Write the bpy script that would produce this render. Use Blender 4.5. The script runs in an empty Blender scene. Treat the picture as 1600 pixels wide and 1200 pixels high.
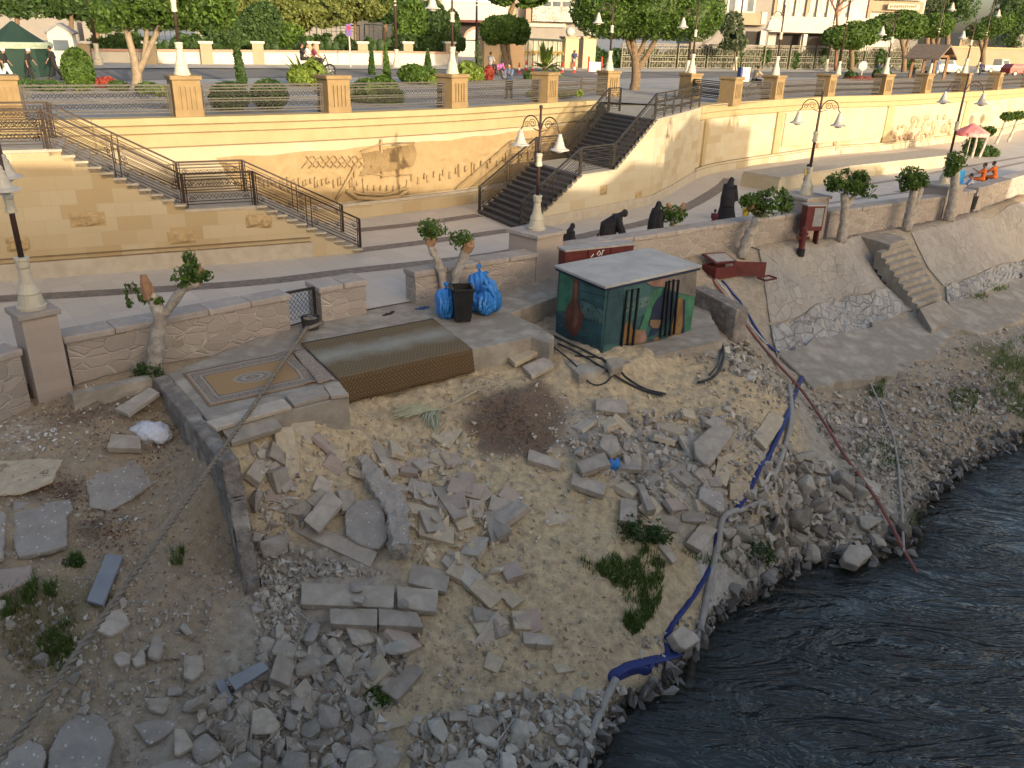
import bpy,bmesh,math,random
import numpy as np
from mathutils import Vector,Matrix,Euler
from mathutils import noise as mnoise
rad=math.radians
random.seed(7);rng=np.random.default_rng(7)
SC=bpy.context.scene
COL=SC.collection
# ---------------------------------------------------------------- camera (solved from the photo's vanishing points)
F=1268.0;CH=7.0
_n=np.array([-85.0,-2940.0,-F]);_n/=np.linalg.norm(_n)
_up=-_n;_fw=np.array([0,0,-1.0]);_Y=_fw-_up*_fw.dot(_up);_Y/=np.linalg.norm(_Y);_X=np.cross(_Y,_up)
CR=np.array([_X,_Y,_up])
def ray(px,py):return CR@np.array([px-800,600-py,-F])
def P(px,py,z=0.0):
 d=ray(px,py);t=(z-CH)/d[2];return Vector((d[0]*t,d[1]*t,z))
def PD(px,py,Y):
 d=ray(px,py);t=Y/d[1];return Vector((d[0]*t,Y,CH+d[2]*t))
def onplane(px,py,o,n):
 d=ray(px,py);c=np.array([0,0,CH]);n=np.array(n);t=((np.array(o)-c)@n)/(d@n)
 return Vector(c+d*t)
def proj(p):
 c=CR.T@np.array([p[0],p[1],p[2]-CH]);return 800+F*c[0]/-c[2],600-F*c[1]/-c[2]
def hz(base,ytop):
 lo,hi=base[2],base[2]+40
 for _ in range(40):
  m=(lo+hi)/2
  if proj((base[0],base[1],m))[1]>ytop:lo=m
  else:hi=m
 return lo
cam=bpy.data.cameras.new('camera');camo=bpy.data.objects.new('camera',cam);COL.objects.link(camo)
cam.sensor_width=36;cam.lens=36*F/1600;cam.clip_end=6000;cam.clip_start=0.05
camo.matrix_world=Matrix.Translation((0,0,CH))@Matrix([list(r) for r in CR]).to_4x4()
SC.camera=camo
# ---------------------------------------------------------------- materials
class NT:
 def __init__(s,name):
  s.m=bpy.data.materials.new(name);s.m.use_nodes=True;s.t=s.m.node_tree;s.t.nodes.clear()
  s.out=s.n('ShaderNodeOutputMaterial');s.b=s.n('ShaderNodeBsdfPrincipled');s.l(s.b.outputs[0],s.out.inputs[0])
 def n(s,k,**kw):
  x=s.t.nodes.new(k)
  for a,v in kw.items():setattr(x,a,v)
  return x
 def l(s,a,b):s.t.links.new(a,b)
 def coords(s,kind='Object',scale=(1,1,1)):
  if kind=='World':o=s.n('ShaderNodeNewGeometry').outputs['Position']
  else:o=s.n('ShaderNodeTexCoord').outputs[kind]
  mp=s.n('ShaderNodeMapping');mp.inputs['Scale'].default_value=scale;s.l(o,mp.inputs[0]);return mp.outputs[0]
 def noise(s,co,scale,detail=4,rough=.55,dist=0):
  x=s.n('ShaderNodeTexNoise');x.inputs['Scale'].default_value=scale;x.inputs['Detail'].default_value=detail
  x.inputs['Roughness'].default_value=rough;x.inputs['Distortion'].default_value=dist;s.l(co,x.inputs['Vector']);return x.outputs['Fac']
 def ramp(s,f,stops):
  x=s.n('ShaderNodeValToRGB');e=x.color_ramp.elements
  while len(e)<len(stops):e.new(.5)
  for k,(p,c) in enumerate(stops):
   e[k].position=p;e[k].color=(*c,1) if len(c)==3 else c
  s.l(f,x.inputs[0]);return x.outputs[0]
 def mix(s,f,a,b,mode='MIX'):
  x=s.n('ShaderNodeMix',data_type='RGBA',blend_type=mode)
  for v,i in((f,0),(a,6),(b,7)):
   if isinstance(v,(int,float)):x.inputs[i].default_value=v
   elif isinstance(v,tuple):x.inputs[i].default_value=(*v,1)
   else:s.l(v,x.inputs[i])
  return x.outputs[2]
 def math(s,op,a,b=0.0):
  x=s.n('ShaderNodeMath',operation=op)
  for v,i in((a,0),(b,1)):
   if isinstance(v,(int,float)):x.inputs[i].default_value=v
   else:s.l(v,x.inputs[i])
  return x.outputs[0]
 def bump(s,h,strength=.3,dist=.02,prev=None):
  x=s.n('ShaderNodeBump');x.inputs['Strength'].default_value=strength;x.inputs['Distance'].default_value=dist
  s.l(h,x.inputs['Height'])
  if prev:s.l(prev,x.inputs['Normal'])
  s.l(x.outputs[0],s.b.inputs['Normal']);return x.outputs[0]
 def col(s,c):
  if isinstance(c,tuple):s.b.inputs['Base Color'].default_value=(*c,1)
  else:s.l(c,s.b.inputs['Base Color'])
 def rough(s,r):s.b.inputs['Roughness'].default_value=r
def hsvrand(t,c,v=.25,h=.0):
 oi=t.n('ShaderNodeObjectInfo');x=t.n('ShaderNodeHueSaturation')
 mr=t.n('ShaderNodeMapRange');mr.inputs[3].default_value=1-v;mr.inputs[4].default_value=1+v
 t.l(oi.outputs['Random'],mr.inputs[0]);t.l(mr.outputs[0],x.inputs['Value']);t.l(c,x.inputs['Color']);return x.outputs[0]
_mats={}
def simple(name,c1,c2=None,scale=6,rough=.8,bump=.15,bscale=40,metal=0,kind='Object',rand=0,c3=None,spec=.3,bdist=.01):
 """two or three tone noisy surface with a fine bump"""
 if name in _mats:return _mats[name]
 t=NT(name);co=t.coords(kind)
 c2=c2 or tuple(x*.7 for x in c1)
 f=t.noise(co,scale,5,.6)
 st=[(.35,c1),(.65,c2)] if not c3 else[(.3,c1),(.5,c2),(.72,c3)]
 c=t.ramp(f,st)
 if rand:c=hsvrand(t,c,rand)
 t.col(c);t.rough(rough);t.b.inputs['Metallic'].default_value=metal
 t.b.inputs['Specular IOR Level'].default_value=spec
 if bump:t.bump(t.noise(co,bscale,4),bump,bdist)
 _mats[name]=t.m;return t.m
def m_ashlar(name,cols,bw,bh,mortar,var=.5,rot=0):
 t=NT(name);co=t.coords('UV')
 br=t.n('ShaderNodeTexBrick');br.inputs['Scale'].default_value=1;br.inputs['Brick Width'].default_value=bw;br.inputs['Row Height'].default_value=bh
 br.inputs['Mortar Size'].default_value=.006;br.inputs['Mortar Smooth'].default_value=.3;br.inputs['Color1'].default_value=(0,0,0,1);br.inputs['Color2'].default_value=(1,1,1,1)
 br.inputs['Mortar'].default_value=(.5,.5,.5,1);t.l(co,br.inputs['Vector'])
 c=t.ramp(br.outputs['Color'],[(i/(len(cols)-1),k) for i,k in enumerate(cols)])
 n1=t.noise(co,1.3,5,.6);c=t.mix(t.math('MULTIPLY',n1,var),c,tuple(x*.78 for x in cols[0]))
 n2=t.noise(t.coords('UV',(6,.5,1)),1.5,4);c=t.mix(t.math('MULTIPLY',t.math('GREATER_THAN',n2,.62),.12),c,(.25,.19,.12))
 c=t.mix(t.math('MULTIPLY',br.outputs['Fac'],.55),c,mortar)
 t.col(c);t.rough(.85);b=t.bump(t.math('SUBTRACT',t.noise(co,14,5),t.math('MULTIPLY',br.outputs['Fac'],1.2)),.25,.012)
 return t.m
def m_rubble_masonry(name,cols,scale,mortar,mw=.06,stretch=(1,1.6,1),kind='UV',bump=.7,bd=.03):
 t=NT(name);co=t.coords(kind,stretch)
 nz=t.n('ShaderNodeTexNoise');nz.inputs['Scale'].default_value=2.2;t.l(co,nz.inputs['Vector'])
 cd=t.mix(.10,co,nz.outputs['Color'])
 v=t.n('ShaderNodeTexVoronoi',feature='DISTANCE_TO_EDGE');v.inputs['Scale'].default_value=scale;t.l(cd,v.inputs['Vector']);v.inputs['Randomness'].default_value=.85
 v2=t.n('ShaderNodeTexVoronoi');v2.inputs['Scale'].default_value=scale;t.l(cd,v2.inputs['Vector']);v2.inputs['Randomness'].default_value=.85
 sp=t.n('ShaderNodeSeparateColor');t.l(v2.outputs['Color'],sp.inputs[0])
 c=t.ramp(sp.outputs[0],[(i/(len(cols)-1),k) for i,k in enumerate(cols)])
 n1=t.noise(co,9,6,.65);c=t.mix(t.math('MULTIPLY',n1,.45),c,tuple(x*.55 for x in cols[0]))
 e=t.ramp(v.outputs['Distance'],[(mw*.5,(0,0,0)),(mw*1.3,(1,1,1))])
 inv=t.math('SUBTRACT',1.0,e)
 patch=t.ramp(t.noise(co,1.1,3),[(.38,(.25,.25,.25)),(.6,(1,1,1))])
 c=t.mix(t.math('MULTIPLY',inv,patch),c,mortar)
 big=t.noise(co,.6,4,.6);c=t.mix(t.math('MULTIPLY',t.math('GREATER_THAN',big,.58),.25),c,(.2,.17,.14))
 t.col(c);t.rough(.9)
 t.bump(t.math('ADD',t.math('MULTIPLY',e,1.0),t.math('MULTIPLY',n1,.7)),bump,bd);return t.m
def m_foliage(name,c1,c2,trans=.25):
 t=NT(name);at=t.n('ShaderNodeAttribute',attribute_name='tone')
 c=t.ramp(at.outputs['Fac'],[(0,c1),(1,c2)])
 oi=t.n('ShaderNodeObjectInfo')
 t.col(c);t.rough(.55);t.b.inputs['Specular IOR Level'].default_value=.3
 tr=t.n('ShaderNodeBsdfTranslucent');c2_=t.mix(.5,c,(.25,.4,.05));t.l(c2_,tr.inputs[0])
 mx=t.n('ShaderNodeMixShader');mx.inputs[0].default_value=trans;t.l(t.b.outputs[0],mx.inputs[1]);t.l(tr.outputs[0],mx.inputs[2]);t.l(mx.outputs[0],t.out.inputs[0])
 return t.m
 # ---------------------------------------------------------------- mesh builder
class MB:
 def __init__(s):s.v=[];s.f=[];s.mi=[];s.uv={};s.m=0
 def face(s,idx,uv=None):
  if uv:s.uv[len(s.f)]=uv
  s.f.append(tuple(idx));s.mi.append(s.m)
 def add(s,vs):k=len(s.v);s.v.extend([tuple(v) for v in vs]);return k
 def poly(s,pts,uv=None):k=s.add(pts);s.face(range(k,k+len(pts)),uv);return s
 def box(s,c,d,rz=0,tilt=None,taper=1.0):
  M=Matrix.Rotation(rz,3,'Z') if tilt is None else tilt
  hx,hy,hz_=d[0]/2,d[1]/2,d[2]/2;c=Vector(c);vs=[]
  for z in(-1,1):
   k=taper if z>0 else 1
   for x,y in((-1,-1),(1,-1),(1,1),(-1,1)):vs.append(c+M@Vector((x*hx*k,y*hy*k,z*hz_)))
  k=s.add(vs)
  for q in((3,2,1,0),(4,5,6,7),(0,1,5,4),(1,2,6,5),(2,3,7,6),(3,0,4,7)):s.face([k+i for i in q])
  return s
 def prism(s,pts,z0,z1):
  """pts: plan polygon; z0/z1 numbers or lists"""
  n=len(pts);A=[(p[0],p[1],z0[i] if isinstance(z0,(list,tuple)) else z0) for i,p in enumerate(pts)]
  B=[(p[0],p[1],z1[i] if isinstance(z1,(list,tuple)) else z1) for i,p in enumerate(pts)]
  return s.loft2(A,B)
 def loft2(s,A,B):
  n=len(A);k=s.add(A);j=s.add(B)
  ar=sum((A[i][0]*A[(i+1)%n][1]-A[(i+1)%n][0]*A[i][1]) for i in range(n))
  if ar>0:
   s.face([k+i for i in range(n)][::-1]);s.face([j+i for i in range(n)])
   for i in range(n):s.face((k+i,k+(i+1)%n,j+(i+1)%n,j+i))
  else:
   s.face([k+i for i in range(n)]);s.face([j+i for i in range(n)][::-1])
   for i in range(n):s.face((k+(i+1)%n,k+i,j+i,j+(i+1)%n))
  return s
 def tube(s,pts,r,seg=6,caps=True,flat=1.0):
  pts=[Vector(p) for p in pts];n=len(pts);rs=r if isinstance(r,(list,tuple)) else[r]*n;rings=[]
  pu=None
  for i,p in enumerate(pts):
   d=(pts[min(i+1,n-1)]-pts[max(i-1,0)])
   d=d.normalized() if d.length>1e-9 else Vector((0,0,1))
   if pu is None:
    u=d.cross(Vector((0,0,1)))
    if u.length<.15:u=d.cross(Vector((0,1,0)))
   else:u=pu-d*pu.dot(d)
   if u.length<1e-6:u=d.orthogonal()
   u.normalize();pu=u;w=d.cross(u)
   rings.append(s.add([p+u*(math.cos(a)*rs[i])+w*(math.sin(a)*rs[i]*flat) for a in[2*math.pi*q/seg for q in range(seg)]]))
  for a,b in zip(rings,rings[1:]):
   for q in range(seg):s.face((a+q,a+(q+1)%seg,b+(q+1)%seg,b+q))
  if caps:
   s.face([rings[0]+q for q in range(seg)][::-1]);s.face([rings[-1]+q for q in range(seg)])
  return s
 def bar(s,a,b,w,h=None,up=(0,0,1)):
  a=Vector(a);b=Vector(b);d=b-a;L=d.length
  if L<1e-6:return s
  d.normalize();u=Vector(up);x=d.cross(u)
  if x.length<1e-4:x=d.orthogonal()
  x.normalize();z=x.cross(d);h=h or w
  q=[x*(w/2)+z*(h/2),-x*(w/2)+z*(h/2),-x*(w/2)-z*(h/2),x*(w/2)-z*(h/2)]
  k=s.add([a+t for t in q]);j=s.add([b+t for t in q])
  for i in range(4):s.face((k+i,j+i,j+(i+1)%4,k+(i+1)%4))
  s.face([k+3,k+2,k+1,k]);s.face([j,j+1,j+2,j+3]);return s
 def lathe(s,prof,c=(0,0,0),seg=16,M=None):
  c=Vector(c);rings=[]
  for r,z in prof:
   vs=[Vector((max(r,1e-4)*math.cos(2*math.pi*q/seg),max(r,1e-4)*math.sin(2*math.pi*q/seg),z)) for q in range(seg)]
   rings.append(s.add([c+(M@v if M else v) for v in vs]))
  for a,b in zip(rings,rings[1:]):
   for q in range(seg):s.face((a+q,a+(q+1)%seg,b+(q+1)%seg,b+q))
  s.face([rings[0]+q for q in range(seg)][::-1]);s.face([rings[-1]+q for q in range(seg)]);return s
 def ball(s,c,r,seg=10,rings=6,M=None):
  rr=r if isinstance(r,(tuple,list)) else(r,r,r);c=Vector(c);ks=[]
  for i in range(1,rings):
   t=math.pi*i/rings
   vs=[Vector((rr[0]*math.sin(t)*math.cos(2*math.pi*q/seg),rr[1]*math.sin(t)*math.sin(2*math.pi*q/seg),-rr[2]*math.cos(t))) for q in range(seg)]
   ks.append(s.add([c+(M@v if M else v) for v in vs]))
  lo=Vector((0,0,-rr[2]));hi=Vector((0,0,rr[2]));a=s.add([c+(M@lo if M else lo)]);b=s.add([c+(M@hi if M else hi)])
  for q in range(seg):
   s.face((a,ks[0]+(q+1)%seg,ks[0]+q));s.face((b,ks[-1]+q,ks[-1]+(q+1)%seg))
  for x,y in zip(ks,ks[1:]):
   for q in range(seg):s.face((x+q,x+(q+1)%seg,y+(q+1)%seg,y+q))
  return s
 def mesh(s,name,mats,origin=(0,0,0),smooth=False):
  me=bpy.data.meshes.new(name);o=Vector(origin)
  me.from_pydata([tuple(Vector(v)-o) for v in s.v],[],s.f)
  for m in(mats if isinstance(mats,(list,tuple)) else[mats]):me.materials.append(m)
  me.polygons.foreach_set('material_index',s.mi)
  if smooth:me.polygons.foreach_set('use_smooth',[True]*len(s.f))
  if s.uv:
   ul=me.uv_layers.new(name='uv')
   for p in me.polygons:
    if p.index in s.uv:
     for li,q in zip(p.loop_indices,s.uv[p.index]):ul.data[li].uv=q
  me.update();return me
 def build(s,name,mats,parent=None,loc=None,smooth=False,bevel=0,seg=1):
  """one mesh object; vertices are given in world space unless parented (then in the parent's space)"""
  o=bpy.data.objects.new(name,s.mesh(name,mats,loc or(0,0,0),smooth));COL.objects.link(o)
  if parent:o.parent=parent
  if loc is not None:o.location=loc
  if bevel:
   b=o.modifiers.new('bevel','BEVEL');b.width=bevel;b.segments=seg;b.limit_method='ANGLE';b.angle_limit=rad(40)
  return o
def tag(o,label=None,cat=None,group=None,kind=None):
 if label:o['label']=label
 if cat:o['category']=cat
 if group:o['group']=group
 if kind:o['kind']=kind
 return o
def thing(name,label,cat,loc=(0,0,0),rz=0,group=None):
 o=bpy.data.objects.new(name,None);o.empty_display_size=.1;COL.objects.link(o);o.location=loc;o.rotation_euler=(0,0,rz)
 return tag(o,label,cat,group)
_dtex={}
def roughen(o,amt=.04,size=.25,levels=3):
 """worn, uneven surface: real displacement"""
 if size not in _dtex:x=bpy.data.textures.new('wear','CLOUDS');x.noise_scale=size;x.noise_depth=4;_dtex[size]=x
 if levels<0:s_=o.modifiers.new('finer','REMESH');s_.mode='VOXEL';s_.voxel_size=-levels
 else:s_=o.modifiers.new('finer','SUBSURF');s_.subdivision_type='SIMPLE';s_.levels=s_.render_levels=levels
 d=o.modifiers.new('wear','DISPLACE');d.texture=_dtex[size];d.strength=amt;d.mid_level=.5;d.texture_coords='GLOBAL';return o
def struct(o):return tag(o,kind='structure')
def copy_tree(o,parent=None):
 c=o.copy();COL.objects.link(c);c.parent=parent
 for ch in list(o.children):copy_tree(ch,c)
 return c
def spread(pts,step):
 """resample a polyline"""
 pts=[Vector(p) for p in pts];out=[]
 for a,b in zip(pts,pts[1:]):
  n=max(1,int((b-a).length/step))
  out+=[a.lerp(b,i/n) for i in range(n)]
 return out+[pts[-1]]
def smooth_line(pts,n=8):
 """Catmull-Rom through pts"""
 P_=[Vector(p) for p in pts];P_=[2*P_[0]-P_[1]]+P_+[2*P_[-1]-P_[-2]];out=[]
 for i in range(1,len(P_)-2):
  a,b,c,d=P_[i-1:i+3]
  for k in range(n):
   t=k/n;out.append(.5*((2*b)+(c-a)*t+(2*a-5*b+4*c-d)*t*t+(3*b-a-3*c+d)*t**3))
 return out+[P_[-2]]
 # ================================================================ SETTING
WZ=-4.0
# ---- lines of the place, in metres (z = 0 is the promenade)
UPL=[(-40,9),(-28,19)]+[tuple(P(x,y,4.05)[:2]) for x,y in((40,188),(160,186),(280,183),(400,180),(510,177),(620,173),(715,169),(800,164),(860,160))]
UPL+=[(3.9,44.6),(9.7,45.4)]+[tuple(P(x,y,3.8)[:2]) for x,y in((1160,160),(1215,155),(1305,150),(1390,148),(1460,145),(1510,143),(1560,140),(1600,137))]+[(62,97),(95,130)]
UPL=[Vector((a,b,0)) for a,b in UPL]
def sstep(a,b,x):t=min(1,max(0,(x-a)/(b-a)));return t*t*(3-2*t)
_A=np.array([[p.x,p.y] for p in UPL]);_B=_A[1:];_A0=_A[:-1]
def dist_wall(x,y):
 p=np.array([x,y]);d=_B-_A0;t=np.clip(((p-_A0)*d).sum(1)/(d*d).sum(1),0,1)
 return float(np.min(np.hypot(*(p-(_A0+d*t[:,None])).T)))
def z_terr(x):return 4.05-.25*sstep(1.0,8.0,x)
def zU(x,y):return z_terr(x)-.06+.55*sstep(8,48,dist_wall(x,y))
def PU(px,py):
 z=4.0
 for _ in range(25):
  p=P(px,py,z);z=.5*z+.5*zU(p.x,p.y)
 return Vector((p.x,p.y,zU(p.x,p.y)))
 # ---- materials of the setting
M_tile=NT('promenade_tiles');_t=M_tile
co=_t.coords('World',(1,1,1));mp=_t.n('ShaderNodeMapping');mp.inputs['Rotation'].default_value=(0,0,rad(-38));_t.l(co,mp.inputs[0])
br=_t.n('ShaderNodeTexBrick');br.inputs['Scale'].default_value=1;br.inputs['Brick Width'].default_value=.8;br.inputs['Row Height'].default_value=.8;br.inputs['Mortar Size'].default_value=.006
br.inputs['Color1'].default_value=(.52,.465,.405,1);br.inputs['Color2'].default_value=(.45,.40,.345,1);br.inputs['Mortar'].default_value=(.33,.29,.25,1);br.offset=0;_t.l(mp.outputs[0],br.inputs['Vector'])
c=_t.mix(_t.math('MULTIPLY',_t.noise(co,.5,6,.65),.5),br.outputs['Color'],(.36,.325,.285));_t.col(c);_t.rough(.55);_t.bump(_t.noise(co,20,3),.05,.01);M_tile=_t.m
def band_mat(name,c1,c2):
 t=NT(name);co=t.coords('World');v=t.n('ShaderNodeTexVoronoi');v.inputs['Scale'].default_value=9;t.l(co,v.inputs['Vector'])
 sp=t.n('ShaderNodeSeparateColor');t.l(v.outputs['Color'],sp.inputs[0]);f=t.mix(.5,sp.outputs[0],t.noise(co,1.2,4))
 t.col(t.ramp(f,[(.25,c1),(.75,c2)]));t.rough(.7);return t.m
M_band=band_mat('dark_cobble_band',(.115,.095,.085),(.20,.165,.14));M_band2=band_mat('brown_cobble_band',(.20,.155,.12),(.30,.24,.19))
M_asph=simple('asphalt',(0.123,0.117,0.111),(0.154,0.144,0.135),.7,.9,.2,30,kind='World')
M_terr=NT('terrace_paving');_t=M_terr;co=_t.coords('World');mp=_t.n('ShaderNodeMapping');mp.inputs['Rotation'].default_value=(0,0,rad(45));_t.l(co,mp.inputs[0])
br=_t.n('ShaderNodeTexBrick');br.offset=0;br.inputs['Scale'].default_value=1;br.inputs['Brick Width'].default_value=3.2;br.inputs['Row Height'].default_value=3.2;br.inputs['Mortar Size'].default_value=.16
br.inputs['Color1'].default_value=(.24,.225,.21,1);br.inputs['Color2'].default_value=(.215,.20,.19,1);br.inputs['Mortar'].default_value=(.31,.285,.255,1);_t.l(mp.outputs[0],br.inputs['Vector'])
_t.col(_t.mix(_t.math('MULTIPLY',_t.noise(co,.8,5),.4),br.outputs['Color'],(.30,.27,.24)));_t.rough(.7);M_terr=_t.m
SAND=[(.66,.53,.32),(.60,.46,.26),(.70,.58,.38),(.63,.50,.30),(.57,.43,.24)]
M_ash=m_ashlar('sandstone_ashlar',[(0.363,0.284,0.17),(0.399,0.333,0.218),(0.381,0.302,0.181),(0.314,0.223,0.109),(0.393,0.314,0.193)],.95,.42,(0.254,0.2,0.121))
M_ash2=m_ashlar('pale_ashlar',[(0.399,0.344,0.242),(0.423,0.375,0.278),(0.405,0.344,0.236),(0.339,0.266,0.157),(0.423,0.369,0.266)],.95,.42,(0.302,0.248,0.163))
M_plas=simple('cream_plaster',(0.399,0.336,0.236),(0.363,0.297,0.197),.8,.85,.15,25,kind='World')
M_fasc=simple('fascia_stone',(0.343,0.27,0.151),(0.312,0.239,0.125),1.5,.8,.12,30,kind='World')
M_relief=simple('relief_stone',(0.302,0.218,0.115),(0.26,0.181,0.091),2.5,.9,.6,18,kind='World',bdist=.03)
M_dkrel=simple('weathered_relief',(.40,.28,.18),(.30,.21,.14),5,.9,.4,20)
M_rough=simple('rough_faced_stone',(0.374,0.274,0.144),(0.288,0.202,0.101),7,.9,.9,9,bdist=.06)
M_bas=simple('dark_basalt_step',(.045,.045,.05),(.07,.07,.075),5,.6,.15,60,kind='World')
M_lst=simple('limestone_step',(0.375,0.33,0.262),(0.315,0.27,0.21),3,.8,.15,40,kind='World')
M_conc=simple('grey_concrete',(0.416,0.361,0.292),(0.262,0.224,0.180),1.1,.9,.45,26,kind='World',c3=(0.436,0.390,0.318),bdist=.012)
# ---- street level ground: one sheet from the top of the retaining wall to the horizon
offs=[0,1,2.5,4,6,8,11,15,20,26,34,42,52,70,100,160,300,700,2500]
mb=MB();base=spread(UPL,6);base=[Vector((-700,-380,0)),Vector((-120,-40,0))]+base+[Vector((300,290,0)),Vector((1500,1250,0))]
rows=[]
for o in offs:
 vs=[]
 for p in base:
  q=p+Vector((-.38,.925,0))*(o+.03);vs.append((q.x,q.y,zU(q.x,q.y) if o<500 else 4.3))
 rows.append(mb.add(vs))
for a,b in zip(rows,rows[1:]):
 for i in range(len(base)-1):mb.face((a+i,a+i+1,b+i+1,b+i))
struct(mb.build('ground',M_terr))
def strip(name,near,far,mat,dz,n=24):
 near=smooth_line([PU(*q) for q in near],n);far=smooth_line([PU(*q) for q in far],n);m_=MB();k=min(len(near),len(far))
 R=[]
 for j in range(7):
  f=j/6;R.append(m_.add([(p.x,p.y,zU(p.x,p.y)+dz) for p in(near[i].lerp(far[i],f) for i in range(k))]))
 for a,b in zip(R,R[1:]):
  for i in range(k-1):m_.face((a+i,a+i+1,b+i+1,b+i))
 return struct(m_.build(name,mat))
strip('road',[(-150,142),(150,128),(500,121),(800,119),(1200,121),(1600,124),(1800,126)],[(-150,116),(150,109),(500,109),(800,110),(1200,113.5),(1600,116.5),(1800,118)],M_asph,.02)
M_kerb=simple('pale_kerb',(0.381,0.357,0.307),(0.332,0.307,0.265),1,.8,.1,kind='World')
strip('pavement',[(-150,115.5),(150,108.5),(500,108.5),(800,109.5),(1200,113),(1600,116),(1800,117.5)],[(-150,106),(150,99),(500,102),(800,104),(1200,107),(1600,111.5),(1800,113)],M_kerb,.06)
# ---- promenade
mb=MB();PAR=[Vector(p) for p in[(-40,-17),(-24,0)]+[tuple(P(x,y,0)[:2]) for x,y in((0,616),(115,588),(240,563),(460,512),(500,500),(575,488),(650,474),(845,438),(870,430),(1040,393),(1180,368),(1300,366),(1420,347),(1520,326),(1600,298))]+[(40,60),(70,95)]]
PAR=[Vector((p[0],p[1],0)) for p in PAR]
inner=[p+Vector((-.1,.25,0)) for p in PAR]
k=mb.add([(p.x,p.y,0) for p in inner]);j=mb.add([(p.x-30*.55,p.y+30*.8,0) for p in inner])
for i in range(len(inner)-1):mb.face((k+i,k+i+1,j+i+1,j+i))
struct(mb.build('promenade_pavement',M_tile))
def band(name,pts,w,mat):
 c_=smooth_line([P(x,y,.005) for x,y in pts],10);m_=MB();L=[];
 for i,p in enumerate(c_):
  d=(c_[min(i+1,len(c_)-1)]-c_[max(i-1,0)]).normalized();nrm=Vector((-d.y,d.x,0));L.append((p+nrm*w/2,p-nrm*w/2))
 k=m_.add([x for q in L for x in q])
 for i in range(len(L)-1):m_.face((k+2*i+1,k+2*i+3,k+2*i+2,k+2*i))
 return struct(m_.build(name,mat))
band('paving_band',[(-160,480),(0,467),(200,455),(400,441),(560,422),(690,408),(800,393),(932,364),(1017,345),(1082,319),(1125,293),(1140,279)],.66,M_band)
band('paving_band',[(560,391),(680,376),(800,359),(830,354)],.62,M_band)
band('paving_band',[(556,360),(650,350),(748,336)],.62,M_band)
band('paving_band',[(1290,298),(1400,281),(1500,262),(1640,238)],.35,M_band2)
band('paving_band',[(1400,300),(1470,287),(1560,262),(1640,246)],.35,M_band2)
band('paving_band',[(1230,330),(1330,312),(1420,300)],.3,M_band2)
# ---- retaining wall of the upper street
def wall_mesh(line,z0,z1,th,m_,u0=0.0,cap=False):
 """vertical wall along a plan line, front face towards the river; z0, z1 numbers or lists"""
 u=u0;line=[Vector((p[0],p[1],0)) for p in line];n=len(line)
 g=lambda z,i:z[i] if isinstance(z,(list,tuple)) else z
 nr=[]
 for i in range(n):
  d=(line[min(i+1,n-1)]-line[max(i-1,0)]).normalized();nr.append(Vector((-d.y,d.x,0))*th)
 for i in range(n-1):
  a,b=line[i],line[i+1];L=(b-a).length;a0,a1,b0,b1=g(z0,i),g(z1,i),g(z0,i+1),g(z1,i+1)
  m_.poly([(a.x,a.y,a0),(b.x,b.y,b0),(b.x,b.y,b1),(a.x,a.y,a1)],[(u,a0),(u+L,b0),(u+L,b1),(u,a1)])
  a2,b2=a+nr[i],b+nr[i+1]
  m_.poly([(a.x,a.y,a1),(b.x,b.y,b1),(b2.x,b2.y,b1),(a2.x,a2.y,a1)],[(u,0),(u+L,0),(u+L,th),(u,th)])
  m_.poly([(b2.x,b2.y,b0),(a2.x,a2.y,a0),(a2.x,a2.y,a1),(b2.x,b2.y,b1)],[(u+L,b0),(u,a0),(u,a1),(u+L,b1)])
  u+=L
 for i,s_ in((0,1),(n-1,-1)):
  a=line[i];a2=a+nr[i];q=[(a2.x,a2.y,g(z0,i)),(a.x,a.y,g(z0,i)),(a.x,a.y,g(z1,i)),(a2.x,a2.y,g(z1,i))];w=[(-th,g(z0,i)),(0,g(z0,i)),(0,g(z1,i)),(-th,g(z1,i))]
  m_.poly(q if s_>0 else q[::-1],w if s_>0 else w[::-1])
 return u
def offs_line(line,d):
 line=[Vector((p[0],p[1],0)) for p in line];out=[]
 for i in range(len(line)):
  t=(line[min(i+1,len(line)-1)]-line[max(i-1,0)]).normalized();out.append(line[i]+Vector((-t.y,t.x,0))*d)
 return out
ws=smooth_line(UPL[0:12],4)
LW=thing('retaining_wall','long cream retaining wall with carved boat relief, between the two stairs','wall',tuple(ws[0]))
def inparent(o,par):o.parent=par;o.matrix_parent_inverse=Matrix.Translation(par.location).inverted();return o
mb=MB();wall_mesh(ws,-.3,[z_terr(p.x)-.95 for p in ws],.6,mb);inparent(mb.build('wall',M_plas),LW)
for nm,z0,z1,d in(('fascia',-.95,-.50,-.05),('fascia',-.497,-.22,-.09),('coping',-.217,0,-.16)):
 mb=MB();L=offs_line(ws,d);wall_mesh(L,[z_terr(p.x)+z0 for p in L],[z_terr(p.x)+z1 for p in L],.6-d,mb);inparent(mb.build(nm,M_fasc),LW)
M_groove_shade=simple('painted_groove_shade',(.20,.14,.075),(.15,.10,.055),3,.9,0,kind='World')  # dark strips: shade lines of the mouldings painted in as colour
for z0,z1,d in((-.535,-.475,-.095),(-.25,-.195,-.165),(-1.0,-.945,-.056)):mb=MB();L=offs_line(ws,d);wall_mesh(L,[z_terr(p.x)+z0 for p in L],[z_terr(p.x)+z0+.028 for p in L],.05,mb);inparent(mb.build('groove_shade',M_groove_shade),LW)
mb=MB();L=offs_line(ws,-.32);wall_mesh(L,-.2,.5,.3,mb);inparent(mb.build('plinth',M_ash),LW)
mb=MB();L=offs_line(ws,-.22);wall_mesh(L,.5,.62,.2,mb);inparent(mb.build('plinth_moulding',M_lst),LW)
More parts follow.
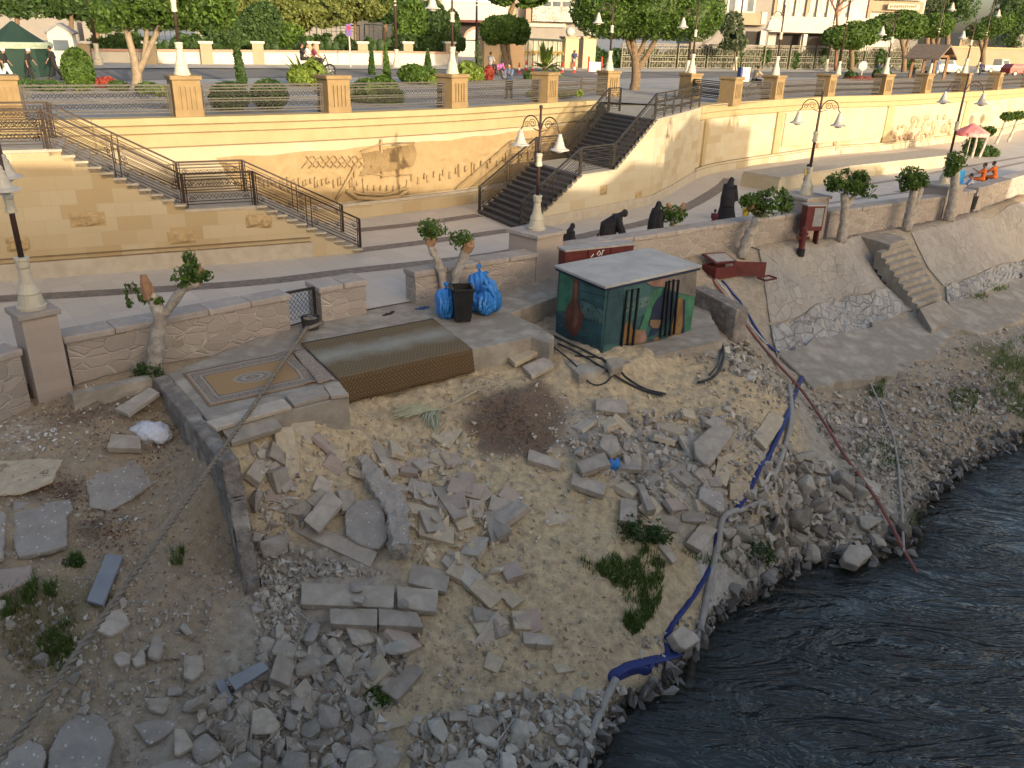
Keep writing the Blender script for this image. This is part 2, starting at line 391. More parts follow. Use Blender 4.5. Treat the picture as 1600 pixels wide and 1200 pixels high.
# relief panel: proud sheet on the wall front with boat, sail, oars and figures cut in relief
def wfront(u):
 return None
wl=spread(ws,.25);acc=[0]
for a,b in zip(wl,wl[1:]):acc.append(acc[-1]+(b-a).length)
def wpt(u,z,d=0.0):
 u=max(0,min(acc[-1]-1e-3,u));i=max(k for k in range(len(acc)) if acc[k]<=u);i=min(i,len(wl)-2);t=(wl[i+1]-wl[i]);f=(u-acc[i])/t.length
 p=wl[i]+t*f;t.normalize();return Vector((p.x+t.y*d,p.y-t.x*d,z))
def wu(px,py):
 best=None
 for i in range(len(wl)-1):
  a,b=wl[i],wl[i+1];d=ray(px,py);n=Vector((b.y-a.y,-(b.x-a.x),0));den=n.x*d[0]+n.y*d[1]
  if abs(den)<1e-9:continue
  t=(n.x*a.x+n.y*a.y)/den;q=Vector((d[0]*t,d[1]*t,0));f=(q-a).dot(b-a)/(b-a).length_squared
  if-.01<=f<=1.01:best=(acc[i]+f*(b-a).length,CH+d[2]*t)
 return best
mb=MB();U0,U1=wu(335,228)[0],wu(905,215)[0];N=150;NZ=40;rg=[]
for i in range(N+1):
 u=U0+(U1-U0)*i/N;zt=2.62+.35*(i/N)+.03*math.sin(i*.31);zb=.66;col_=[]
 for j in range(NZ+1):
  f=j/NZ;z=zb+(zt-zb)*f;uu=max(u,U0+1.2*(1-f))
  nz=mnoise.noise((u*1.7,z*1.9,1))*.6+mnoise.noise((u*5,z*6,4))*.4
  crowd=math.exp(-((z-1.15)/.35)**2)*abs(math.sin(u*7.5))*.05+math.exp(-((z-1.9)/.3)**2)*max(0,mnoise.noise((u*3,z*4,9)))*.09
  col_.append(wpt(uu,z,.03+(.02*nz+1.6*crowd if 0<j<NZ else-.02)))
 rg.append(mb.add(col_))
for a,b in zip(rg,rg[1:]):
 for j in range(NZ):mb.face((a+j,b+j,b+j+1,a+j+1))
def rel_strip(pts,w,d0=.05,d1=.13):
 q=[wpt(*wu(*p),d1) for p in pts];mb.tube(q,w,6,flat=.7)
for k in range(8):
 x0=563+k*10.3;x1=x0+10.5;rows_=[]
 for j in range(9):
  f=j/8;bow=6*math.sin(f*math.pi)+(-3*f);y0=(238-k*1.9)+f*35;
  rows_.append([wpt(*wu(x0+bow,y0+1),.05),wpt(*wu((x0+x1)/2+bow,y0),.30),wpt(*wu(x1+bow,y0),.05)])
 for a,b in zip(rows_,rows_[1:]):
  mb.poly([a[0],b[0],b[1],a[1]]);mb.poly([a[1],b[1],b[2],a[2]])
rel_strip([(593,217),(593.5,250),(594.5,278)],.05);rel_strip([(561,236),(593,224),(645,222)],.045);rel_strip([(561,268),(600,274),(640,272)],.04)
rel_strip([(539,297),(555,308),(590,310),(620,306),(634,296)],.13);rel_strip([(538,296),(562,302),(600,304),(634,292)],.08)
rel_strip([(523,311),(538,285),(553,258)],.08);rel_strip([(552,266),(552,296)],.05);rel_strip([(634,280),(634,303)],.05);rel_strip([(565,278),(566,300)],.03)
for k in range(7):x=572+k*10;rel_strip([(x,297),(x+1,289)],.06)
for k in range(26):x=405+k*6+(k%3);rel_strip([(x,285+(k*7)%9),(x,276+(k*5)%7)],.05)
for k in range(34):x=640+k*8.2+(k%3)*2;y=282-k*1.9;rel_strip([(x,y+(k*7)%13),(x+1,y-9+(k*5)%9)],.05)
for k in range(9):x=470+k*11;rel_strip([(x,262),(x+16,243+(k%3)*3)],.03);rel_strip([(x+7,243),(x+20,260)],.03)
inparent(mb.build('boat_relief',M_relief,smooth=True),LW)
# ---- right stretch of the retaining wall, with pilasters, relief panels and a stone bench below
corner=P(1083,271,0)
RWL=smooth_line([P(1028,303,0)+Vector((.9,.35,0)),Vector((9.55,45.2,0)),Vector((11.6,48.1,0))]+[p for p in UPL[14:]],5)
RWL=[Vector((p.x,p.y,0)) for p in RWL if p.y<112]
_cx=[i for i,p in enumerate(RWL) if p.y>45.1];RWL=RWL[_cx[0]:]
RW=thing('retaining_wall','pale ashlar retaining wall with relief panels, right of the dark stair','wall',tuple(RWL[0]))
mb=MB();wall_mesh(RWL,-.3,3.05,.6,mb);inparent(mb.build('wall',M_ash2),RW)
for nm,z0,z1,d,mt in(('fascia',3.05,3.38,-.04,M_fasc),('coping',3.383,3.78,-.1,M_fasc)):
 mb=MB();wall_mesh(offs_line(RWL,d),z0,z1,.6-d,mb);inparent(mb.build(nm,mt),RW)
for z0,d in((3.03,-.045),(3.37,-.105),(.56,-.145),(.42,-.145)):mb=MB();wall_mesh(offs_line(RWL,d),z0,z0+.03,.05,mb);inparent(mb.build('groove_shade',M_groove_shade),RW)
mb=MB();wall_mesh(offs_line(RWL,-.14),-.2,.55,.12,mb);inparent(mb.build('plinth',M_ash2),RW)
racc=[0]
for a,b in zip(RWL,RWL[1:]):racc.append(racc[-1]+(b-a).length)
def rpt(u,z,d=0.0):
 u=max(0,min(racc[-1]-1e-3,u));i=max(k for k in range(len(racc)) if racc[k]<=u);i=min(i,len(RWL)-2);t=RWL[i+1]-RWL[i];f=(u-racc[i])/t.length
 p=RWL[i]+t*f;t=t.normalized();return Vector((p.x+t.y*d,p.y-t.x*d,z))
def ru(px,py):
 best=None
 for i in range(len(RWL)-1):
  a,b=RWL[i],RWL[i+1];d=ray(px,py);n=Vector((b.y-a.y,-(b.x-a.x),0));den=n.x*d[0]+n.y*d[1]
  if abs(den)<1e-9:continue
  t=(n.x*a.x+n.y*a.y)/den
  if t<0:continue
  q=Vector((d[0]*t,d[1]*t,0));f=(q-a).dot(b-a)/(b-a).length_squared
  if-.01<=f<=1.01:best=(racc[i]+f*(b-a).length,CH+d[2]*t);break
 return best
for px,w in((1213,.8),(1382,.9),(1499,.9),(1100,.5)):
 r_=ru(px,215)
 if not r_:continue
 u=r_[0];mb=MB();wall_mesh([rpt(u-w/2,0,.12),rpt(u+w/2,0,.12)],-.2,3.05,.3,mb);inparent(mb.build('pilaster',M_fasc),RW)
def rpanel(x0,x1,zb,zt,figs,seed):
 u0,u1=ru(x0,215)[0],ru(x1,215)[0];random.seed(seed);m_=MB()
 m_.loft2([rpt(u0,zb,.0),rpt(u1,zb,.0),rpt(u1,zt,.0),rpt(u0,zt,.0)],[rpt(u0,zb,.06),rpt(u1,zb,.06),rpt(u1,zt,.06),rpt(u0,zt,.06)])
 m_.f=[f[::-1] for f in m_.f]
 inparent(m_.build('relief_panel',M_plas),RW);m_=MB()
 for(x,y,sx,sy) in figs:
  u,z=ru(x,y);q=[]
  for k in range(9):
   a=2*math.pi*k/9;rr=random.uniform(.6,1.15);q.append((u+sx*rr*math.cos(a),z+sy*rr*math.sin(a)))
  m_.loft2([rpt(a,b,.05) for a,b in q],[rpt(a*.7+u*.3,b*.7+z*.3,.17) for a,b in q])
 inparent(m_.build('relief_figure',M_dkrel),RW)
random.seed(3)
fig1=[(1305,235,.35,.45),(1315,205,.2,.5),(1285,215,.3,.12),(1300,250,.25,.3),(1330,194,.2,.3),(1333,204,.12,.25),(1312,228,.28,.3),(1276,222,.12,.1)]
fig1=[(1283,222,.3,.1),(1284,196,.2,.6),(1278,225,.35,.6),(1305,228,.35,.45),(1312,238,.22,.35),(1331,192,.22,.28),(1333,205,.1,.3),(1300,193,.15,.2),(1350,213,.12,.06),(1362,212,.1,.05),(1335,214,.12,.06)]
rpanel(1222,1378,.95,2.95,fig1,5)
fig2=[(random.uniform(1388,1492),random.uniform(182,234),random.uniform(.18,.5),random.uniform(.15,.45)) for _ in range(70)]
rpanel(1386,1496,.95,2.95,fig2,9)
bl=[P(1215,300,0),P(1330,279,0),P(1420,268,0),P(1500,258,0)]
bl=[Vector((p.x,p.y,0)) for p in bl];mb=MB();wall_mesh(bl,0,.62,2.2,mb);o=mb.build('stone_bench',M_ash2);tag(o,'long low sandstone bench built along the foot of the relief wall','bench')
mb=MB();wall_mesh(offs_line(bl,-.06),.62,.74,2.2,mb);s_=mb.build('seat_top',M_lst);s_.parent=o
# ---- stairs: each a thing with flank wall, treads, landing
def stair(name,label,A0,A1,B0,B1,z0,z1,nst,tread_mat,flank_mat,par,base_z,lip=.05):
 """flight from line A0-B0 (bottom, near-far edge) to A1-B1 (top)"""
 A0,A1,B0,B1=[Vector((p[0],p[1],0)) for p in(A0,A1,B0,B1)]
 t=MB();w=MB();rise=(z1-z0)/nst
 for k in range(nst):
  f0,f1=k/nst,(k+1)/nst;a0,a1,b0,b1=A0.lerp(A1,f0),A0.lerp(A1,f1),B0.lerp(B1,f0),B0.lerp(B1,f1);z=z0+rise*(k+1)
  d=(A1-A0).normalized()*.04;e=(A0-B0).normalized()*lip
  t.prism([a0-d+e,a1+e,b1,b0-d],z-.06,z)
  t.prism([a0,a1,b1,b0],z-rise,z-.0605)
  w.prism([a0+e*.4,a1+e*.4,a1-e,a0-e],base_z,z-.0615)
 t.build('treads',tread_mat,par);return t,w
 # left stair
L0,L1=Vector((-14.96,22.66,0)),Vector((-5.27,27.18,0));ldir=(L1-L0).normalized();lw=Vector((-.42,.907,0))*2.75
def lp(px,py):
 q=onplane(px,py,(L0.x,L0.y,0),(ldir.y,-ldir.x,0));return q
sTop,sL1,sL0,sBot=lp(75,235),lp(290,327),lp(400,322),lp(565,393)
LS=thing('staircase','sandstone staircase descending right along the wall, at left of the picture','staircase',(0,0,0))
def flat(v,z=0):return Vector((v.x,v.y,z))
w_up=stair('s','',sL1,sTop,sL1+lw,sTop+lw,1.78,3.67,11,M_lst,M_ash,LS,0)
w_lo=stair('s','',sBot,sL0,sBot+lw,sL0+lw,0,1.78,11,M_lst,M_ash,LS,0)
mb=MB();q=[sL1,sL0,sL0+lw,sL1+lw];mb.prism(q,1.70,1.78)
tp0=sTop-ldir*9;q=[tp0,sTop,sTop+lw,tp0+lw];mb.prism(q,3.59,3.67);mb.build('landing',M_lst,LS)
fl=MB()
def flank(pts_bot,prof,u0):
 pass
u=0;seq=[(tp0,3.585),(sTop,3.585)]
for k in range(11):
 f=k/11;z=3.67-(k+1)*(3.67-1.78)/11+(3.67-1.78)/11-.065-(3.67-1.78)/11
 a=sTop.lerp(sL1,f);b=sTop.lerp(sL1,(k+1)/11);seq+=[(a,z+(3.67-1.78)/11*1.0),(b,z+(3.67-1.78)/11)]
seq+=[(sL1,1.695),(sL0,1.695)]
for k in range(11):
 r_=1.78/11;z=1.78-k*r_-.065;a=sL0.lerp(sBot,k/11);b=sL0.lerp(sBot,(k+1)/11);seq+=[(a,z),(b,z)]
for(a,za),(b,zb) in zip(seq,seq[1:]):
 if(flat(b)-flat(a)).length<1e-4:continue
 ua=(flat(a)-flat(tp0)).dot(ldir);ub=(flat(b)-flat(tp0)).dot(ldir);nrm=Vector((ldir.y,-ldir.x,0))
 fl.poly([flat(a,0),flat(b,0),flat(b,zb),flat(a,za)],[(ua,0),(ub,0),(ub,zb),(ua,za)])
 fl.poly([flat(a,za),flat(b,zb),flat(b,zb)+lw*.2,flat(a,za)+lw*.2],[(ua,0),(ub,0),(ub,.5),(ua,.5)])
fl.build('flank_wall',M_ash,LS)
mb=MB();nrm=Vector((ldir.y,-ldir.x,0));mb.loft2([flat(tp0,0),flat(L1-ldir*1.6,0),flat(L1-ldir*1.6,.5),flat(tp0,.5)],[flat(v,z)+nrm*.06 for v,z in((tp0,0),(L1-ldir*1.6,0),(L1-ldir*1.6,.5),(tp0,.5))]);mb.build('plinth',M_lst,LS)
for z_ in(.5,.64):mb=MB();wall_mesh([flat(tp0)+nrm*.064,flat(L1-ldir*1.7)+nrm*.064],z_,z_+.028,.06,mb);mb.build('groove_shade',M_groove_shade,LS)
rs=random.Random(4)
for px,py,w,h in((137,343,.95,.42),(285,371,.85,.4),(28,382,.6,.42),(398,345,.55,.42),(415,372-25,.4,.4)):
 q=lp(px,py);nv=[];rough=MB()
 for i in range(6):
  for j in range(5):
   p=q+ldir*(i/5-.5)*w+Vector((0,0,(j/4-.5)*h));edge=i in(0,5) or j in(0,4);nv.append(p+nrm*(.005 if edge else rs.uniform(.03,.1)))
 k=rough.add(nv)
 for i in range(5):
  for j in range(4):rough.face((k+i*5+j,k+(i+1)*5+j,k+(i+1)*5+j+1,k+i*5+j+1))
 rough.build('rough_stone',M_rough,LS)
 # fill under the flights so that no light leaks
mb=MB();mb.prism([sBot+lw,sL0+lw,sL0+lw*1.02,sBot+lw*1.02],0,[.1,1.69,1.69,.1]);mb.prism([sL0+lw,tp0+lw,tp0+lw*1.02,sL0+lw*1.02],0,[1.69,3.5,3.5,1.69]);mb.build('inner_wall',M_ash,LS)
# dark stair
C0,C1=Vector((.2,31.12,0)),Vector((5.97,37.25,0));cdir=(C1-C0).normalized()
def cp(px,py):return onplane(px,py,(C0.x,C0.y,0),(cdir.y,-cdir.x,0))
dB,dL0,dL1,dT=C0,flat(cp(908,272)),flat(cp(960,266)),C1
dw=Vector((-1.85,3.25,0))
DS=thing('staircase','black stone staircase with pale ashlar flank wall, climbing away to the upper street','staircase',(0,0,0))
t1=stair('s','',dB,dL0,dB+dw,dL0+dw,0,1.83,12,M_bas,M_ash2,DS,0,lip=.09)
t2=stair('s','',dL1,dT,dL1+dw,dT+dw,1.83,3.73,12,M_bas,M_ash2,DS,0,lip=.09)
mb=MB();mb.prism([dL0,dL1,dL1+dw,dL0+dw],1.77,1.83)
topR=[dT,Vector((7.8,41.1,0)),Vector((9.62,45.3,0)),Vector((9.9,47.5,0))];mb.prism([dT]+topR[1:]+[Vector((4.6,47.5,0)),dT+dw],3.66,3.735);mb.build('landing',M_lst,DS)
fl=MB();seq=[];r1,r2=1.83/12,1.9/12
for k in range(12):seq+=[(dB.lerp(dL0,k/12),(k+1)*r1-.065),(dB.lerp(dL0,(k+1)/12),(k+1)*r1-.065)]
seq+=[(dL0,1.765),(dL1,1.765)]
for k in range(12):seq+=[(dL1.lerp(dT,k/12),1.83+(k+1)*r2-.065),(dL1.lerp(dT,(k+1)/12),1.83+(k+1)*r2-.065)]
for v in spread(topR[:3],.8):seq.append((v,3.655))
uu=0
for(a,za),(b,zb) in zip(seq,seq[1:]):
 L=(flat(b)-flat(a)).length
 if L<1e-4:continue
 fl.poly([flat(a,-.02),flat(b,-.02),flat(b,zb),flat(a,za)],[(uu,0),(uu+L,0),(uu+L,zb),(uu,za)])
 fl.poly([flat(a,za),flat(b,zb),flat(b,zb)+dw*.15,flat(a,za)+dw*.15],[(uu,0),(uu+L,0),(uu+L,.5),(uu,.5)]);uu+=L
fl.build('flank_wall',M_ash2,DS)
mb=MB();pl=[dB+cdir*.5,dL0,dL1,dT]+topR[1:3];wall_mesh(offs_line(pl,-.07),0,.42,.06,mb);mb.build('plinth',M_lst,DS)
mb=MB();wall_mesh([dT+dw,dL1+dw,dL0+dw,dB+dw],0,[3.6,1.75,1.75,.1],.1,mb);mb.build('inner_wall',M_ash2,DS)
for s_ in range(14):
 px,py=rs.uniform(870,1075),rs.uniform(200,330)
 q=cp(px,py)
 if(q-C0).dot(cdir)<1 or(flat(q)-dT).dot(cdir)>0 or q.z<.5 or q.z>.2+.38*(flat(q)-C0).dot(cdir):continue
 rough=MB();nr_=Vector((cdir.y,-cdir.x,0));nv=[]
 for i in range(5):
  for j in range(4):nv.append(q+cdir*(i/4-.5)*.5+Vector((0,0,(j/3-.5)*.4))+nr_*(.004 if i in(0,4) or j in(0,3) else rs.uniform(.03,.08)))
 k=rough.add(nv)
 for i in range(4):
  for j in range(3):rough.face((k+i*4+j,k+(i+1)*4+j,k+(i+1)*4+j+1,k+i*4+j+1))
 rough.build('rough_stone',M_rough,DS)
 # ================================================================ THE BANK
CTRL=[(0,650,-.45),(60,640,-.4),(130,630,-.3),(220,612,-.25),(0,800,-1.0),(100,740,-.85),(200,700,-.75),(270,680,-.75),(290,760,-1.1),(330,830,-1.5),(390,940,-2.05),(100,900,-1.55),(200,900,-1.65),(300,960,-2.0),(0,1000,-1.9),(100,1060,-2.3),(250,1060,-2.45),(0,1200,-2.8),(150,1190,-3.0),(330,1190,-3.2),(330,1060,-2.6),(400,600,-.3),(345,690,-.12),(390,690,-.3),(450,660,-.28),(520,640,-.5),(470,720,-.85),(560,650,-.8),(980,575,-.62),(1015,565,-.62),(650,612,-.7),(740,585,-.65),(560,720,-1.25),(650,690,-1.2),(750,670,-1.2),(830,590,-.7),(900,605,-.9),(960,595,-.75),(1060,560,-.75),(1000,620,-1.1),(1100,600,-1.0),(1180,590,-1.0),(420,740,-.95),(480,780,-1.4),(430,850,-1.9),(560,830,-1.8),(680,800,-1.8),(760,780,-1.75),(850,760,-1.8),(900,700,-1.5),(1000,700,-1.55),(1100,690,-1.6),(1180,680,-1.75),(470,930,-2.15),(600,920,-2.2),(700,900,-2.25),(800,900,-2.4),(900,860,-2.3),(1000,800,-2.1),(1100,800,-2.3),(1200,740,-2.1),(440,1010,-2.5),(600,1020,-2.65),(750,1030,-2.9),(900,960,-2.9),(1000,900,-2.8),(1000,1000,-3.4),(1100,900,-3.2),(950,1060,-3.6),(1040,1010,-3.75),(1060,960,-3.5),(1130,930,-3.75),(1600,690,-4),(1540,715,-4),(1480,755,-4),(1440,800,-4),(1420,850,-4),(1330,880,-4),(1240,893,-4),(1150,948,-4),(1100,1000,-4),(1060,1040,-4),(1040,1080,-4),(990,1105,-4),(950,1150,-4),(915,1200,-4),(400,1100,-2.9),(600,1130,-3.2),(800,1100,-3.4),(500,1190,-3.4),(700,1190,-3.6),(850,1180,-3.8),(1150,1080,-5.4),(1300,1000,-5.3),(1500,900,-5.3),(1590,780,-5),(1000,1190,-5),(880,500,-.6),(820,505,-.6),(1000,480,-.6),(1100,470,-.6),(700,540,-.7),(550,560,-.7),(1190,392,-.25),(1300,385,-.25),(1420,365,-.25),(1520,345,-.25),(1600,315,-.25),(1250,450,-1.0),(1350,430,-1.05),(1530,390,-1.15),(1600,355,-1.0),(1210,505,-1.85),(1300,470,-1.85),(1390,450,-1.85),(1600,392,-1.9),(1225,560,-2.4),(1340,520,-2.4),(1450,480,-2.4),(1600,420,-2.4),(1280,608,-2.75),(1400,575,-2.75),(1480,545,-2.8),(1520,525,-2.8),(1600,470,-2.75),(1300,630,-2.95),(1400,610,-3.0),(1500,580,-3.1),(1600,530,-3.1),(1300,700,-2.95),(1400,700,-3.2),(1500,660,-3.4),(1600,620,-3.5),(1400,780,-3.6),(1300,800,-3.35),(1250,840,-3.65)]
cp_=[tuple(P(a,b,z)) for a,b,z in CTRL]
cp_+=[(-20,2,-.5),(-20,-6,-3.4),(-14,4,-3.4),(-30,-12,-3.4),(-12,1,-5),(0,4,-5.4),(8,4,-6),(-30,-30,-6),(20,8,-6.5),(40,20,-6.5),(40,40,-3.6),(40,52,-1.6),(38,58,-.3),(60,50,-4.2),(60,75,-1.5),(60,90,-.3),(75,60,-6),(30,36,-3.6),(34,30,-5.5)]
XY=np.array([(a,b) for a,b,_ in cp_]);ZV=np.array([c for*_,c in cp_])
def tpsk(r2):return np.where(r2>1e-12,.5*r2*np.log(r2+1e-12),0)
K=tpsk(((XY[:,None]-XY[None])**2).sum(-1))+np.eye(len(XY))*.15;Pm=np.hstack([np.ones((len(XY),1)),XY])
Asys=np.block([[K,Pm],[Pm.T,np.zeros((3,3))]]);sol=np.linalg.solve(Asys,np.concatenate([ZV,np.zeros(3)]))
def tps(q):
 out=np.empty(len(q))
 for i in range(0,len(q),20000):
  c=q[i:i+20000];out[i:i+20000]=tpsk(((c[:,None]-XY[None])**2).sum(-1))@sol[:len(XY)]+np.hstack([np.ones((len(c),1)),c])@sol[len(XY):]
 return out
def axis(parts):
 o=[]
 for a,b,s in parts:o+=list(np.arange(a,b-1e-6,s))
 return np.array(o+[parts[-1][1]])
AX=axis([(-60,-16,1.5),(-16,-11,.3),(-11,11,.065),(11,22,.15),(22,34,.4),(34,80,2)])
AY=axis([(-60,2,2),(2,8.5,.3),(8.5,20,.065),(20,28,.13),(28,44,.3),(44,100,2)])
GX,GY=np.meshgrid(AX,AY);Q=np.stack([GX.ravel(),GY.ravel()],1);GZ=tps(Q)
pa=np.array([[p.x,p.y] for p in PAR]);d_=pa[1:]-pa[:-1];best=np.full(len(Q),1e9);sgn=np.zeros(len(Q))
for a,d in zip(pa[:-1],d_):
 t=np.clip(((Q-a)@d)/(d@d),0,1);r=Q-(a+t[:,None]*d);dd=np.hypot(r[:,0],r[:,1]);s_=d[0]*r[:,1]-d[1]*r[:,0]
 m=dd<best-1e-9;best[m]=dd[m];sgn[m]=np.sign(s_[m])
inside=sgn>0
GZ=np.clip(GZ,-8,-.12)
fade=np.clip(best/.6,0,1)
n1=np.array([mnoise.noise((x*.9,y*.9,.3)) for x,y in Q]);n2=np.array([mnoise.noise((x*2.7,y*2.7,3.1)) for x,y in Q]);n3=np.array([mnoise.noise((x*8,y*8,7.7)) for x,y in Q])
right=1/(1+np.exp(-(Q[:,0]-8.3)*2))*(GZ>-2.75)
amp=1-.75*right
GZ=GZ+fade*amp*(.10*n1+.095*n2+.045*n3+.05*np.abs(n3*n2))
_m=P(795,640,-1.0);GZ=GZ+.22*np.exp(-(((Q[:,0]-_m.x)/.75)**2+((Q[:,1]-_m.y)/.9)**2))
GZ=np.where(inside,np.minimum(-.3,-.12-best*.6),np.minimum(GZ,-.06))
ZG=GZ.reshape(GX.shape)
import bisect
AXl,AYl,ZL=AX.tolist(),AY.tolist(),ZG.tolist();NXl,NYl=len(AXl)-2,len(AYl)-2
def zt(x,y):
 i=min(max(bisect.bisect_left(AXl,x)-1,0),NXl);j=min(max(bisect.bisect_left(AYl,y)-1,0),NYl)
 u=(x-AXl[i])/(AXl[i+1]-AXl[i]);v=(y-AYl[j])/(AYl[j+1]-AYl[j]);a,b=ZL[j],ZL[j+1]
 return(a[i]*(1-u)+a[i+1]*u)*(1-v)+(b[i]*(1-u)+b[i+1]*u)*v
def PG(px,py):
 """where the sight line of a photo pixel meets the bank"""
 d=Vector(ray(px,py));t0=6.9/-d.z;t1=(CH+5.6)/-d.z;N=90;pt=t0
 for k in range(N+1):
  t=t0+(t1-t0)*k/N
  if CH+d.z*t<zt(d.x*t,d.y*t):
   a,b=pt,t
   for _ in range(14):
    m=(a+b)/2
    if CH+d.z*m<zt(d.x*m,d.y*m):b=m
    else:a=m
   return Vector((d.x*b,d.y*b,CH+d.z*b))
  pt=t
 return Vector((d.x*t1,d.y*t1,-7))
def tnormal(p,r=.35):
 gx=(zt(p.x+r,p.y)-zt(p.x-r,p.y))/(2*r);gy=(zt(p.x,p.y+r)-zt(p.x,p.y-r))/(2*r)
 return Vector((-gx,-gy,1)).normalized()
 # ---- colour zones of the soil (albedo only)
ZC={'dirt':(0.380,0.294,0.194),'sand':(0.602,0.468,0.285),'brown':(0.167,0.114,0.079),'fines':(0.422,0.371,0.295),'green':(0.150,0.141,0.062),'white':(0.546,0.502,0.440),'wet':(0.062,0.053,0.044),'revet':(0.391,0.335,0.257)}
ZB=[('dirt',60,680,1.8),('dirt',200,780,1.6),('dirt',100,900,1.5),('dirt',280,900,1.4),('dirt',250,1000,1.3),('brown',120,650,.55),('brown',60,755,.4),('brown',110,770,.35),('brown',150,830,.35),('brown',50,600,.5),('brown',180,620,.4),('green',60,960,.7),('green',90,1010,.6),('green',120,935,.5),('dirt',30,1060,1.2),('fines',420,1080,1.5),('fines',300,1150,1.4),('fines',470,900,.8),('fines',430,980,.7),('sand',460,740,.9),('sand',560,650,1.0),('sand',540,720,.9),('sand',650,690,.9),('sand',690,610,.9),('sand',770,600,.6),('sand',730,780,1.),('sand',820,820,1.3),('sand',850,900,1.5),('sand',800,980,1.4),('sand',700,960,.9),('sand',930,1000,1.2),('sand',1000,880,.8),('sand',960,590,.9),('sand',1050,620,1.1),('sand',1140,620,.6),('sand',880,790,1.0),('sand',1170,740,.8),('sand',1220,690,.7),('sand',620,1110,.8),('sand',760,1060,1.0),('sand',860,1100,.8),('sand',650,760,.8),('sand',1200,640,.6),('sand',930,560,.5),('brown',790,640,.85),('brown',765,665,.5),('brown',815,670,.5),('brown',830,690,.3),('brown',800,615,.35),('fines',960,690,.9),('fines',1060,730,1.1),('fines',1130,800,.8),('fines',1250,790,1.4),('fines',1160,560,.7),('fines',560,960,.7),('fines',560,1080,1.0),('fines',780,1150,1.0),('fines',1330,680,1.2),('dirt',1420,660,1.6),('dirt',1500,640,1.6),('brown',1520,610,.7),('brown',1440,700,.5),('dirt',1540,590,1.5),('green',1590,620,.8),('green',1560,560,.7),('green',1360,610,.3),('green',1400,720,.4),('fines',1400,750,1.),('white',40,670,.35),('white',20,690,.35),('white',1120,900,.35),('white',1175,885,.35),('white',1140,935,.3),('white',880,1120,.4),('revet',1250,450,2.0),('revet',1350,480,2.4),('revet',1450,430,2.4),('revet',1550,400,3),('revet',1300,560,1.8),('revet',1420,540,1.8),('revet',1540,490,2)]
Wsum=np.full(len(Q),1e-4);Cc=np.tile(np.array(ZC['dirt'])*1e-4,(len(Q),1))
jit=np.stack([n1*.5+n2*.35,n2*.4+n3*.15],1)
for nm,px,py,r in ZB:
 p=PG(px,py);dd=((Q+jit*.6-np.array([p.x,p.y]))**2).sum(1);w_=np.exp(-dd/(2*(r*.55)**2))*(1.25 if nm in('brown','white','green') else 1);w_=w_**1.6
 Wsum+=w_;Cc+=w_[:,None]*np.array(ZC[nm])
Cc/=Wsum[:,None]
wet=np.clip((-3.72+.12*n2-GZ)/.22,0,1)[:,None];Cc=Cc*(1-wet)+np.array(ZC['wet'])*wet
t=NT('bank_soil');M_soil=t;at=t.n('ShaderNodeAttribute',attribute_name='soil');co=t.coords('World')
f=t.noise(co,5.5,8,.68);g=t.noise(co,38,4,.7);cc=t.mix(t.math('MULTIPLY',t.math('SUBTRACT',f,.36),2.0),at.outputs['Color'],(.19,.15,.11));
hs=t.n('ShaderNodeHueSaturation');t.l(t.math('ADD',.72,t.math('MULTIPLY',g,.56)),hs.inputs['Value']);t.l(cc,hs.inputs['Color'])
v=t.n('ShaderNodeTexVoronoi');v.inputs['Scale'].default_value=22;t.l(co,v.inputs['Vector']);sp=t.n('ShaderNodeSeparateColor');t.l(v.outputs['Color'],sp.inputs[0])
peb=t.math('MULTIPLY',t.math('GREATER_THAN',sp.outputs[0],.86),t.math('LESS_THAN',v.outputs['Distance'],.30));c2=t.mix(t.math('MULTIPLY',peb,.6),hs.outputs[0],t.ramp(sp.outputs[1],[(0,(.18,.15,.13)),(.6,(.46,.42,.36)),(1,(.62,.58,.52))]))
t.col(c2);t.rough(.95);t.b.inputs['Specular IOR Level'].default_value=.15
h1=t.math('ADD',t.math('MULTIPLY',t.noise(co,9,6,.65),1.0),t.math('MULTIPLY',peb,.35));b1=t.bump(h1,.75,.06);t.bump(g,.35,.012,b1)
me=bpy.data.meshes.new('bank');nx,ny=len(AX),len(AY)
idx=np.arange(nx*ny).reshape(ny,nx);fa=np.stack([idx[:-1,:-1],idx[:-1,1:],idx[1:,1:],idx[1:,:-1]],-1).reshape(-1,4)
me.from_pydata(np.column_stack([Q,GZ]).tolist(),[],fa.tolist());me.polygons.foreach_set('use_smooth',[True]*len(fa))
ca=me.color_attributes.new('soil','FLOAT_COLOR','POINT');ca.data.foreach_set('color',np.column_stack([Cc,np.ones(len(Cc))]).ravel().tolist());me.materials.append(t.m)
bank=bpy.data.objects.new('riverbank',me);COL.objects.link(bank);struct(bank)
# ---- water
t=NT('river_water');co=t.coords('World',(1,1,1));t.col((.024,.029,.030));t.rough(.04);t.b.inputs['IOR'].default_value=1.55;t.b.inputs['Specular Tint'].default_value=(1,.90,.76,1)
mp=t.n('ShaderNodeMapping');mp.inputs['Rotation'].default_value=(0,0,rad(28));mp.inputs['Scale'].default_value=(.7,2.0,1);t.l(co,mp.inputs[0])
a_=t.noise(mp.outputs[0],.62,3,.5,2.4);b_=t.noise(mp.outputs[0],2.6,3,.55,1.2);cal=t.ramp(t.noise(co,.22,2),[(.35,(.25,.25,.25)),(.65,(1,1,1))])
h=t.math('MULTIPLY',t.math('ADD',a_,t.math('MULTIPLY',b_,.12)),cal);t.bump(h,1.0,.42)
tr=t.n('ShaderNodeBsdfTransparent');tr.inputs[0].default_value=(.62,.60,.48,1);at=t.n('ShaderNodeAttribute',attribute_name='clearness')
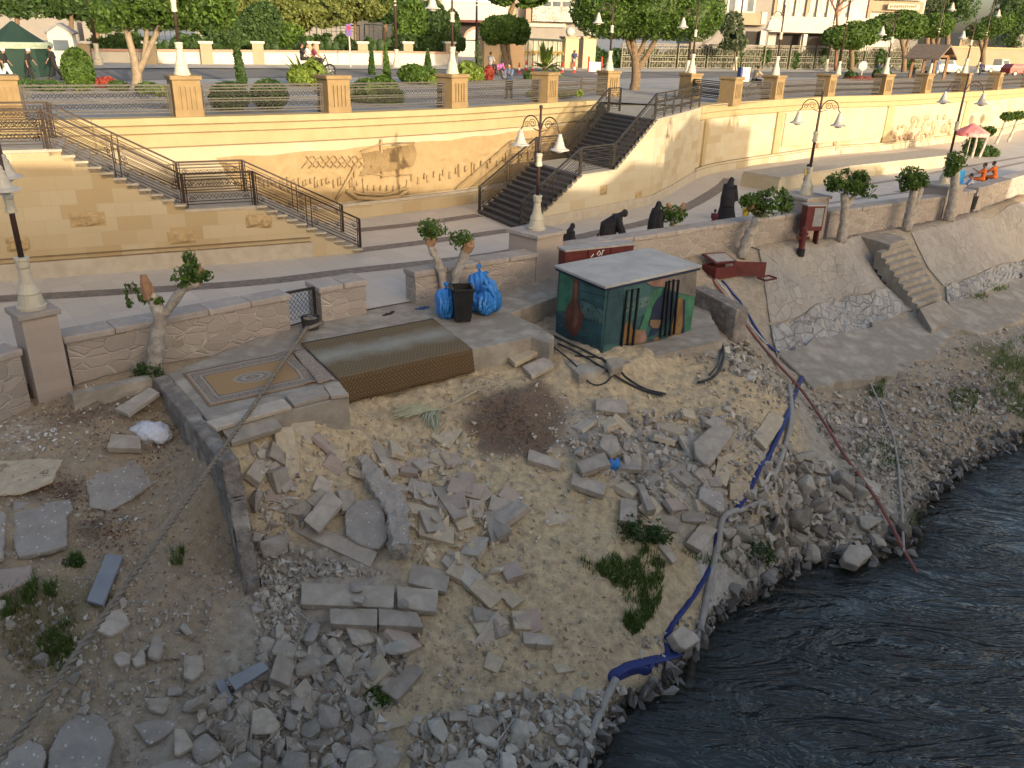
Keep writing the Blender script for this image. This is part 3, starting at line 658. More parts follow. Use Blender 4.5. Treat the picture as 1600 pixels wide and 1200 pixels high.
mx=t.n('ShaderNodeMixShader');t.l(at.outputs['Fac'],mx.inputs[0]);t.l(t.b.outputs[0],mx.inputs[1]);t.l(tr.outputs[0],mx.inputs[2]);t.l(mx.outputs[0],t.out.inputs[0])
wx=axis([(-700,-60,80),(-60,0,6),(0,20,.25),(20,34,1),(34,80,6),(80,900,80)]);wy=axis([(-900,-60,80),(-60,6,6),(6,28,.25),(28,60,2),(60,500,60)]);WX,WY=np.meshgrid(wx,wy)
dep=np.array([[WZ-zt(x,y) if-60<x<80 and-60<y<100 else 5 for x in wx] for y in wy]);ii=np.arange(WX.size).reshape(WX.shape);fa=np.stack([ii[:-1,:-1],ii[:-1,1:],ii[1:,1:],ii[1:,:-1]],-1).reshape(-1,4);dm=np.stack([dep[:-1,:-1],dep[:-1,1:],dep[1:,1:],dep[1:,:-1]],-1).reshape(-1,4).max(1);cy_=np.stack([WY[:-1,:-1],WY[1:,1:]],-1).reshape(-1,2).mean(1);cx_=np.stack([WX[:-1,:-1],WX[1:,1:]],-1).reshape(-1,2).mean(1);fa=fa[(dm>-.3)&(cy_<70+cx_*.6)]
me=bpy.data.meshes.new('river_water');me.from_pydata(np.column_stack([WX.ravel(),WY.ravel(),np.full(WX.size,WZ)]).tolist(),[],fa.tolist());a=me.attributes.new('clearness','FLOAT','POINT');a.data.foreach_set('value',np.clip(.85*np.exp(-np.maximum(dep,0).ravel()*1.7),.04,.85).tolist());me.materials.append(t.m);o=bpy.data.objects.new('river_water',me);COL.objects.link(o);struct(o)
# ---- slabs: traced top faces laid on the bank as real blocks
M_slab=simple('paving_slab',(0.462,0.391,0.310),(0.338,0.284,0.225),1.5,.85,.35,40,rand=.2,c3=(0.492,0.417,0.335),bdist=.01)
M_slabd=simple('dusty_slab',(0.523,0.418,0.281),(0.422,0.344,0.243),3,.9,.35,30,rand=.1,c3=(0.562,0.458,0.319),bdist=.015)
M_slabb=simple('bluish_slab',(.26,.265,.275),(.22,.225,.235),2,.7,.1,50,rand=.08)
M_slabp=simple('pinkish_slab',(0.422,0.333,0.271),(0.351,0.278,0.222),2.5,.85,.25,45,rand=.1)
t=NT('aggregate_concrete');co=t.coords('Object');v=t.n('ShaderNodeTexVoronoi');v.inputs['Scale'].default_value=14;t.l(co,v.inputs['Vector']);sp=t.n('ShaderNodeSeparateColor');t.l(v.outputs['Color'],sp.inputs[0])
pk=t.math('MULTIPLY',t.math('GREATER_THAN',sp.outputs[0],.80),t.math('LESS_THAN',v.outputs['Distance'],.28));bs=t.ramp(t.noise(co,2.5,6,.65),[(.35,(.40,.35,.295)),(.65,(.30,.26,.22))])
t.col(hsvrand(t,t.mix(t.math('MULTIPLY',pk,.8),bs,(.64,.60,.54)),.1));t.rough(.9);t.bump(t.math('ADD',t.noise(co,16,6,.7),t.math('MULTIPLY',pk,.4)),.6,.03);M_agg=t.m
def slab(pix,label,th=.11,mat=None,lift=.55,up=.35,broken=0,name='paving_stone',cat='slab',tilt=(0,0),group=None,seed=None):
 cx=sum(p[0] for p in pix)/len(pix);cy=sum(p[1] for p in pix)/len(pix);c=PG(cx,cy);n=tnormal(c,.45);n=(n*(1-up)+Vector((0,0,1))*up+Vector((tilt[0],tilt[1],0))).normalized()
 o=c+n*th*lift;top=[onplane(x,y,tuple(o),tuple(n)) for x,y in pix]
 R=random.Random(seed or int(cx*7+cy));pts=[]
 for i,a in enumerate(top):
  b=top[(i+1)%len(top)];L=(b-a).length;pts.append(a)
  if broken:
   k=max(1,int(L/.16))
   for j in range(1,k):
    q=a.lerp(b,j/k);side=(b-a).normalized().cross(n);pts.append(q+side*R.uniform(-1,1)*broken*min(1,L))
  elif L>.5 and R.random()<.5:
   f=R.uniform(.2,.8);side=(b-a).normalized().cross(n);ar=sum(1 for _ in());ce=sum(top,Vector())/len(top)
   for df,dp in((-.05,0),(0,.025),(.06,.004)):q=a.lerp(b,f+df);pts.append(q+(ce-q).normalized()*dp)
 bot=[p-n*th+((p-o)*-.02)+Vector((R.uniform(-.01,.01),R.uniform(-.01,.01),0)) for p in pts]
 m_=MB();m_.loft2(bot,pts);ob=m_.build(name,mat or M_slab,None,loc=tuple(o),bevel=.012 if not broken else.02,seg=2)
 roughen(ob,.022 if not broken else.05,.12 if not broken else.18,3 if not broken else-.03)
 if name=='kerb_fragment':ob.modifiers['wear'].strength=.20
 return tag(ob,label,cat,group)
def sl(s,label,**k):return slab([tuple(map(float,q.split(','))) for q in s.split()],label,**k)
G1='loose paving slabs on the sand'
sl('427,814 439,798 590,862 579,886','longest grey paving slab, lying slantwise below a shorter slab that rests on it',th=.14,lift=.8)
sl('474,812 515,763 536,785 498,832','grey paving slab lying across the upper end of the longest slab',th=.13,lift=1.7)
sl('577,690 600,687 624,738 610,746','narrow grey slab lying lengthwise just above the rough concrete kerb piece',th=.12)
sl('626,721 641,704 678,718 665,742','brownish slab half sunk in sand beside the narrow grey slab',th=.1,mat=M_slabp,lift=.25)
sl('658,698 666,690 716,720 709,731','thin pale slab tilted in the sand below the palm frond',th=.12)
sl('679,686 706,656 726,668 702,701','slab half covered by sand at the tip of the palm frond',th=.1,mat=M_slabd)
sl('641,744 675,757 685,790 668,787 636,764','grey slab leaning with a red brick edge, right of the rough kerb piece',th=.14)
sl('674,760 706,757 731,804 709,811','pale narrow slab pointing down the slope, third in the row right of the kerb piece',th=.13)
sl('635,786 650,786 695,800 694,811 636,800','thin flat slab lying level just right of the rough kerb piece',th=.09,mat=M_slabd)
sl('655,810 710,824 709,850 654,835','sandy slab with a round stain below the thin flat slab',th=.12,mat=M_slabd)
sl('689,876 702,856 757,902 735,920','clean grey slab lying slantwise alone right of the slab stack',th=.12)
sl('757,905 778,912 822,936 800,950','slab almost buried in sand beside the clean slanting slab',th=.1,mat=M_slabd,lift=.3)
sl('637,910 644,877 704,896 697,925','square grey slab at the top right of the slab stack',th=.12,lift=.9)
sl('620,916 685,921 682,956 621,949','square grey slab in front of the stack, right of the long one',th=.13,lift=1.3)
sl('471,910 616,916 615,949 470,944','long grey slab of the stack with two stones lying on it',th=.15,lift=1.3)
sl('515,950 590,951 589,978 516,974','lower left kerb block of the slab stack',th=.22,lift=.85)
sl('591,950 652,956 662,980 592,976','lower right kerb block of the slab stack with a stone on top',th=.22,lift=.85)
sl('538,800 560,780 595,778 602,805 606,840 592,858 565,852 540,836','big broken piece of grey concrete leaning against the rough kerb piece',th=.2,mat=M_agg,broken=.03,lift=.9,tilt=(-.1,-.25),name='concrete_chunk',cat='rubble')
sl('451,690 459,641 495,641 488,694','slab standing steeply in the sand below the platform edge slabs',th=.1,mat=M_slabd,up=0,tilt=(0,-.25))
sl('347,672 428,644 441,667 362,692','grey slab fallen from the left end of the platform edge',th=.12,lift=1.4)
sl('405,748 440,768 460,790 418,782','thin slab sticking out of sand with a dark red underside',th=.07,mat=M_slabp,tilt=(0,-.2))
sl('20,782 65,785 110,779 114,795 104,805 105,852 70,862 30,869 22,857 20,835','large square piece of asphalt with pale specks on the left bank',th=.12,mat=M_agg,broken=.012,name='asphalt_piece',cat='rubble')
sl('131,725 180,715 212,717 241,755 205,780 172,797 140,792 135,762','large pointed piece of asphalt with pale specks below the white sack',th=.1,mat=M_agg,broken=.015,name='asphalt_piece',cat='rubble',lift=.35)
sl('-20,720 60,715 98,717 82,752 37,770 -20,776','sandy broken concrete sheet flat on the ground at the left edge',th=.06,mat=M_slabd,broken=.02,name='concrete_chunk',cat='rubble',lift=.3)
sl('-30,790 9,800 5,870 -30,885','piece of asphalt cut by the left edge, beside the square one',th=.12,mat=M_agg,broken=.015,name='asphalt_piece',cat='rubble')
sl('-30,892 15,886 49,881 50,907 -30,940','pale pinkish broken stone plate at the left edge',th=.14,mat=M_slabp,broken=.02,name='stone_plate',cat='rubble')
sl('174,678 219,680 221,701 167,699','square grey slab lying just left of the white sack',th=.14,lift=.8)
sl('165,865 192,868 160,945 135,938','smooth bluish plank of stone lying alone on the left bank',th=.08,lift=1.7,mat=M_slabb,name='stone_plank',cat='slab')
sl('179,638 234,605 250,613 200,647','grey slab leaning on rubble against the corner of the platform wall',th=.1,lift=2.2,tilt=(-.1,0))
sl('72,1205 77,1172 92,1135 120,1115 142,1112 160,1117 179,1152 175,1170 160,1225 75,1225','largest flat broken concrete piece at the lower left corner',th=.16,mat=M_agg,broken=.02,name='concrete_chunk',cat='rubble')
sl('-20,1190 45,1155 67,1162 73,1182 62,1225 -20,1225','flat rounded concrete piece cut by the lower left corner',th=.16,mat=M_agg,broken=.02,name='concrete_chunk',cat='rubble')
sl('205,1132 250,1120 285,1127 260,1150 232,1165','pointed specked concrete piece between the largest one and the heap',th=.14,mat=M_agg,broken=.02,name='concrete_chunk',cat='rubble')
sl('235,1195 290,1179 317,1195 312,1222 230,1222','specked concrete piece cut by the bottom edge left of the heap',th=.16,mat=M_agg,broken=.02,name='concrete_chunk',cat='rubble')
sl('271,1137 287,1136 305,1165 277,1181 271,1180','smooth five sided stone right of the pointed concrete piece',th=.16,broken=.012,name='broken_stone',cat='stone')
sl('150,985 172,954 192,950 204,975 172,995','pale broken stone lying beside the thick mooring rope',th=.16,broken=.015,name='broken_stone',cat='stone')
sl('230,1090 267,1087 260,1112 252,1117 231,1107','squarish grey stone above the pointed concrete piece',th=.15,broken=.012,name='broken_stone',cat='stone')
sl('286,1022 316,1022 319,1047 300,1064 287,1057','dark grey stone below a scrap of blue litter',th=.16,broken=.012,name='broken_stone',cat='stone')
sl('230,1025 236,997 250,990 257,1012 246,1031','upright pale stone, right end of a row of three',th=.16,broken=.01,name='broken_stone',cat='stone')
sl('176,1022 190,1014 204,1022 202,1037 187,1042 177,1032','round stone, left end of a row of three',th=.16,broken=.012,name='broken_stone',cat='stone')
sl('206,1030 220,1012 228,1022 226,1038 212,1042','smallest stone, middle of a row of three',th=.14,broken=.01,name='broken_stone',cat='stone')
sl('355,1060 410,1033 420,1045 368,1078','bluish plank of stone resting on the lower left heap',th=.1,mat=M_slabb,lift=2.4,name='stone_plank',cat='slab')
sl('335,1065 350,1060 365,1092 355,1101','short bluish plank standing at the end of the longer one',th=.09,mat=M_slabb,lift=1.2,name='stone_plank',cat='slab')
sl('827,701 876,719 875,733 824,718','thick pale slab, upper left of the three around the blue scrap',th=.15,lift=.9)
sl('900,722 944,706 955,725 910,739','grey slab touching the blue plastic scrap',th=.14,lift=1.1)
sl('895,737 946,755 944,774 892,756','thick pale slab below the one touching the blue scrap',th=.15,lift=.9)
sl('970,777 996,782 996,817 968,812','upright square slab above the dark green bush',th=.15,lift=1.0)
sl('995,755 1005,755 1026,795 1012,797','thin slab on edge behind the upright square slab',th=.2,lift=1.2)
sl('942,677 965,682 971,702 955,711 935,695','dark square stone in the middle of the rubble pile',th=.18,broken=.01,name='broken_stone',cat='stone',lift=1.0)
sl('1083,690 1122,657 1147,672 1137,690 1107,727 1097,722 1087,712','biggest pale slab of the pile with a jagged lower end',th=.14,broken=.02,lift=2.2,tilt=(-.05,-.2))
sl('1116,747 1122,717 1155,700 1135,760','sandy slab sloping down beside the biggest pale slab',th=.12,mat=M_slabd)
sl('1177,680 1205,640 1228,655 1198,702','sandy slab lying under the blue hose',th=.12,mat=M_slabd)
sl('1072,847 1095,817 1122,827 1097,861','square pale slab with a stone on it, left of the blue hose',th=.16,lift=1.0)
sl('1022,812 1037,810 1042,842 1027,847','long stone right of the dark green bush',th=.16,broken=.01,name='broken_stone',cat='stone')
sl('1028,852 1042,847 1059,874 1052,880','long slab pointing down towards the grass',th=.12)
sl('1095,760 1132,770 1132,800 1122,797 1092,777','dark square chunk of concrete beside the blue hose',th=.25,mat=M_agg,broken=.012,lift=.9,name='concrete_chunk',cat='rubble')
sl('845,790 885,789 901,811 857,822','flat slab blurred by sand in the middle of the sand slope',th=.08,mat=M_slabd,lift=.35)
sl('931,621 979,624 980,646 931,640','grey slab standing below the loose black cables',th=.14,lift=1.1)
sl('816,572 854,555 866,570 831,587','grey slab just below the broken corner of the platform',th=.13,lift=1.1)
sl('788,552 820,539 840,550 805,568','sandy slab tucked under the broken corner of the platform',th=.13,lift=1.1,mat=M_slabd)
sl('731,963 765,958 795,973 748,990','pale slab sunk in sand right of the slab stack',th=.12,lift=.4,mat=M_slabd)
sl('755,1042 762,1017 790,1030 777,1052','diamond shaped slab sunk in the lower sand',th=.12,lift=.45,mat=M_slabd)
sl('816,986 860,992 865,1008 819,1005','clean thick slab alone in the smooth sand',th=.18,lift=.75)
sl('862,1036 880,1037 900,1047 872,1052','pointed stone plate alone in the sand below the clean slab',th=.08,lift=.5,mat=M_slabd)
sl('1050,990 1065,976 1087,987 1096,1000 1072,1015 1062,1010','large square stone at the waterline beside the grey hose',th=.25,lift=1.2,broken=.012,name='broken_stone',cat='stone')
sl('1087,1020 1097,1005 1126,1007 1135,1030','dark wet slab lying at the edge of the water',th=.1,lift=1.0,mat=M_slabb)
sl('1077,1090 1091,1080 1122,1105 1105,1115','reddish slab under shallow water beside the grey hose',th=.12,lift=4,mat=M_slabp)
sl('702,1110 729,1110 730,1126 702,1126','small square slab on edge in the bottom heap',th=.14,lift=1)
sl('735,1122 767,1116 784,1130 760,1152 742,1142','dark rounded stone plate in the bottom heap',th=.18,lift=.9,broken=.012,name='broken_stone',cat='stone')
sl('696,1190 747,1182 762,1205 690,1222','broad stone cut by the bottom edge in the heap',th=.2,lift=.8,broken=.012,name='broken_stone',cat='stone')
sl('1317,867 1327,850 1355,850 1364,865 1342,885 1320,877','square pale block standing out at the edge of the water',th=.28,lift=1.4,broken=.015,name='stone_block',cat='stone')
sl('1322,750 1340,740 1377,757 1375,770 1355,780','flat pale slab under the red hose among the rocks',th=.12,lift=1.0)
sl('947,560 972,557 975,570 955,577','small pale block at the front corner of the painted kiosk',th=.25,lift=.9,broken=.01,name='stone_block',cat='stone')
sl('557,712 572,712 600,738 631,765 642,850 612,850 606,800 590,775 570,745','rough grey kerb piece standing like a crooked wall between the slabs',th=.42,mat=M_agg,broken=.05,lift=.75,name='kerb_fragment',cat='rubble')
# ---- rubble
def hull(R,dims,npts=12):
 bm=bmesh.new()
 for _ in range(npts):
  v=Vector((R.uniform(-1,1),R.uniform(-1,1),R.uniform(-1,1)));m_=max(abs(v.x),abs(v.y),abs(v.z));v=v/m_*R.uniform(.75,1) if R.random()<.7 else v.normalized()
  bm.verts.new((v.x*dims[0]/2,v.y*dims[1]/2,v.z*dims[2]/2))
 r=bmesh.ops.convex_hull(bm,input=bm.verts);bmesh.ops.delete(bm,geom=list({e for e in r['geom_interior']+r['geom_unused'] if isinstance(e,bmesh.types.BMVert)}),context='VERTS')
 return bm
M_stone=simple('broken_stone',(0.431,0.376,0.303),(0.329,0.284,0.229),2.4,.9,.5,22,rand=.22,c3=(0.482,0.421,0.344),bdist=.03)
M_stonew=simple('whitewashed_stone',(0.552,0.508,0.430),(0.433,0.393,0.333),4,.9,.5,22,rand=.12,bdist=.03)
M_rock=simple('dark_rock',(0.246,0.206,0.161),(0.168,0.140,0.108),3,.85,.6,16,rand=.2,c3=(0.316,0.268,0.215),bdist=.04)
RS=random.Random(11);protos=[]
for k in range(18):
 bm=hull(RS,(1,RS.uniform(.6,.95),RS.uniform(.4,.7)),RS.choice((10,12,14,18)))
 bmesh.ops.bevel(bm,geom=bm.edges[:],offset=.05,segments=2,affect='EDGES',profile=.6)
 me=bpy.data.meshes.new('broken_stone');bm.to_mesh(me);bm.free();protos.append(me)
def stone_obj(p,size,mat,label,group,R,sink=.25,name='broken_stone'):
 base=R.choice(protos);key=(base.name,mat.name)
 if key not in _sm:m_=base.copy();m_.materials.clear();m_.materials.append(mat);_sm[key]=m_
 o=bpy.data.objects.new(name,_sm[key]);COL.objects.link(o);o.scale=(size*R.uniform(.85,1.2),size*R.uniform(.85,1.15),size*R.uniform(.85,1.25))
 n=tnormal(p,.25);o.rotation_euler=(n.to_track_quat('Z','Y')@Euler((R.uniform(-.35,.35),R.uniform(-.35,.35),R.uniform(0,6.28))).to_quaternion()).to_euler()
 o.location=p+n*size*(.28-sink*.28);return tag(o,label,'stone',group)
_sm={}
def in_poly(x,y,pg):
 c=False;j=len(pg)-1
 for i in range(len(pg)):
  if(pg[i][1]>y)!=(pg[j][1]>y) and x<(pg[j][0]-pg[i][0])*(y-pg[i][1])/(pg[j][1]-pg[i][1])+pg[i][0]:c=not c
  j=i
 return c
def heap(pg,n,smin,smax,mat,label,group,seed,gap=.62,sink=.25):
 R=random.Random(seed);xs=[a for a,_ in pg];ys=[b for _,b in pg];got=[];tries=0
 while len(got)<n and tries<n*60:
  tries+=1;x,y=R.uniform(min(xs),max(xs)),R.uniform(min(ys),max(ys))
  if not in_poly(x,y,pg):continue
  s=smin+(smax-smin)*R.random()**1.6*max(.25,1-tries/(n*50))
  p=PG(x,y)
  if any((p-q).length<(s+t_)*.5*gap for q,t_ in got):continue
  got.append((p,s));stone_obj(p,s,R.choice(mat) if isinstance(mat,(list,tuple)) else mat,label,group,R,sink)
 return got
SEG=[([(320,1215),(300,1085),(375,1050),(430,985),(560,985),(640,1020),(615,1090),(600,1160),(610,1215)],72,.26,.62,[M_stone,M_stone,M_agg],'one of the big grey broken stones of the lower left heap','stones of the lower left heap',21),([(885,695),(1000,650),(1150,640),(1190,690),(1150,800),(1070,800),(985,760),(905,720)],46,.18,.46,[M_stone,M_agg],'one of the grey stones piled right of centre, left of the blue hose','stones of the middle rubble pile',22),([(1140,790),(1220,700),(1330,730),(1410,830),(1330,875),(1240,880),(1150,910),(1125,850)],52,.28,.68,[M_stone,M_stone,M_rock],'one of the rocks heaped between the blue hose and the red hose','rocks between the hoses by the water',23),([(640,1130),(790,1085),(900,1085),(975,1075),(930,1150),(890,1215),(640,1215)],46,.18,.44,[M_stonew,M_stone],'one of the whitish stones heaped at the bottom edge left of the grey hose','whitish stones at the bottom',24),([(1125,545),(1160,530),(1225,590),(1240,640),(1200,610),(1150,590)],16,.2,.42,[M_rock,M_stone],'one of the dark stones around the black cable right of the kiosk','dark stones right of the kiosk',25),([(0,940),(330,940),(330,1090),(200,1120),(0,1110)],18,.12,.3,[M_stone,M_agg],'small stone scattered alone on the dirt of the left bank','small stones on the left bank',26),([(1260,640),(1400,610),(1560,570),(1590,640),(1530,700),(1440,770),(1390,770),(1290,700)],34,.16,.36,[M_rock,M_stone],'one of the stones strewn over the right slope above the water','stones on the right slope',27),([(395,830),(470,860),(620,900),(470,905),(450,990),(400,960)],16,.14,.3,[M_stone,M_agg],'one of the small stones between the longest slab and the slab stack','stones left of the slab stack',28)]
for s in SEG:heap(*s)
for px,py,s,lb in((557,936,.24,'small rough stone lying on the long slab of the stack'),(562,955,.26,'pale stone lying on the lower left kerb block'),(632,965,.3,'brownish stone lying on the lower right kerb block'),(1098,822,.24,'stone lying on the square pale slab by the blue hose'),(1240,810,.8,'huge dark boulder left of the red hose near the water'),(1310,760,.75,'big cracked boulder just left of the red hose'),(1350,820,.6,'big pale boulder at the foot of the red hose'),(1465,858,.5,'long dark rock lying in the shallow water'),(420,860,.6,'rough lump of mortar at the end of the broken platform wall'),(400,790,.42,'rough lump on the broken end of the platform wall')):
 p=PG(px,py);o=stone_obj(p+Vector((0,0,.22 if 'lying on' in lb else.05)),s,M_agg if 'rough' in lb else M_rock if 'dark' in lb else M_stone,lb,None,RS,name='boulder' if s>.45 else 'broken_stone')
 if s==.5:o.scale=(1.3,.45,.4)
SHORE=[(1640,680),(1600,692),(1540,715),(1480,757),(1440,800),(1425,850),(1330,885),(1240,897),(1150,950),(1100,1002),(1060,1044),(1040,1084),(990,1110),(950,1155),(910,1215)]
shore_zone=[(x-6,y-24) for x,y in SHORE]+[(x+8,y+16) for x,y in SHORE[::-1]]
def blocks(pg_,n,seed,label,group):
 R=random.Random(seed);xs=[a for a,_ in pg_];ys=[b for _,b in pg_];k=0
 while k<n:
  x,y=R.uniform(min(xs),max(xs)),R.uniform(min(ys),max(ys))
  if not in_poly(x,y,pg_):continue
  k+=1;p=PG(x,y);L,W_,T=R.uniform(.35,.75),R.uniform(.28,.4),R.uniform(.09,.16);m_=MB();m_.box((0,0,0),(L,W_,T));m_.v=[(a+R.uniform(-.03,.03),b+R.uniform(-.03,.03),c) for a,b,c in m_.v];o=m_.build('paving_stone',R.choice([M_slab,M_slab,M_slabd,M_slabp]),None,bevel=.014,seg=2);roughen(o,.03,.12);nn=tnormal(p,.4);o.location=p+nn*T*R.uniform(0,.6);o.rotation_euler=(nn.to_track_quat('Z','Y')@Euler((R.uniform(-.4,.4),R.uniform(-.4,.4),R.uniform(0,6.28))).to_quaternion()).to_euler();tag(o,label,'slab',group)
blocks([(560,690),(740,700),(830,800),(760,860),(660,850),(560,740)],22,41,'one of the small half buried slabs strewn in the middle of the sand','half buried slabs in the sand')
blocks([(395,690),(540,700),(560,790),(440,800),(395,760)],14,42,'one of the half buried slabs inside the broken platform wall','half buried slabs by the platform wall')
blocks([(880,660),(1180,640),(1170,790),(1040,850),(960,760)],26,43,'one of the tumbled slabs among the stones of the middle pile','tumbled slabs of the middle pile')
blocks([(700,870),(880,890),(900,1040),(720,1060)],8,45,'one of the half buried slabs in the lower smooth sand','half buried slabs in the lower sand')
blocks([(400,1000),(640,990),(700,1060),(600,1190),(340,1190)],10,44,'one of the broken slabs among the stones of the lower left heap','broken slabs of the lower left heap')
# small rubble and gravel: one uncountable mass
def stuff_rubble(name,zones,mat,seed):
 R=random.Random(seed);V=[];Fc=[];base_=[]
 for k in range(10):
  bm=hull(R,(1,R.uniform(.6,1),R.uniform(.4,.8)),9);base_.append(([v.co.copy() for v in bm.verts],[[v.index for v in f.verts] for f in bm.faces])) if not bm.verts.index_update() else 0;bm.free()
 for pg,n,s0,s1 in zones:
  xs=[a for a,_ in pg];ys=[b for _,b in pg];k=0
  while k<n:
   x,y=R.uniform(min(xs),max(xs)),R.uniform(min(ys),max(ys))
   if not in_poly(x,y,pg):continue
   if(x-795)**2/60**2+(y-650)**2/48**2<1:k+=.2;continue
   k+=1;p=PG(x,y);s=s0+(s1-s0)*R.random()**2.5;E=Euler((R.uniform(0,6),R.uniform(0,6),R.uniform(0,6))).to_matrix();v,f=R.choice(base_);o=len(V)
   V+=[tuple(p+E@(c*s)+Vector((0,0,s*.15))) for c in v];Fc+=[[o+i for i in q] for q in f]
 me=bpy.data.meshes.new(name);me.from_pydata(V,[],Fc);me.materials.append(mat);o=bpy.data.objects.new(name,me);COL.objects.link(o);return tag(o,None,None,None,'stuff')
t=NT('small_rubble');g_=t.n('ShaderNodeNewGeometry');t.col(t.ramp(g_.outputs['Random Per Island'],[(0,(.23,.195,.16)),(.5,(.40,.345,.28)),(.9,(.50,.44,.36)),(1,(.55,.51,.45))]));t.rough(.95);t.bump(t.noise(t.coords('World'),30,4),.4,.02);M_small=t.m
stuff_rubble('rubble',[(SEG[0][0],1500,.04,.3),(SEG[1][0],1000,.03,.28),(SEG[2][0],1100,.05,.36),(SEG[3][0],1100,.04,.26),(SEG[4][0],260,.05,.28),(SEG[5][0],900,.02,.16),(SEG[6][0],2200,.03,.26),(SEG[7][0],650,.03,.22),([(560,620),(760,590),(870,640),(900,800),(1000,1000),(640,1090),(640,850),(430,760),(420,690)],450,.02,.16),([(390,690),(440,700),(500,800),(420,870),(400,800)],260,.05,.3),([(600,690),(730,680),(760,830),(640,870)],260,.03,.2),([(1040,540),(1180,560),(1260,640),(1120,640)],300,.03,.2),([(395,900),(470,905),(470,1000),(400,1010)],400,.04,.22),([(1240,600),(1600,500),(1600,690),(1480,760),(1400,830)],2600,.03,.2),([(560,980),(760,980),(760,1120),(620,1120)],140,.02,.12),([(880,600),(930,640),(990,690),(880,700),(850,650)],160,.02,.11),([(1000,1000),(1090,950),(1140,920),(1100,1010),(1040,1070),(990,1080)],200,.04,.2),([(0,600),(250,600),(330,800),(400,950),(0,950)],2200,.012,.1),([(395,700),(800,560),(880,700),(1000,1050),(650,1090),(640,850),(420,800)],520,.012,.06),([(1130,640),(1260,640),(1240,760),(1150,790)],130,.03,.15),([(0,1090),(230,1090),(230,1200),(0,1200)],300,.02,.1)],M_small,31)
t=NT('wet_shore_stone');g_=t.n('ShaderNodeNewGeometry');t.col(t.ramp(g_.outputs['Random Per Island'],[(0,(.06,.052,.045)),(.5,(.13,.115,.10)),(1,(.26,.235,.205))]));t.rough(.5);t.bump(t.noise(t.coords('World'),18,4),.5,.03);M_shore=t.m
t=NT('sandy_fragment');g_=t.n('ShaderNodeNewGeometry');t.col(t.ramp(g_.outputs['Random Per Island'],[(0,(.36,.29,.2)),(.6,(.5,.4,.27)),(1,(.58,.48,.34))]));t.rough(.95);t.bump(t.noise(t.coords('World'),30,4),.4,.02)
stuff_rubble('shore_stones',[(shore_zone,900,.06,.5)],M_shore,33)
stuff_rubble('sandy_fragments',[([(430,700),(560,620),(760,590),(1100,600),(1200,660),(1000,880),(1000,1000),(900,1080),(640,1090),(640,850),(480,800)],1700,.012,.16),([(480,700),(740,660),(800,900),(660,900),(640,800)],400,.04,.3)],t.m,37)
t=NT('litter');g_=t.n('ShaderNodeNewGeometry');t.col(t.ramp(g_.outputs['Random Per Island'],[(0,(.62,.62,.6)),(.3,(.5,.47,.42)),(.7,(.35,.29,.22)),(.97,(.2,.13,.09)),(1,(.1,.2,.5))]));t.rough(.7);M_lit=t.m
def litter(zones,seed):
 R=random.Random(seed);m_=MB()
 for cx,cy,rx,ry,n in zones:
  for _ in range(n):
   x,y=R.gauss(cx,rx),R.gauss(cy,ry);p=PG(x,y)+Vector((0,0,.02));s=R.uniform(.015,.05);a=R.uniform(0,3.14);E=Euler((R.uniform(-.5,.5),R.uniform(-.5,.5),a)).to_matrix()
   k=m_.add([p+E@Vector(v) for v in((-s,-s*.6,0),(s,-s*.6,.004),(s*.8,s*.6,.015),(-s,s*.5,.006),(-s,-s*.6,-.006),(s,-s*.6,-.003),(s*.8,s*.6,.007),(-s,s*.5,-.003))])
   for q in((0,1,2,3),(7,6,5,4),(0,4,5,1),(1,5,6,2),(2,6,7,3),(3,7,4,0)):m_.face([k+i for i in q])
 return tag(m_.build('litter',M_lit),None,None,None,'stuff')
M_leaf=NT('fallen_leaf_brown');_g=M_leaf.n('ShaderNodeNewGeometry');M_leaf.col(M_leaf.ramp(_g.outputs['Random Per Island'],[(0,(.07,.04,.028)),(.6,(.15,.08,.05)),(1,(.25,.15,.09))]));M_leaf=M_leaf.m
def leaf_litter(zones,seed):
 R=random.Random(seed);m_=MB()
 for cx,cy,rx,ry,n in zones:
  for _ in range(n):
   p=PG(R.gauss(cx,rx),R.gauss(cy,ry))+Vector((0,0,R.uniform(.01,.04)));s=R.uniform(.012,.04);E=Euler((R.uniform(-.7,.7),R.uniform(-.7,.7),R.uniform(0,6))).to_matrix();m_.poly([p+E@Vector(v) for v in((-s,0,0),(0,-s*.5,.004),(s,0,0),(0,s*.5,.004))])
 return tag(m_.build('fallen_leaves',M_leaf),None,None,None,'stuff')
leaf_litter([(130,645,50,14,420),(110,770,28,12,380),(155,825,22,18,320),(190,690,40,14,220),(250,670,20,12,160),(60,760,20,10,140),(45,612,25,8,160),(190,850,25,25,160),(240,720,20,20,140),(790,645,28,26,700),(820,680,22,14,260),(300,900,60,60,160)],6)
litter([(890,685,25,12,50),(920,640,40,25,40),(60,680,40,15,110),(200,700,90,60,60),(850,800,50,20,25),(300,900,120,120,40),(1160,560,25,15,15),(600,760,120,80,35),(800,1060,120,50,20),(1400,680,90,50,30)],5)
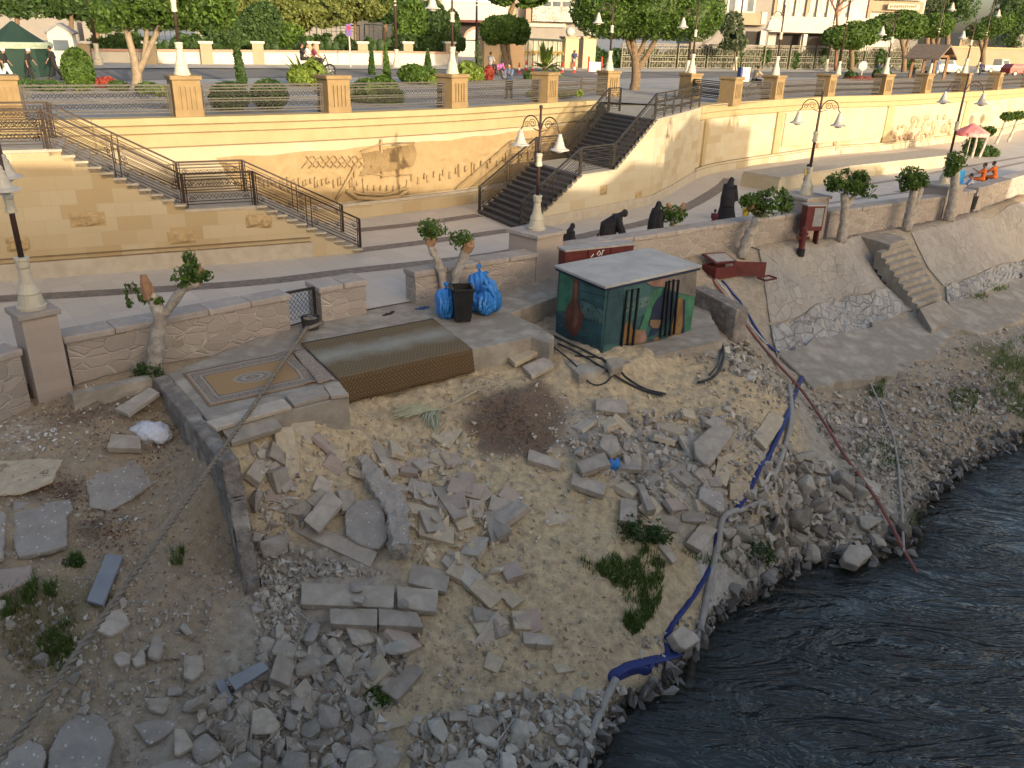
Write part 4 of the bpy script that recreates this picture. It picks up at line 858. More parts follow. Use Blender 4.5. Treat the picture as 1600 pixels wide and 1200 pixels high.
# ================================================================ PARAPET, PLATFORM AND WHAT LIES ON THEM
M_mas=m_rubble_masonry('pink_masonry',[(.34,.285,.245),(.40,.335,.285),(.30,.255,.22),(.37,.32,.275)],3.0,(.41,.37,.32),.045,(.85,1.5,1))
M_cap=simple('grey_cap_stone',(.37,.325,.285),(.30,.26,.23),2.5,.9,.5,18,rand=.1,c3=(.42,.37,.32),bdist=.02)
M_brk=m_ashlar('pink_block_pier',[(.36,.285,.24),(.33,.28,.24),(.39,.315,.265),(.31,.27,.235)],.42,.2,(.34,.29,.25))
def uvbox(m_,c,d,rz,z0=None,taper=1.0):
 """box with wall-style uvs on its sides"""
 c=Vector(c);R=Matrix.Rotation(rz,3,'Z');hx,hy=d[0]/2,d[1]/2;q=[Vector((-hx,-hy,0)),Vector((hx,-hy,0)),Vector((hx,hy,0)),Vector((-hx,hy,0))]
 lo=[c+R@v for v in q];hi=[c+R@(v*taper)+Vector((0,0,d[2])) for v in q];u=0
 for i in range(4):
  L=(q[(i+1)%4]-q[i]).length;m_.poly([lo[i],lo[(i+1)%4],hi[(i+1)%4],hi[i]],[(u,0),(u+L,0),(u+L,d[2]),(u,d[2])]);u+=L
 m_.poly(hi,[(0,0),(d[0],0),(d[0],d[1]),(0,d[1])]);m_.poly(lo[::-1]);return m_
def parapet(a,b,label,h=.74,th=.55,seed=0,base=-.55,ext=0,caps=.95):
 A,B=P(*a,-.02),P(*b,-.02);A.z=B.z=0;d=(B-A).normalized();rz=math.atan2(d.y,d.x);nrm=Vector((-d.y,d.x,0));L=(B-A).length
 t_=thing('stone_parapet',label,'wall',tuple(A),rz,'low stone parapet walls along the river edge of the promenade')
 m_=MB();uvbox(m_,(L/2,th/2,base),(L,th,h-base),0);m_.build('wall',M_mas,t_,bevel=.02)
 R=random.Random(seed);x=-.06;n=max(1,round(L/caps))
 for k in range(n):
  w_=(L+.12)/n;m_=MB();c=Vector((x+w_/2,th/2,h+.08));m_.box(c,(w_-.012,th+R.uniform(.08,.13),.155));
  for i in range(len(m_.v)):
   v=Vector(m_.v[i]);m_.v[i]=tuple(v+Vector((0,R.uniform(-.012,.012),R.uniform(-.012,.014) if v.z>h+.1 else.002)))
  m_.build('cap_stone',M_cap,t_,bevel=.03,seg=2);x+=w_
 return t_
parapet((-90,655),(44,610),'short stone parapet cut by the left edge, left of the lamp pier',seed=1)
parapet((114,589),(454,514),'long stone parapet behind the patterned rug, right of the left lamp pier',seed=2)
parapet((504,502),(573,488),'short stub of stone parapet between the iron panel and the gap',seed=3,th=.75,caps=.8)
parapet((650,475),(836,440),'stone parapet behind the black bin and blue bags',seed=4)
parapet((882,429),(1244,369),'long stone parapet behind the painted kiosk',seed=5)
parapet((1292,366),(1470,338),'stone parapet behind the bank steps and white trunks at right',seed=6)
parapet((1492,332),(1516,327),'very short stone parapet beside the small black bin at far right',seed=7)
parapet((1522,324),(1660,278),'stone parapet at the right edge on which two people in orange sit',seed=8)
def pier(a,b,label,h,seed=0):
 A,B=P(*a,-.02),P(*b,-.02);A.z=B.z=0;d=(B-A).normalized();w_=(B-A).length;nrm=Vector((-d.y,d.x,0));c=(A+B)/2+nrm*w_/2;rz=math.atan2(d.y,d.x)
 t_=thing('lamp_pier',label,'pier',tuple(c),rz,'stone piers carrying the double lamps');m_=MB();uvbox(m_,(0,0,-.5),(w_,w_,h+.5-.12),0,taper=.97);m_.build('shaft',M_brk,t_,bevel=.015)
 m_=MB();m_.box((0,0,h-.06),(w_+.12,w_+.12,.118));m_.build('cap',M_cap,t_,bevel=.012);return Vector((c.x,c.y,h))
PIER1=pier((57,611),(112,597),'pinkish block pier with a grey mortar stain under the left lamp',1.62)
PIER2=pier((837,440),(878,429),'plain pinkish block pier under the lamp in the middle',1.42)
PIER3=pier((1252,371),(1287,366),'block pier behind the red hydrant cabinet',1.5)
PIER4=pier((1472,338),(1497,334),'small block pier beside the seated people at right',1.3)
# ---- platform
mb=MB();top=[P(*q,-.04) for q in((262,584),(337,671),(350,668),(545,618),(528,592),(738,546),(800,534),(829,527),(845,531),(860,536),(866,525),(838,507),(797,490),(870,463),(870,432),(650,468),(575,484),(500,496),(455,508))]
mb.prism([(p.x,p.y) for p in top],-1.7,-.04);o=mb.build('concrete_platform',M_conc,None,bevel=.02);struct(o)
mb=MB();M_concd=simple('dark_concrete',(.33,.285,.24),(.17,.145,.125),1.6,.95,.8,14,kind='World',c3=(.38,.335,.285),bdist=.05);wl_=[(239,590),(262,583),(372,712),(346,722)];q=[P(*v,-.02) for v in wl_]
mb.prism([(p.x,p.y) for p in q],-2.2,-.02);
pw=thing('platform_wall','cracked concrete wall at the left side of the platform, broken off at its lower end','wall',tuple(q[0]));inparent(roughen(mb.build('wall',M_concd,None,bevel=.03),.12,.3,-.05),pw)
mb=MB();e0,e1=q[3],q[2];f0,f1=P(385,930,-2.0),P(408,922,-2.0);R5=random.Random(8);A_,B_=[],[]
N=9
for k in range(N+1):
 f=k/N;a=Vector((e0.x,e0.y,0)).lerp(Vector((f0.x,f0.y,0)),f);b=Vector((e1.x,e1.y,0)).lerp(Vector((f1.x,f1.y,0)),f);z=-.06-1.75*f**.9+R5.uniform(-.12,.1);A_.append((a,z));B_.append((b,z+R5.uniform(-.1,.1)))
for k in range(N):
 (a,za),(a2,za2),(b,zb),(b2,zb2)=A_[k],A_[k+1],B_[k],B_[k+1]
 lo=[flat(a,-2.8),flat(a2,-2.8),flat(b2,-2.8),flat(b,-2.8)];hi=[flat(a,za),flat(a2,za2),flat(b2,zb2),flat(b,zb)]
 if k==0:kk=None
 mb.poly([lo[1],lo[0],hi[0],hi[1]]);mb.poly([hi[0],hi[3],hi[2],hi[1]]);mb.poly([lo[3],lo[2],hi[2],hi[3]])
mb.poly([flat(f1,-2.8),flat(f0,-2.8),flat(A_[-1][0],A_[-1][1]),flat(B_[-1][0],B_[-1][1])][::-1])
inparent(roughen(mb.build('broken_end',M_concd),.16,.2,3),pw)
def lid(pix,label,z=-.035,th=.09,mat=None,name='edging_stone'):
 p=[P(x,y,z+th) for x,y in pix];m_=MB();m_.loft2([v-Vector((0,0,th)) for v in p],p);return tag(roughen(m_.build(name,mat or M_slab,None,loc=tuple(p[0]),bevel=.012),.025,.12),label,'slab')
lid([(322,658),(442,622),(455,634),(337,669)],'longest edging slab along the front edge of the platform, below the rug')
lid([(446,617),(504,602),(515,617),(459,632)],'middle edging slab of the platform edge, left of the carpet corner')
lid([(506,602),(529,597),(545,615),(517,619)],'edging slab of the platform edge closest to the carpet corner')
mb=MB();q=[P(*v,.0) for v in((236,590),(112,616),(106,611),(232,583))];mb.prism([(p.x,p.y) for p in q],-.5,-.02);struct(roughen(mb.build('kerb_strip',M_conc),.06,.2,3))
mb=MB();q=[P(*v,-.55) for v in((800,500),(868,470),(880,522),(868,545))];mb.prism([(p.x,p.y) for p in q],-1.5,-.62);struct(mb.build('lower_floor',M_conc))
mb=MB();q=[P(*v,-.55) for v in((862,545),(905,585),(940,577),(1130,530),(1100,470),(1000,455),(872,470))];mb.prism([(p.x,p.y) for p in q],-1.35,-.56);struct(roughen(mb.build('kiosk_plinth',M_conc),.10,.3,4))
mb=MB();q0=P(1082,460,-.25),P(1150,492,-.35);d=(q0[1]-q0[0]);n_=Vector((-d.y,d.x,0)).normalized()*.5
mb.loft2([flat(q0[0],-1.3),flat(q0[1],-1.3),flat(q0[1]+n_,-1.3),flat(q0[0]+n_,-1.3)],[flat(q0[0],.0),flat(q0[1],-.2),flat(q0[1]+n_,-.2),flat(q0[0]+n_,.0)]);tag(roughen(mb.build('block_wall',M_concd,None,bevel=.03),.1,.3,3),'low broken grey block wall right of the painted kiosk','wall')
# ---- rugs
def quadgrid(c4,n,m,z,amp=.008,seed=0):
 a,b,c,d=[P(*q,z) for q in c4];G=[]
 for j in range(m+1):
  r=[]
  for i in range(n+1):
   u,v=i/n,j/m;p=(a*(1-u)+b*u)*(1-v)+(d*(1-u)+c*u)*v;p.z+=amp*(mnoise.noise((p.x*2.2,p.y*2.2,seed))+.5)+.004;r.append(p)
  G.append(r)
 return G
t=NT('persian_rug');uv=t.coords('UV');sx=t.n('ShaderNodeSeparateXYZ');t.l(uv,sx.inputs[0]);x,y=sx.outputs[0],sx.outputs[1]
ex=t.math('MULTIPLY',t.math('MINIMUM',x,t.math('SUBTRACT',1,x)),2.0);ey=t.math('MULTIPLY',t.math('MINIMUM',y,t.math('SUBTRACT',1,y)),1.35);e=t.math('MINIMUM',ex,ey)
pat=t.n('ShaderNodeTexVoronoi');pat.inputs['Scale'].default_value=26;mp=t.n('ShaderNodeMapping');mp.inputs['Scale'].default_value=(1.6,1,1);t.l(uv,mp.inputs[0]);t.l(mp.outputs[0],pat.inputs['Vector'])
bord=t.ramp(pat.outputs['Distance'],[(.0,(.42,.36,.27)),(.35,(.15,.09,.065)),(.6,(.28,.23,.18)),(.9,(.10,.09,.10))])
cx=t.math('SUBTRACT',x,.5);cy=t.math('SUBTRACT',y,.5);rr=t.math('SQRT',t.math('ADD',t.math('MULTIPLY',t.math('MULTIPLY',cx,cx),1.6),t.math('MULTIPLY',t.math('MULTIPLY',cy,cy),2.6)))
ang=t.math('ARCTAN2',cy,cx);lobe=t.math('ADD',rr,t.math('MULTIPLY',t.math('SINE',t.math('MULTIPLY',ang,16)),.012))
med=t.ramp(lobe,[(.0,(.36,.25,.13)),(.07,(.13,.11,.11)),(.10,(.40,.33,.23)),(.15,(.17,.14,.13)),(.205,(.36,.29,.20)),(.225,(.30,.20,.10))]);
fld=t.mix(t.math('GREATER_THAN',lobe,.225),med,(.33,.19,.075))
cr=t.math('LESS_THAN',t.math('ADD',t.math('ABSOLUTE',cx),t.math('ABSOLUTE',cy)),.62);fld=t.mix(cr,bord,fld)
cc=t.mix(t.math('GREATER_THAN',e,.27),bord,fld)
for lo,hi_,c in((.0,.035,(.26,.15,.08)),(.055,.075,(.36,.30,.22)),(.215,.24,(.34,.28,.21)),(.25,.27,(.15,.10,.08))):
 cc=t.mix(t.math('MULTIPLY',t.math('GREATER_THAN',e,lo-.001),t.math('LESS_THAN',e,hi_)),cc,c)
t.col(t.mix(t.math('MULTIPLY',t.noise(uv,6,5),.2),cc,(.36,.29,.2)));t.rough(.95);t.bump(t.noise(uv,160,2),.3,.004);M_rug=t.m
def cloth(G,name,mat,th=.012):
 m_=MB();n,m=len(G[0])-1,len(G)-1;k=m_.add([p for r in G for p in r])
 for j in range(m):
  for i in range(n):a=k+j*(n+1)+i;m_.face((a,a+n+1,a+n+2,a+1),[(i/n,j/m),(i/n,(j+1)/m),((i+1)/n,(j+1)/m),((i+1)/n,j/m)])
 o=m_.build(name,mat,None,loc=tuple(G[0][0]),smooth=True);s_=o.modifiers.new('thickness','SOLIDIFY');s_.thickness=th;s_.offset=-1;return o
G=quadgrid([(286,584),(456,549),(500,597),(327,635)],40,26,-.026,.012)
for j,r in enumerate(G):
 for i,p in enumerate(r):
  if i>33:p.z+=.06*math.sin((i-33)/7*math.pi)*(.5+.5*math.sin(j*.5))
tag(cloth(G,'patterned_rug',M_rug),'gold and brown patterned rug with a central medallion, lying on the platform','rug')
t=NT('narrow_runner');uv=t.coords('UV');pv=t.n('ShaderNodeTexVoronoi');pv.inputs['Scale'].default_value=9;mp=t.n('ShaderNodeMapping');mp.inputs['Scale'].default_value=(1,4,1);t.l(uv,mp.inputs[0]);t.l(mp.outputs[0],pv.inputs['Vector'])
t.col(t.ramp(pv.outputs['Distance'],[(0,(.42,.36,.28)),(.4,(.20,.14,.11)),(.7,(.32,.26,.2))]));t.rough(.95);M_run=t.m
G=quadgrid([(457,551),(474,545),(523,592),(498,600)],8,18,.012,.03,3);tag(cloth(G,'folded_runner',M_run),'narrow folded end of carpet between the patterned rug and the long carpet','rug')
t=NT('worn_carpet');uv=t.coords('UV');mp=t.n('ShaderNodeMapping');mp.inputs['Scale'].default_value=(1.9,1,1);mp.inputs['Rotation'].default_value=(0,0,rad(45));t.l(uv,mp.inputs[0])
ck=t.n('ShaderNodeTexVoronoi',distance='CHEBYCHEV');ck.inputs['Scale'].default_value=15;ck.inputs['Randomness'].default_value=0;t.l(mp.outputs[0],ck.inputs['Vector'])
pt_0=t.ramp(ck.outputs['Distance'],[(.10,(.27,.205,.135)),(.17,(.15,.095,.045)),(.38,(.11,.07,.035)),(.45,(.24,.17,.09))])
sy=t.n('ShaderNodeSeparateXYZ');t.l(uv,sy.inputs[0]);f=t.math('SUBTRACT',sy.outputs[1],.33);wr=t.math('SUBTRACT',1,t.math('MULTIPLY',t.math('ABSOLUTE',f),5.5));wn=t.math('MULTIPLY',t.math('ADD',wr,t.math('MULTIPLY',t.math('SUBTRACT',t.noise(uv,4,6,.7),.5),1.7)),1.0)
wn.node.use_clamp=True
pt_=t.mix(t.math('MULTIPLY',t.math('LESS_THAN',sy.outputs[1],.712),.22),t.mix(.55,pt_0,(.07,.045,.025)),(.34,.27,.18));t.col(t.mix(t.math('MULTIPLY',wn,.72),pt_,(.33,.33,.28)));t.rough(1.0);t.b.inputs['Specular IOR Level'].default_value=.05;M_car=t.m  # hanging flap's shade put into a darker base colour; top also dusty
a,b,c,d=(470,537),(676,498),(738,546),(528,592)
G=quadgrid([a,b,c,d],44,20,.0,.02,5);e0,e1=P(528,592,0),P(738,546,0)
for j in range(1,9):
 r=[]
 for i in range(45):
  u=i/44;p=e0.lerp(e1,u);hgt=.60+.06*mnoise.noise((u*3,1,2))-.05*u;q=p+Vector((.06*j/8,-.10*(j/8)**.6,0))+Vector((.25,-.4,0))*.06*math.sin(u*19+1)*j/8;q.z=.015-hgt*j/8*(1 if j>1 else.6);r.append(q)
 G.append(r)
tag(cloth(G,'long_carpet',M_car,.016),'worn brown carpet with a pale centre hanging over the platform edge','carpet')
# ---- bin, bags, small things
M_blk=simple('black_plastic',(.012,.012,.013),(.02,.02,.02),3,.45,.05)
t_=thing('wheelie_bin','open black wheeled bin standing among the blue bags','bin',tuple(P(722,501,-.04)),rad(12))
mb=MB();O_=[(-.2,-.24),(.2,-.24),(.2,.24),(-.2,.24)];U_=[(-.27,-.3),(.27,-.3),(.27,.3),(-.27,.3)];I_=[(x*.93,y*.93) for x,y in U_]
mb.loft2([(x,y,.05) for x,y in O_],[(x,y,.93) for x,y in U_]);mb.f.pop(5 if False else 1);mb.mi.pop()
k=mb.add([(x,y,.931) for x,y in U_]);j=mb.add([(x,y,.931) for x,y in I_]);l_=mb.add([(x*.8,y*.8,.2) for x,y in U_])
for i in range(4):n_=(i+1)%4;mb.face((k+i,k+n_,j+n_,j+i));mb.face((j+i,j+n_,l_+n_,l_+i))
mb.face((l_,l_+1,l_+2,l_+3));mb.build('body',M_blk,t_)
mb=MB()
for(x0,y0),(x1,y1) in zip(U_,U_[1:]+U_[:1]):mb.bar((x0,y0,.91),(x1,y1,.91),.05,.06)
mb.build('rim',M_blk,t_,bevel=.01)
mb=MB();mb.tube([(-.18,.3,.9),(-.18,.4,.88),(.18,.4,.88),(.18,.3,.9)],.018,6);mb.build('handle',M_blk,t_)
for s_ in(-1,1):mb=MB();mb.lathe([(.02,-.03),(.1,-.03),(.1,.03),(.02,.03)],(s_*.25,.2,.1),14,Matrix.Rotation(math.pi/2,3,'Y'));mb.build('wheel',M_blk,t_)
t=NT('blue_bag_plastic');t.col((.035,.22,.62));t.rough(.28);t.b.inputs['Specular IOR Level'].default_value=.6;co=t.coords('Object');w1=t.n('ShaderNodeTexWave');w1.inputs['Scale'].default_value=2.5;w1.inputs['Distortion'].default_value=9;w1.inputs['Detail'].default_value=3;t.l(co,w1.inputs['Vector'])
t.bump(t.math('ADD',w1.outputs['Fac'],t.noise(co,8,5)),.9,.05);M_bag=t.m
def bag(px,py,z,sx,sy,sz,label,tilt=(0,0,0),knot=True,mat=None,name='rubbish_bag',cat='bag',group='blue rubbish bags by the bin',seed=1):
 c=P(px,py,z);m_=MB();m_.ball((0,0,sz*.48),(sx/2,sy/2,sz/2),28,18);out=[]
 for v in m_.v:
  p=Vector(v);d=p-Vector((0,0,sz*.48));n1=mnoise.noise((p.x*4+seed,p.y*4,p.z*4));n2=abs(mnoise.noise((p.x*9,p.y*9+seed,p.z*5)));k=1+.22*n1-.16*n2
  p=Vector((0,0,sz*.48))+d*k
  if p.z<.02:p.z=.02
  if knot and p.z>sz*.82:f=(p.z-sz*.82)/(sz*.25);p.x*=max(.25,1-1.4*f);p.y*=max(.25,1-1.4*f);p.z+=.05
  out.append(tuple(p))
 m_.v=out;o=m_.build(name,mat or M_bag,None,loc=None,smooth=True);o.location=c;o.rotation_euler=tilt
 if knot:
  m2=MB();top=max(p[2] for p in out);m2.lathe([(.035,0),(.03,.05),(.085,.13),(.06,.16),(.02,.1)],(0,0,top-.03),9);m2.build('knot',mat or M_bag,o,smooth=True)
 return tag(o,label,cat,group)
bag(697,497,-.04,.62,.6,.85,'blue rubbish bag standing left of the black bin',seed=3)
bag(758,492,-.04,.68,.62,.62,'round blue rubbish bag on the ground right of the bin',seed=5)
bag(748,476,-.04,.72,.62,1.0,'tall blue rubbish bag with a pointed knot behind the bin, against the wall',seed=8)
bag(776,486,.0,.5,.45,1.0,'blue rubbish bag leaning right against the others',tilt=(0,-.3,.4),seed=12)
bag(738,488,-.04,.5,.5,.6,'low blue rubbish bag squeezed between the bin and the round bag',seed=17,knot=False)
t=NT('white_sack_cloth');t.col((.66,.66,.70));t.rough(.8);t.bump(t.noise(t.coords('Object'),7,6,.7),1.0,.05);M_sack=t.m
q=PG(238,690);o=bag(238,690,q.z-.08,.95,.62,.42,'white woven sack lying slumped on the left bank',knot=False,mat=M_sack,name='white_sack',cat='sack',group=None,seed=22,tilt=(0,0,-.5))
roughen(o,.16,.15,1);mb=MB();mb.lathe([(.10,0),(.06,.16),(.1,.3),(.13,.36),(.02,.34)],(0,0,0),10,Matrix.Rotation(rad(-100),3,'Y'));s_=mb.build('sack_neck',M_sack,o,smooth=True);s_.location=(-.4,.06,.2)
def flipflop(px,py,rz,mat,label,group):
 t_=thing('flip_flop',label,'sandal',tuple(P(px,py,-.035)),rz,group);m_=MB();prof=[(-.13,.032),(-.1,.04),(0,.036),(.08,.048),(.13,.035),(.145,0)];pg=[(x,y) for x,y in prof]+[(x,-y) for x,y in prof[::-1][1:]]
 m_.prism(pg,0,.018);m_.build('sole',mat,t_);m_=MB();m_.tube([(-.03,.035,.018),(.02,.02,.045),(.08,0,.02)],.006,5);m_.tube([(-.03,-.035,.018),(.02,-.02,.045),(.08,0,.02)],.006,5);m_.build('strap',mat,t_)
M_brn=simple('brown_rubber',(.05,.035,.025));M_blu=simple('blue_rubber',(.04,.10,.25))
flipflop(604,492,.9,M_brn,'left one of the brown pair of sandals on the platform','sandals left on the platform');flipflop(612,489,1.3,M_brn,'right one of the brown pair of sandals on the platform','sandals left on the platform')
flipflop(656,483,.1,M_blu,'left one of the blue pair of sandals by the parapet end','sandals left on the platform');flipflop(663,481,.2,M_blu,'right one of the blue pair of sandals by the parapet end','sandals left on the platform')
t_=thing('bucket','dark metal bucket full of scraps in front of the iron panel','bucket',tuple(P(486,513,-.04)));M_mtl=simple('dark_metal',(.06,.06,.065),(.09,.085,.08),8,.5,.1,metal=.6)
mb=MB();mb.lathe([(.2,0),(.24,.3),(.245,.31),(.225,.3),(.2,.2)],(0,0,0),20);mb.build('pail',M_mtl,t_,smooth=False);mb=MB();mb.ball((0,0,.24),(.2,.2,.09),12,6);mb.v=[tuple(Vector(v)+Vector((0,0,.05*mnoise.noise((v[0]*20,v[1]*20,0))))) for v in mb.v];mb.build('scraps',simple('scraps',(.25,.22,.19),(.12,.1,.09),20),t_);mb=MB();mb.tube([(.235,0,.29),(.18,-.13,.36),(0,-.2,.38),(-.18,-.13,.36),(-.235,0,.29)],.008,5);mb.build('handle',M_mtl,t_)
M_iron=simple('black_wrought_iron',(.022,.019,.018),(.04,.032,.028),12,.5,.05,metal=.3)
# iron panel closing the gap in the parapet
a,b=P(455,513,0),P(504,502,0);d=(b-a).normalized();L=(b-a).length;t_=thing('iron_panel','small black iron lattice panel between two parapet ends','railing',tuple(a+Vector((-d.y,d.x,0))*.3),math.atan2(d.y,d.x))
mb=MB();mb.box((L/2,0,.84),(L,.07,.06));mb.build('top_rail',M_iron,t_);mb=MB();mb.box((L-.03,0,.4),(.06,.06,.82));mb.build('post',M_iron,t_);mb=MB();mb.box((.03,0,.4),(.04,.04,.82));mb.build('post',M_iron,t_);mb=MB()
for j in range(5):
 for i in range(7):
  x0=.06+(L-.12)*i/7;w_=(L-.12)/7;z0=.08+j*.145;mb.tube([(x0,0,z0+.07),(x0+w_/2,0,z0),(x0+w_,0,z0+.07),(x0+w_/2,0,z0+.145),(x0,0,z0+.07)],.008,4)
mb.build('lattice',M_iron,t_)
# ---- mooring rope and lines
def twisted(pts,r,name,mat,label,pitch=.28,n=2,cat='rope'):
 pts=spread(pts,.05);m_=MB();
 for s_ in range(n):
  out=[];acc_=0
  for i,p in enumerate(pts):
   d=(pts[min(i+1,len(pts)-1)]-pts[max(i-1,0)]).normalized();u=d.orthogonal().normalized() if abs(d.z)>.99 else d.cross(Vector((0,0,1))).normalized();w_=d.cross(u);a_=2*math.pi*acc_/pitch+s_*2*math.pi/n
   out.append(p+(u*math.cos(a_)+w_*math.sin(a_))*r*.55);acc_+=.05
  m_.tube(out,r*.62,5)
 return tag(m_.build(name,mat,None,smooth=True),label,cat)
M_rope=simple('dirty_rope',(.25,.21,.16),(.17,.14,.11),14,.95,.3,60)
A_=P(478,515,.12);B_=PD(-60,1270,5.3);rp=[A_+(B_-A_)*f-Vector((0,0,.06*math.sin(math.pi*f))) for f in[i/30 for i in range(31)]]
twisted(rp,.042,'mooring_rope',M_rope,'thick twisted mooring rope stretched from the platform towards the lower left corner')
mb=MB();mb.tube([P(470,520,.0),P(478,514,.1),P(492,509,.12),P(505,504,.1)],.045,8);mb.tube([P(466,533,.03),P(474,520,.07),P(480,512,.12)],.06,8);tag(mb.build('rope_end',M_rope,None,smooth=True),'knotted end of the mooring rope over a bar in front of the iron panel','rope')
def hose(pix,r,mat,label,name='hose',flatten=1.0,lift=.0,n=7,absz=None):
 q=[PG(x,y)+Vector((0,0,r*flatten+lift)) for x,y in pix];c_=smooth_line(q,n)
 for p in c_:p.z=max(p.z,min(zt(p.x,p.y),p.z+.4)+r*flatten*.8)
 m_=MB();m_.tube(c_,r,8,flat=flatten);return tag(m_.build(name,mat,None,smooth=True),label,'hose' if 'cable' not in name and 'wire' not in name else 'cable')
M_hb=simple('blue_hose',(.022,.032,.13),(.03,.045,.17),3,.45,.2,20);M_hg=simple('grey_hose',(.36,.33,.29),(.28,.25,.22),5,.6,.15,30);M_hr=simple('red_hose',(.26,.075,.055),(.13,.055,.045),5,.5,.15,30);M_hw=simple('pale_hose',(.50,.48,.46),(.42,.40,.38),4,.5,.1)
hose([(1128,440),(1160,480),(1200,540),(1240,562),(1258,573)],.05,M_hb,'upper blue hose running down the revetment beside the white hose',flatten=.6)
hose([(1260,575),(1244,612),(1232,645),(1205,705),(1170,770),(1140,810),(1124,825),(1112,880),(1085,930),(1046,985),(1041,1010),(1043,1030)],.065,M_hb,'long flat blue hose hanging down over the rubble to the waterline',flatten=.45)
hose([(1060,1022),(1035,1030),(1008,1036),(990,1040),(970,1048),(958,1058),(962,1064),(980,1055),(1000,1050),(1012,1052),(1022,1042),(1028,1034)],.12,M_hb,'crumpled blue hose end lying on sand near the bottom',flatten=.3)
hose([(1232,605),(1236,650),(1226,700),(1205,755),(1180,795)],.065,M_hg,'upper grey hose beside the blue hose on the rubble pile')
hose([(1195,790),(1160,800),(1130,812),(1122,850),(1110,905),(1096,975),(1082,1040),(1074,1090),(1071,1135)],.075,M_hg,'grey hose running from the rubble straight into the dark water')
hose([(962,1066),(945,1100),(928,1140),(915,1175),(908,1215)],.075,M_hg,'grey hose leaving the bottom edge below the crumpled blue hose')
A_=PG(1215,575)+Vector((0,0,.12));B_=P(1416,866,WZ+.15);mid=[A_.lerp(B_,f) for f in(.0,.2,.4,.6,.8,1.0)]
for p,dz in zip(mid,(0,.12,.12,.1,.08,0)):p.z=max(p.z,zt(p.x,p.y)+.08)+dz
mb=MB();mb.tube(smooth_line([PG(1108,432)+Vector((0,0,.05)),PG(1135,470)+Vector((0,0,.06)),PG(1180,530)+Vector((0,0,.06))]+mid+[P(1430,890,WZ+.02),P(1445,918,WZ-.25)],6),.05,8,flat=.6);tag(mb.build('hose',M_hr,None,smooth=True),'faded red hose stretched over the rocks into the water','hose')
hose([(1112,432),(1140,465),(1168,505),(1200,540),(1225,555),(1270,562),(1320,572)],.03,M_hw,'thin white hose curving over the lower apron')
A_,B_=PG(1354,592)+Vector((0,0,.1)),P(1412,862,WZ+.2);tl_=[A_.lerp(B_,i/24)+Vector((.3*math.sin(i/24*math.pi),0,0)) for i in range(25)];tl_=[Vector((p.x,p.y,max(p.z,zt(p.x,p.y)+.1))) for p in tl_];mb=MB();mb.tube(tl_,.033,7);tag(mb.build('hose',M_hg,None,smooth=True),'thin pale line hanging from the apron to the end of the red hose','hose')
M_cab=simple('black_cable',(.02,.02,.022),(.05,.048,.045),9,.5,0)
hose([(866,528),(890,540),(915,552),(950,572),(985,598),(1010,612),(1040,619)],.03,M_cab,'upper of the two black cables ending below the front of the kiosk',name='cable',lift=.03)
hose([(872,540),(905,556),(940,577),(970,596),(1000,611),(1036,622)],.03,M_cab,'lower of the two black cables ending below the front of the kiosk',name='cable',lift=.03)
hose([(862,542),(880,556),(900,574),(915,595),(932,604),(950,597),(956,582),(945,565),(925,560),(898,558)],.02,M_cab,'thin black cable loop at the left front corner of the kiosk',name='cable',lift=.02)
hose([(1072,500),(1092,501),(1110,510),(1124,530),(1130,558),(1124,582),(1110,596),(1090,603)],.035,M_cab,'thick black cable curving down from the right side of the kiosk',name='cable',lift=.05)
hose([(1078,496),(1098,498),(1116,512),(1127,536),(1122,570),(1108,590)],.022,M_cab,'thinner black cable beside the thick curving one',name='cable',lift=.05)
hose([(1168,386),(1190,394),(1230,428),(1300,495),(1350,545),(1402,592)],.016,M_cab,'thin black wire running straight down the revetment',name='wire',lift=.01)
q=PG(956,733);mb=MB();mb.ball((0,0,.1),(.2,.13,.13),14,9);mb.v=[tuple(Vector(v)*(1+.5*mnoise.noise((v[0]*9,v[1]*9,v[2]*9)))) for v in mb.v];o=mb.build('plastic_scrap',M_bag,None,smooth=True);o.location=q;tag(o,'crumpled bright blue plastic scrap among grey slabs','litter')
# dry palm frond
M_frond=simple('dry_palm_leaf',(.50,.50,.37),(.36,.37,.25),8,.7,.1);t_=thing('palm_frond','cut pale green palm frond with a long stalk lying on the sand','frond',tuple(PG(680,645)))
mb=MB();q=[PG(745,614),PG(715,630),PG(690,643),PG(665,648)];mb.tube([Vector(p)-t_.location+Vector((0,0,.06)) for p in q],[.03,.025,.02,.015],6);mb.build('stalk',simple('palm_stalk',(.45,.38,.25),(.38,.31,.2),6),t_);mb=MB();R5=random.Random(2)
for k in range(130):
 f=R5.random();a=PG(690-25*f,643+6*f)+Vector((0,0,.07));ex_,ey_=(R5.uniform(598,640),R5.uniform(642,662)) if k%3 else(R5.uniform(655,690),R5.uniform(660,690));b=PG(ex_,ey_)+Vector((0,0,R5.uniform(.02,.14)));b=a.lerp(b,R5.uniform(.6,1));m_=a.lerp(b,.5)+Vector((0,0,R5.uniform(.02,.12)))
 a,m_,b=[v-t_.location for v in(a,m_,b)];mb.tube([a,m_,b],[.009,.017,.005],3)
mb.build('leaflets',M_frond,t_)
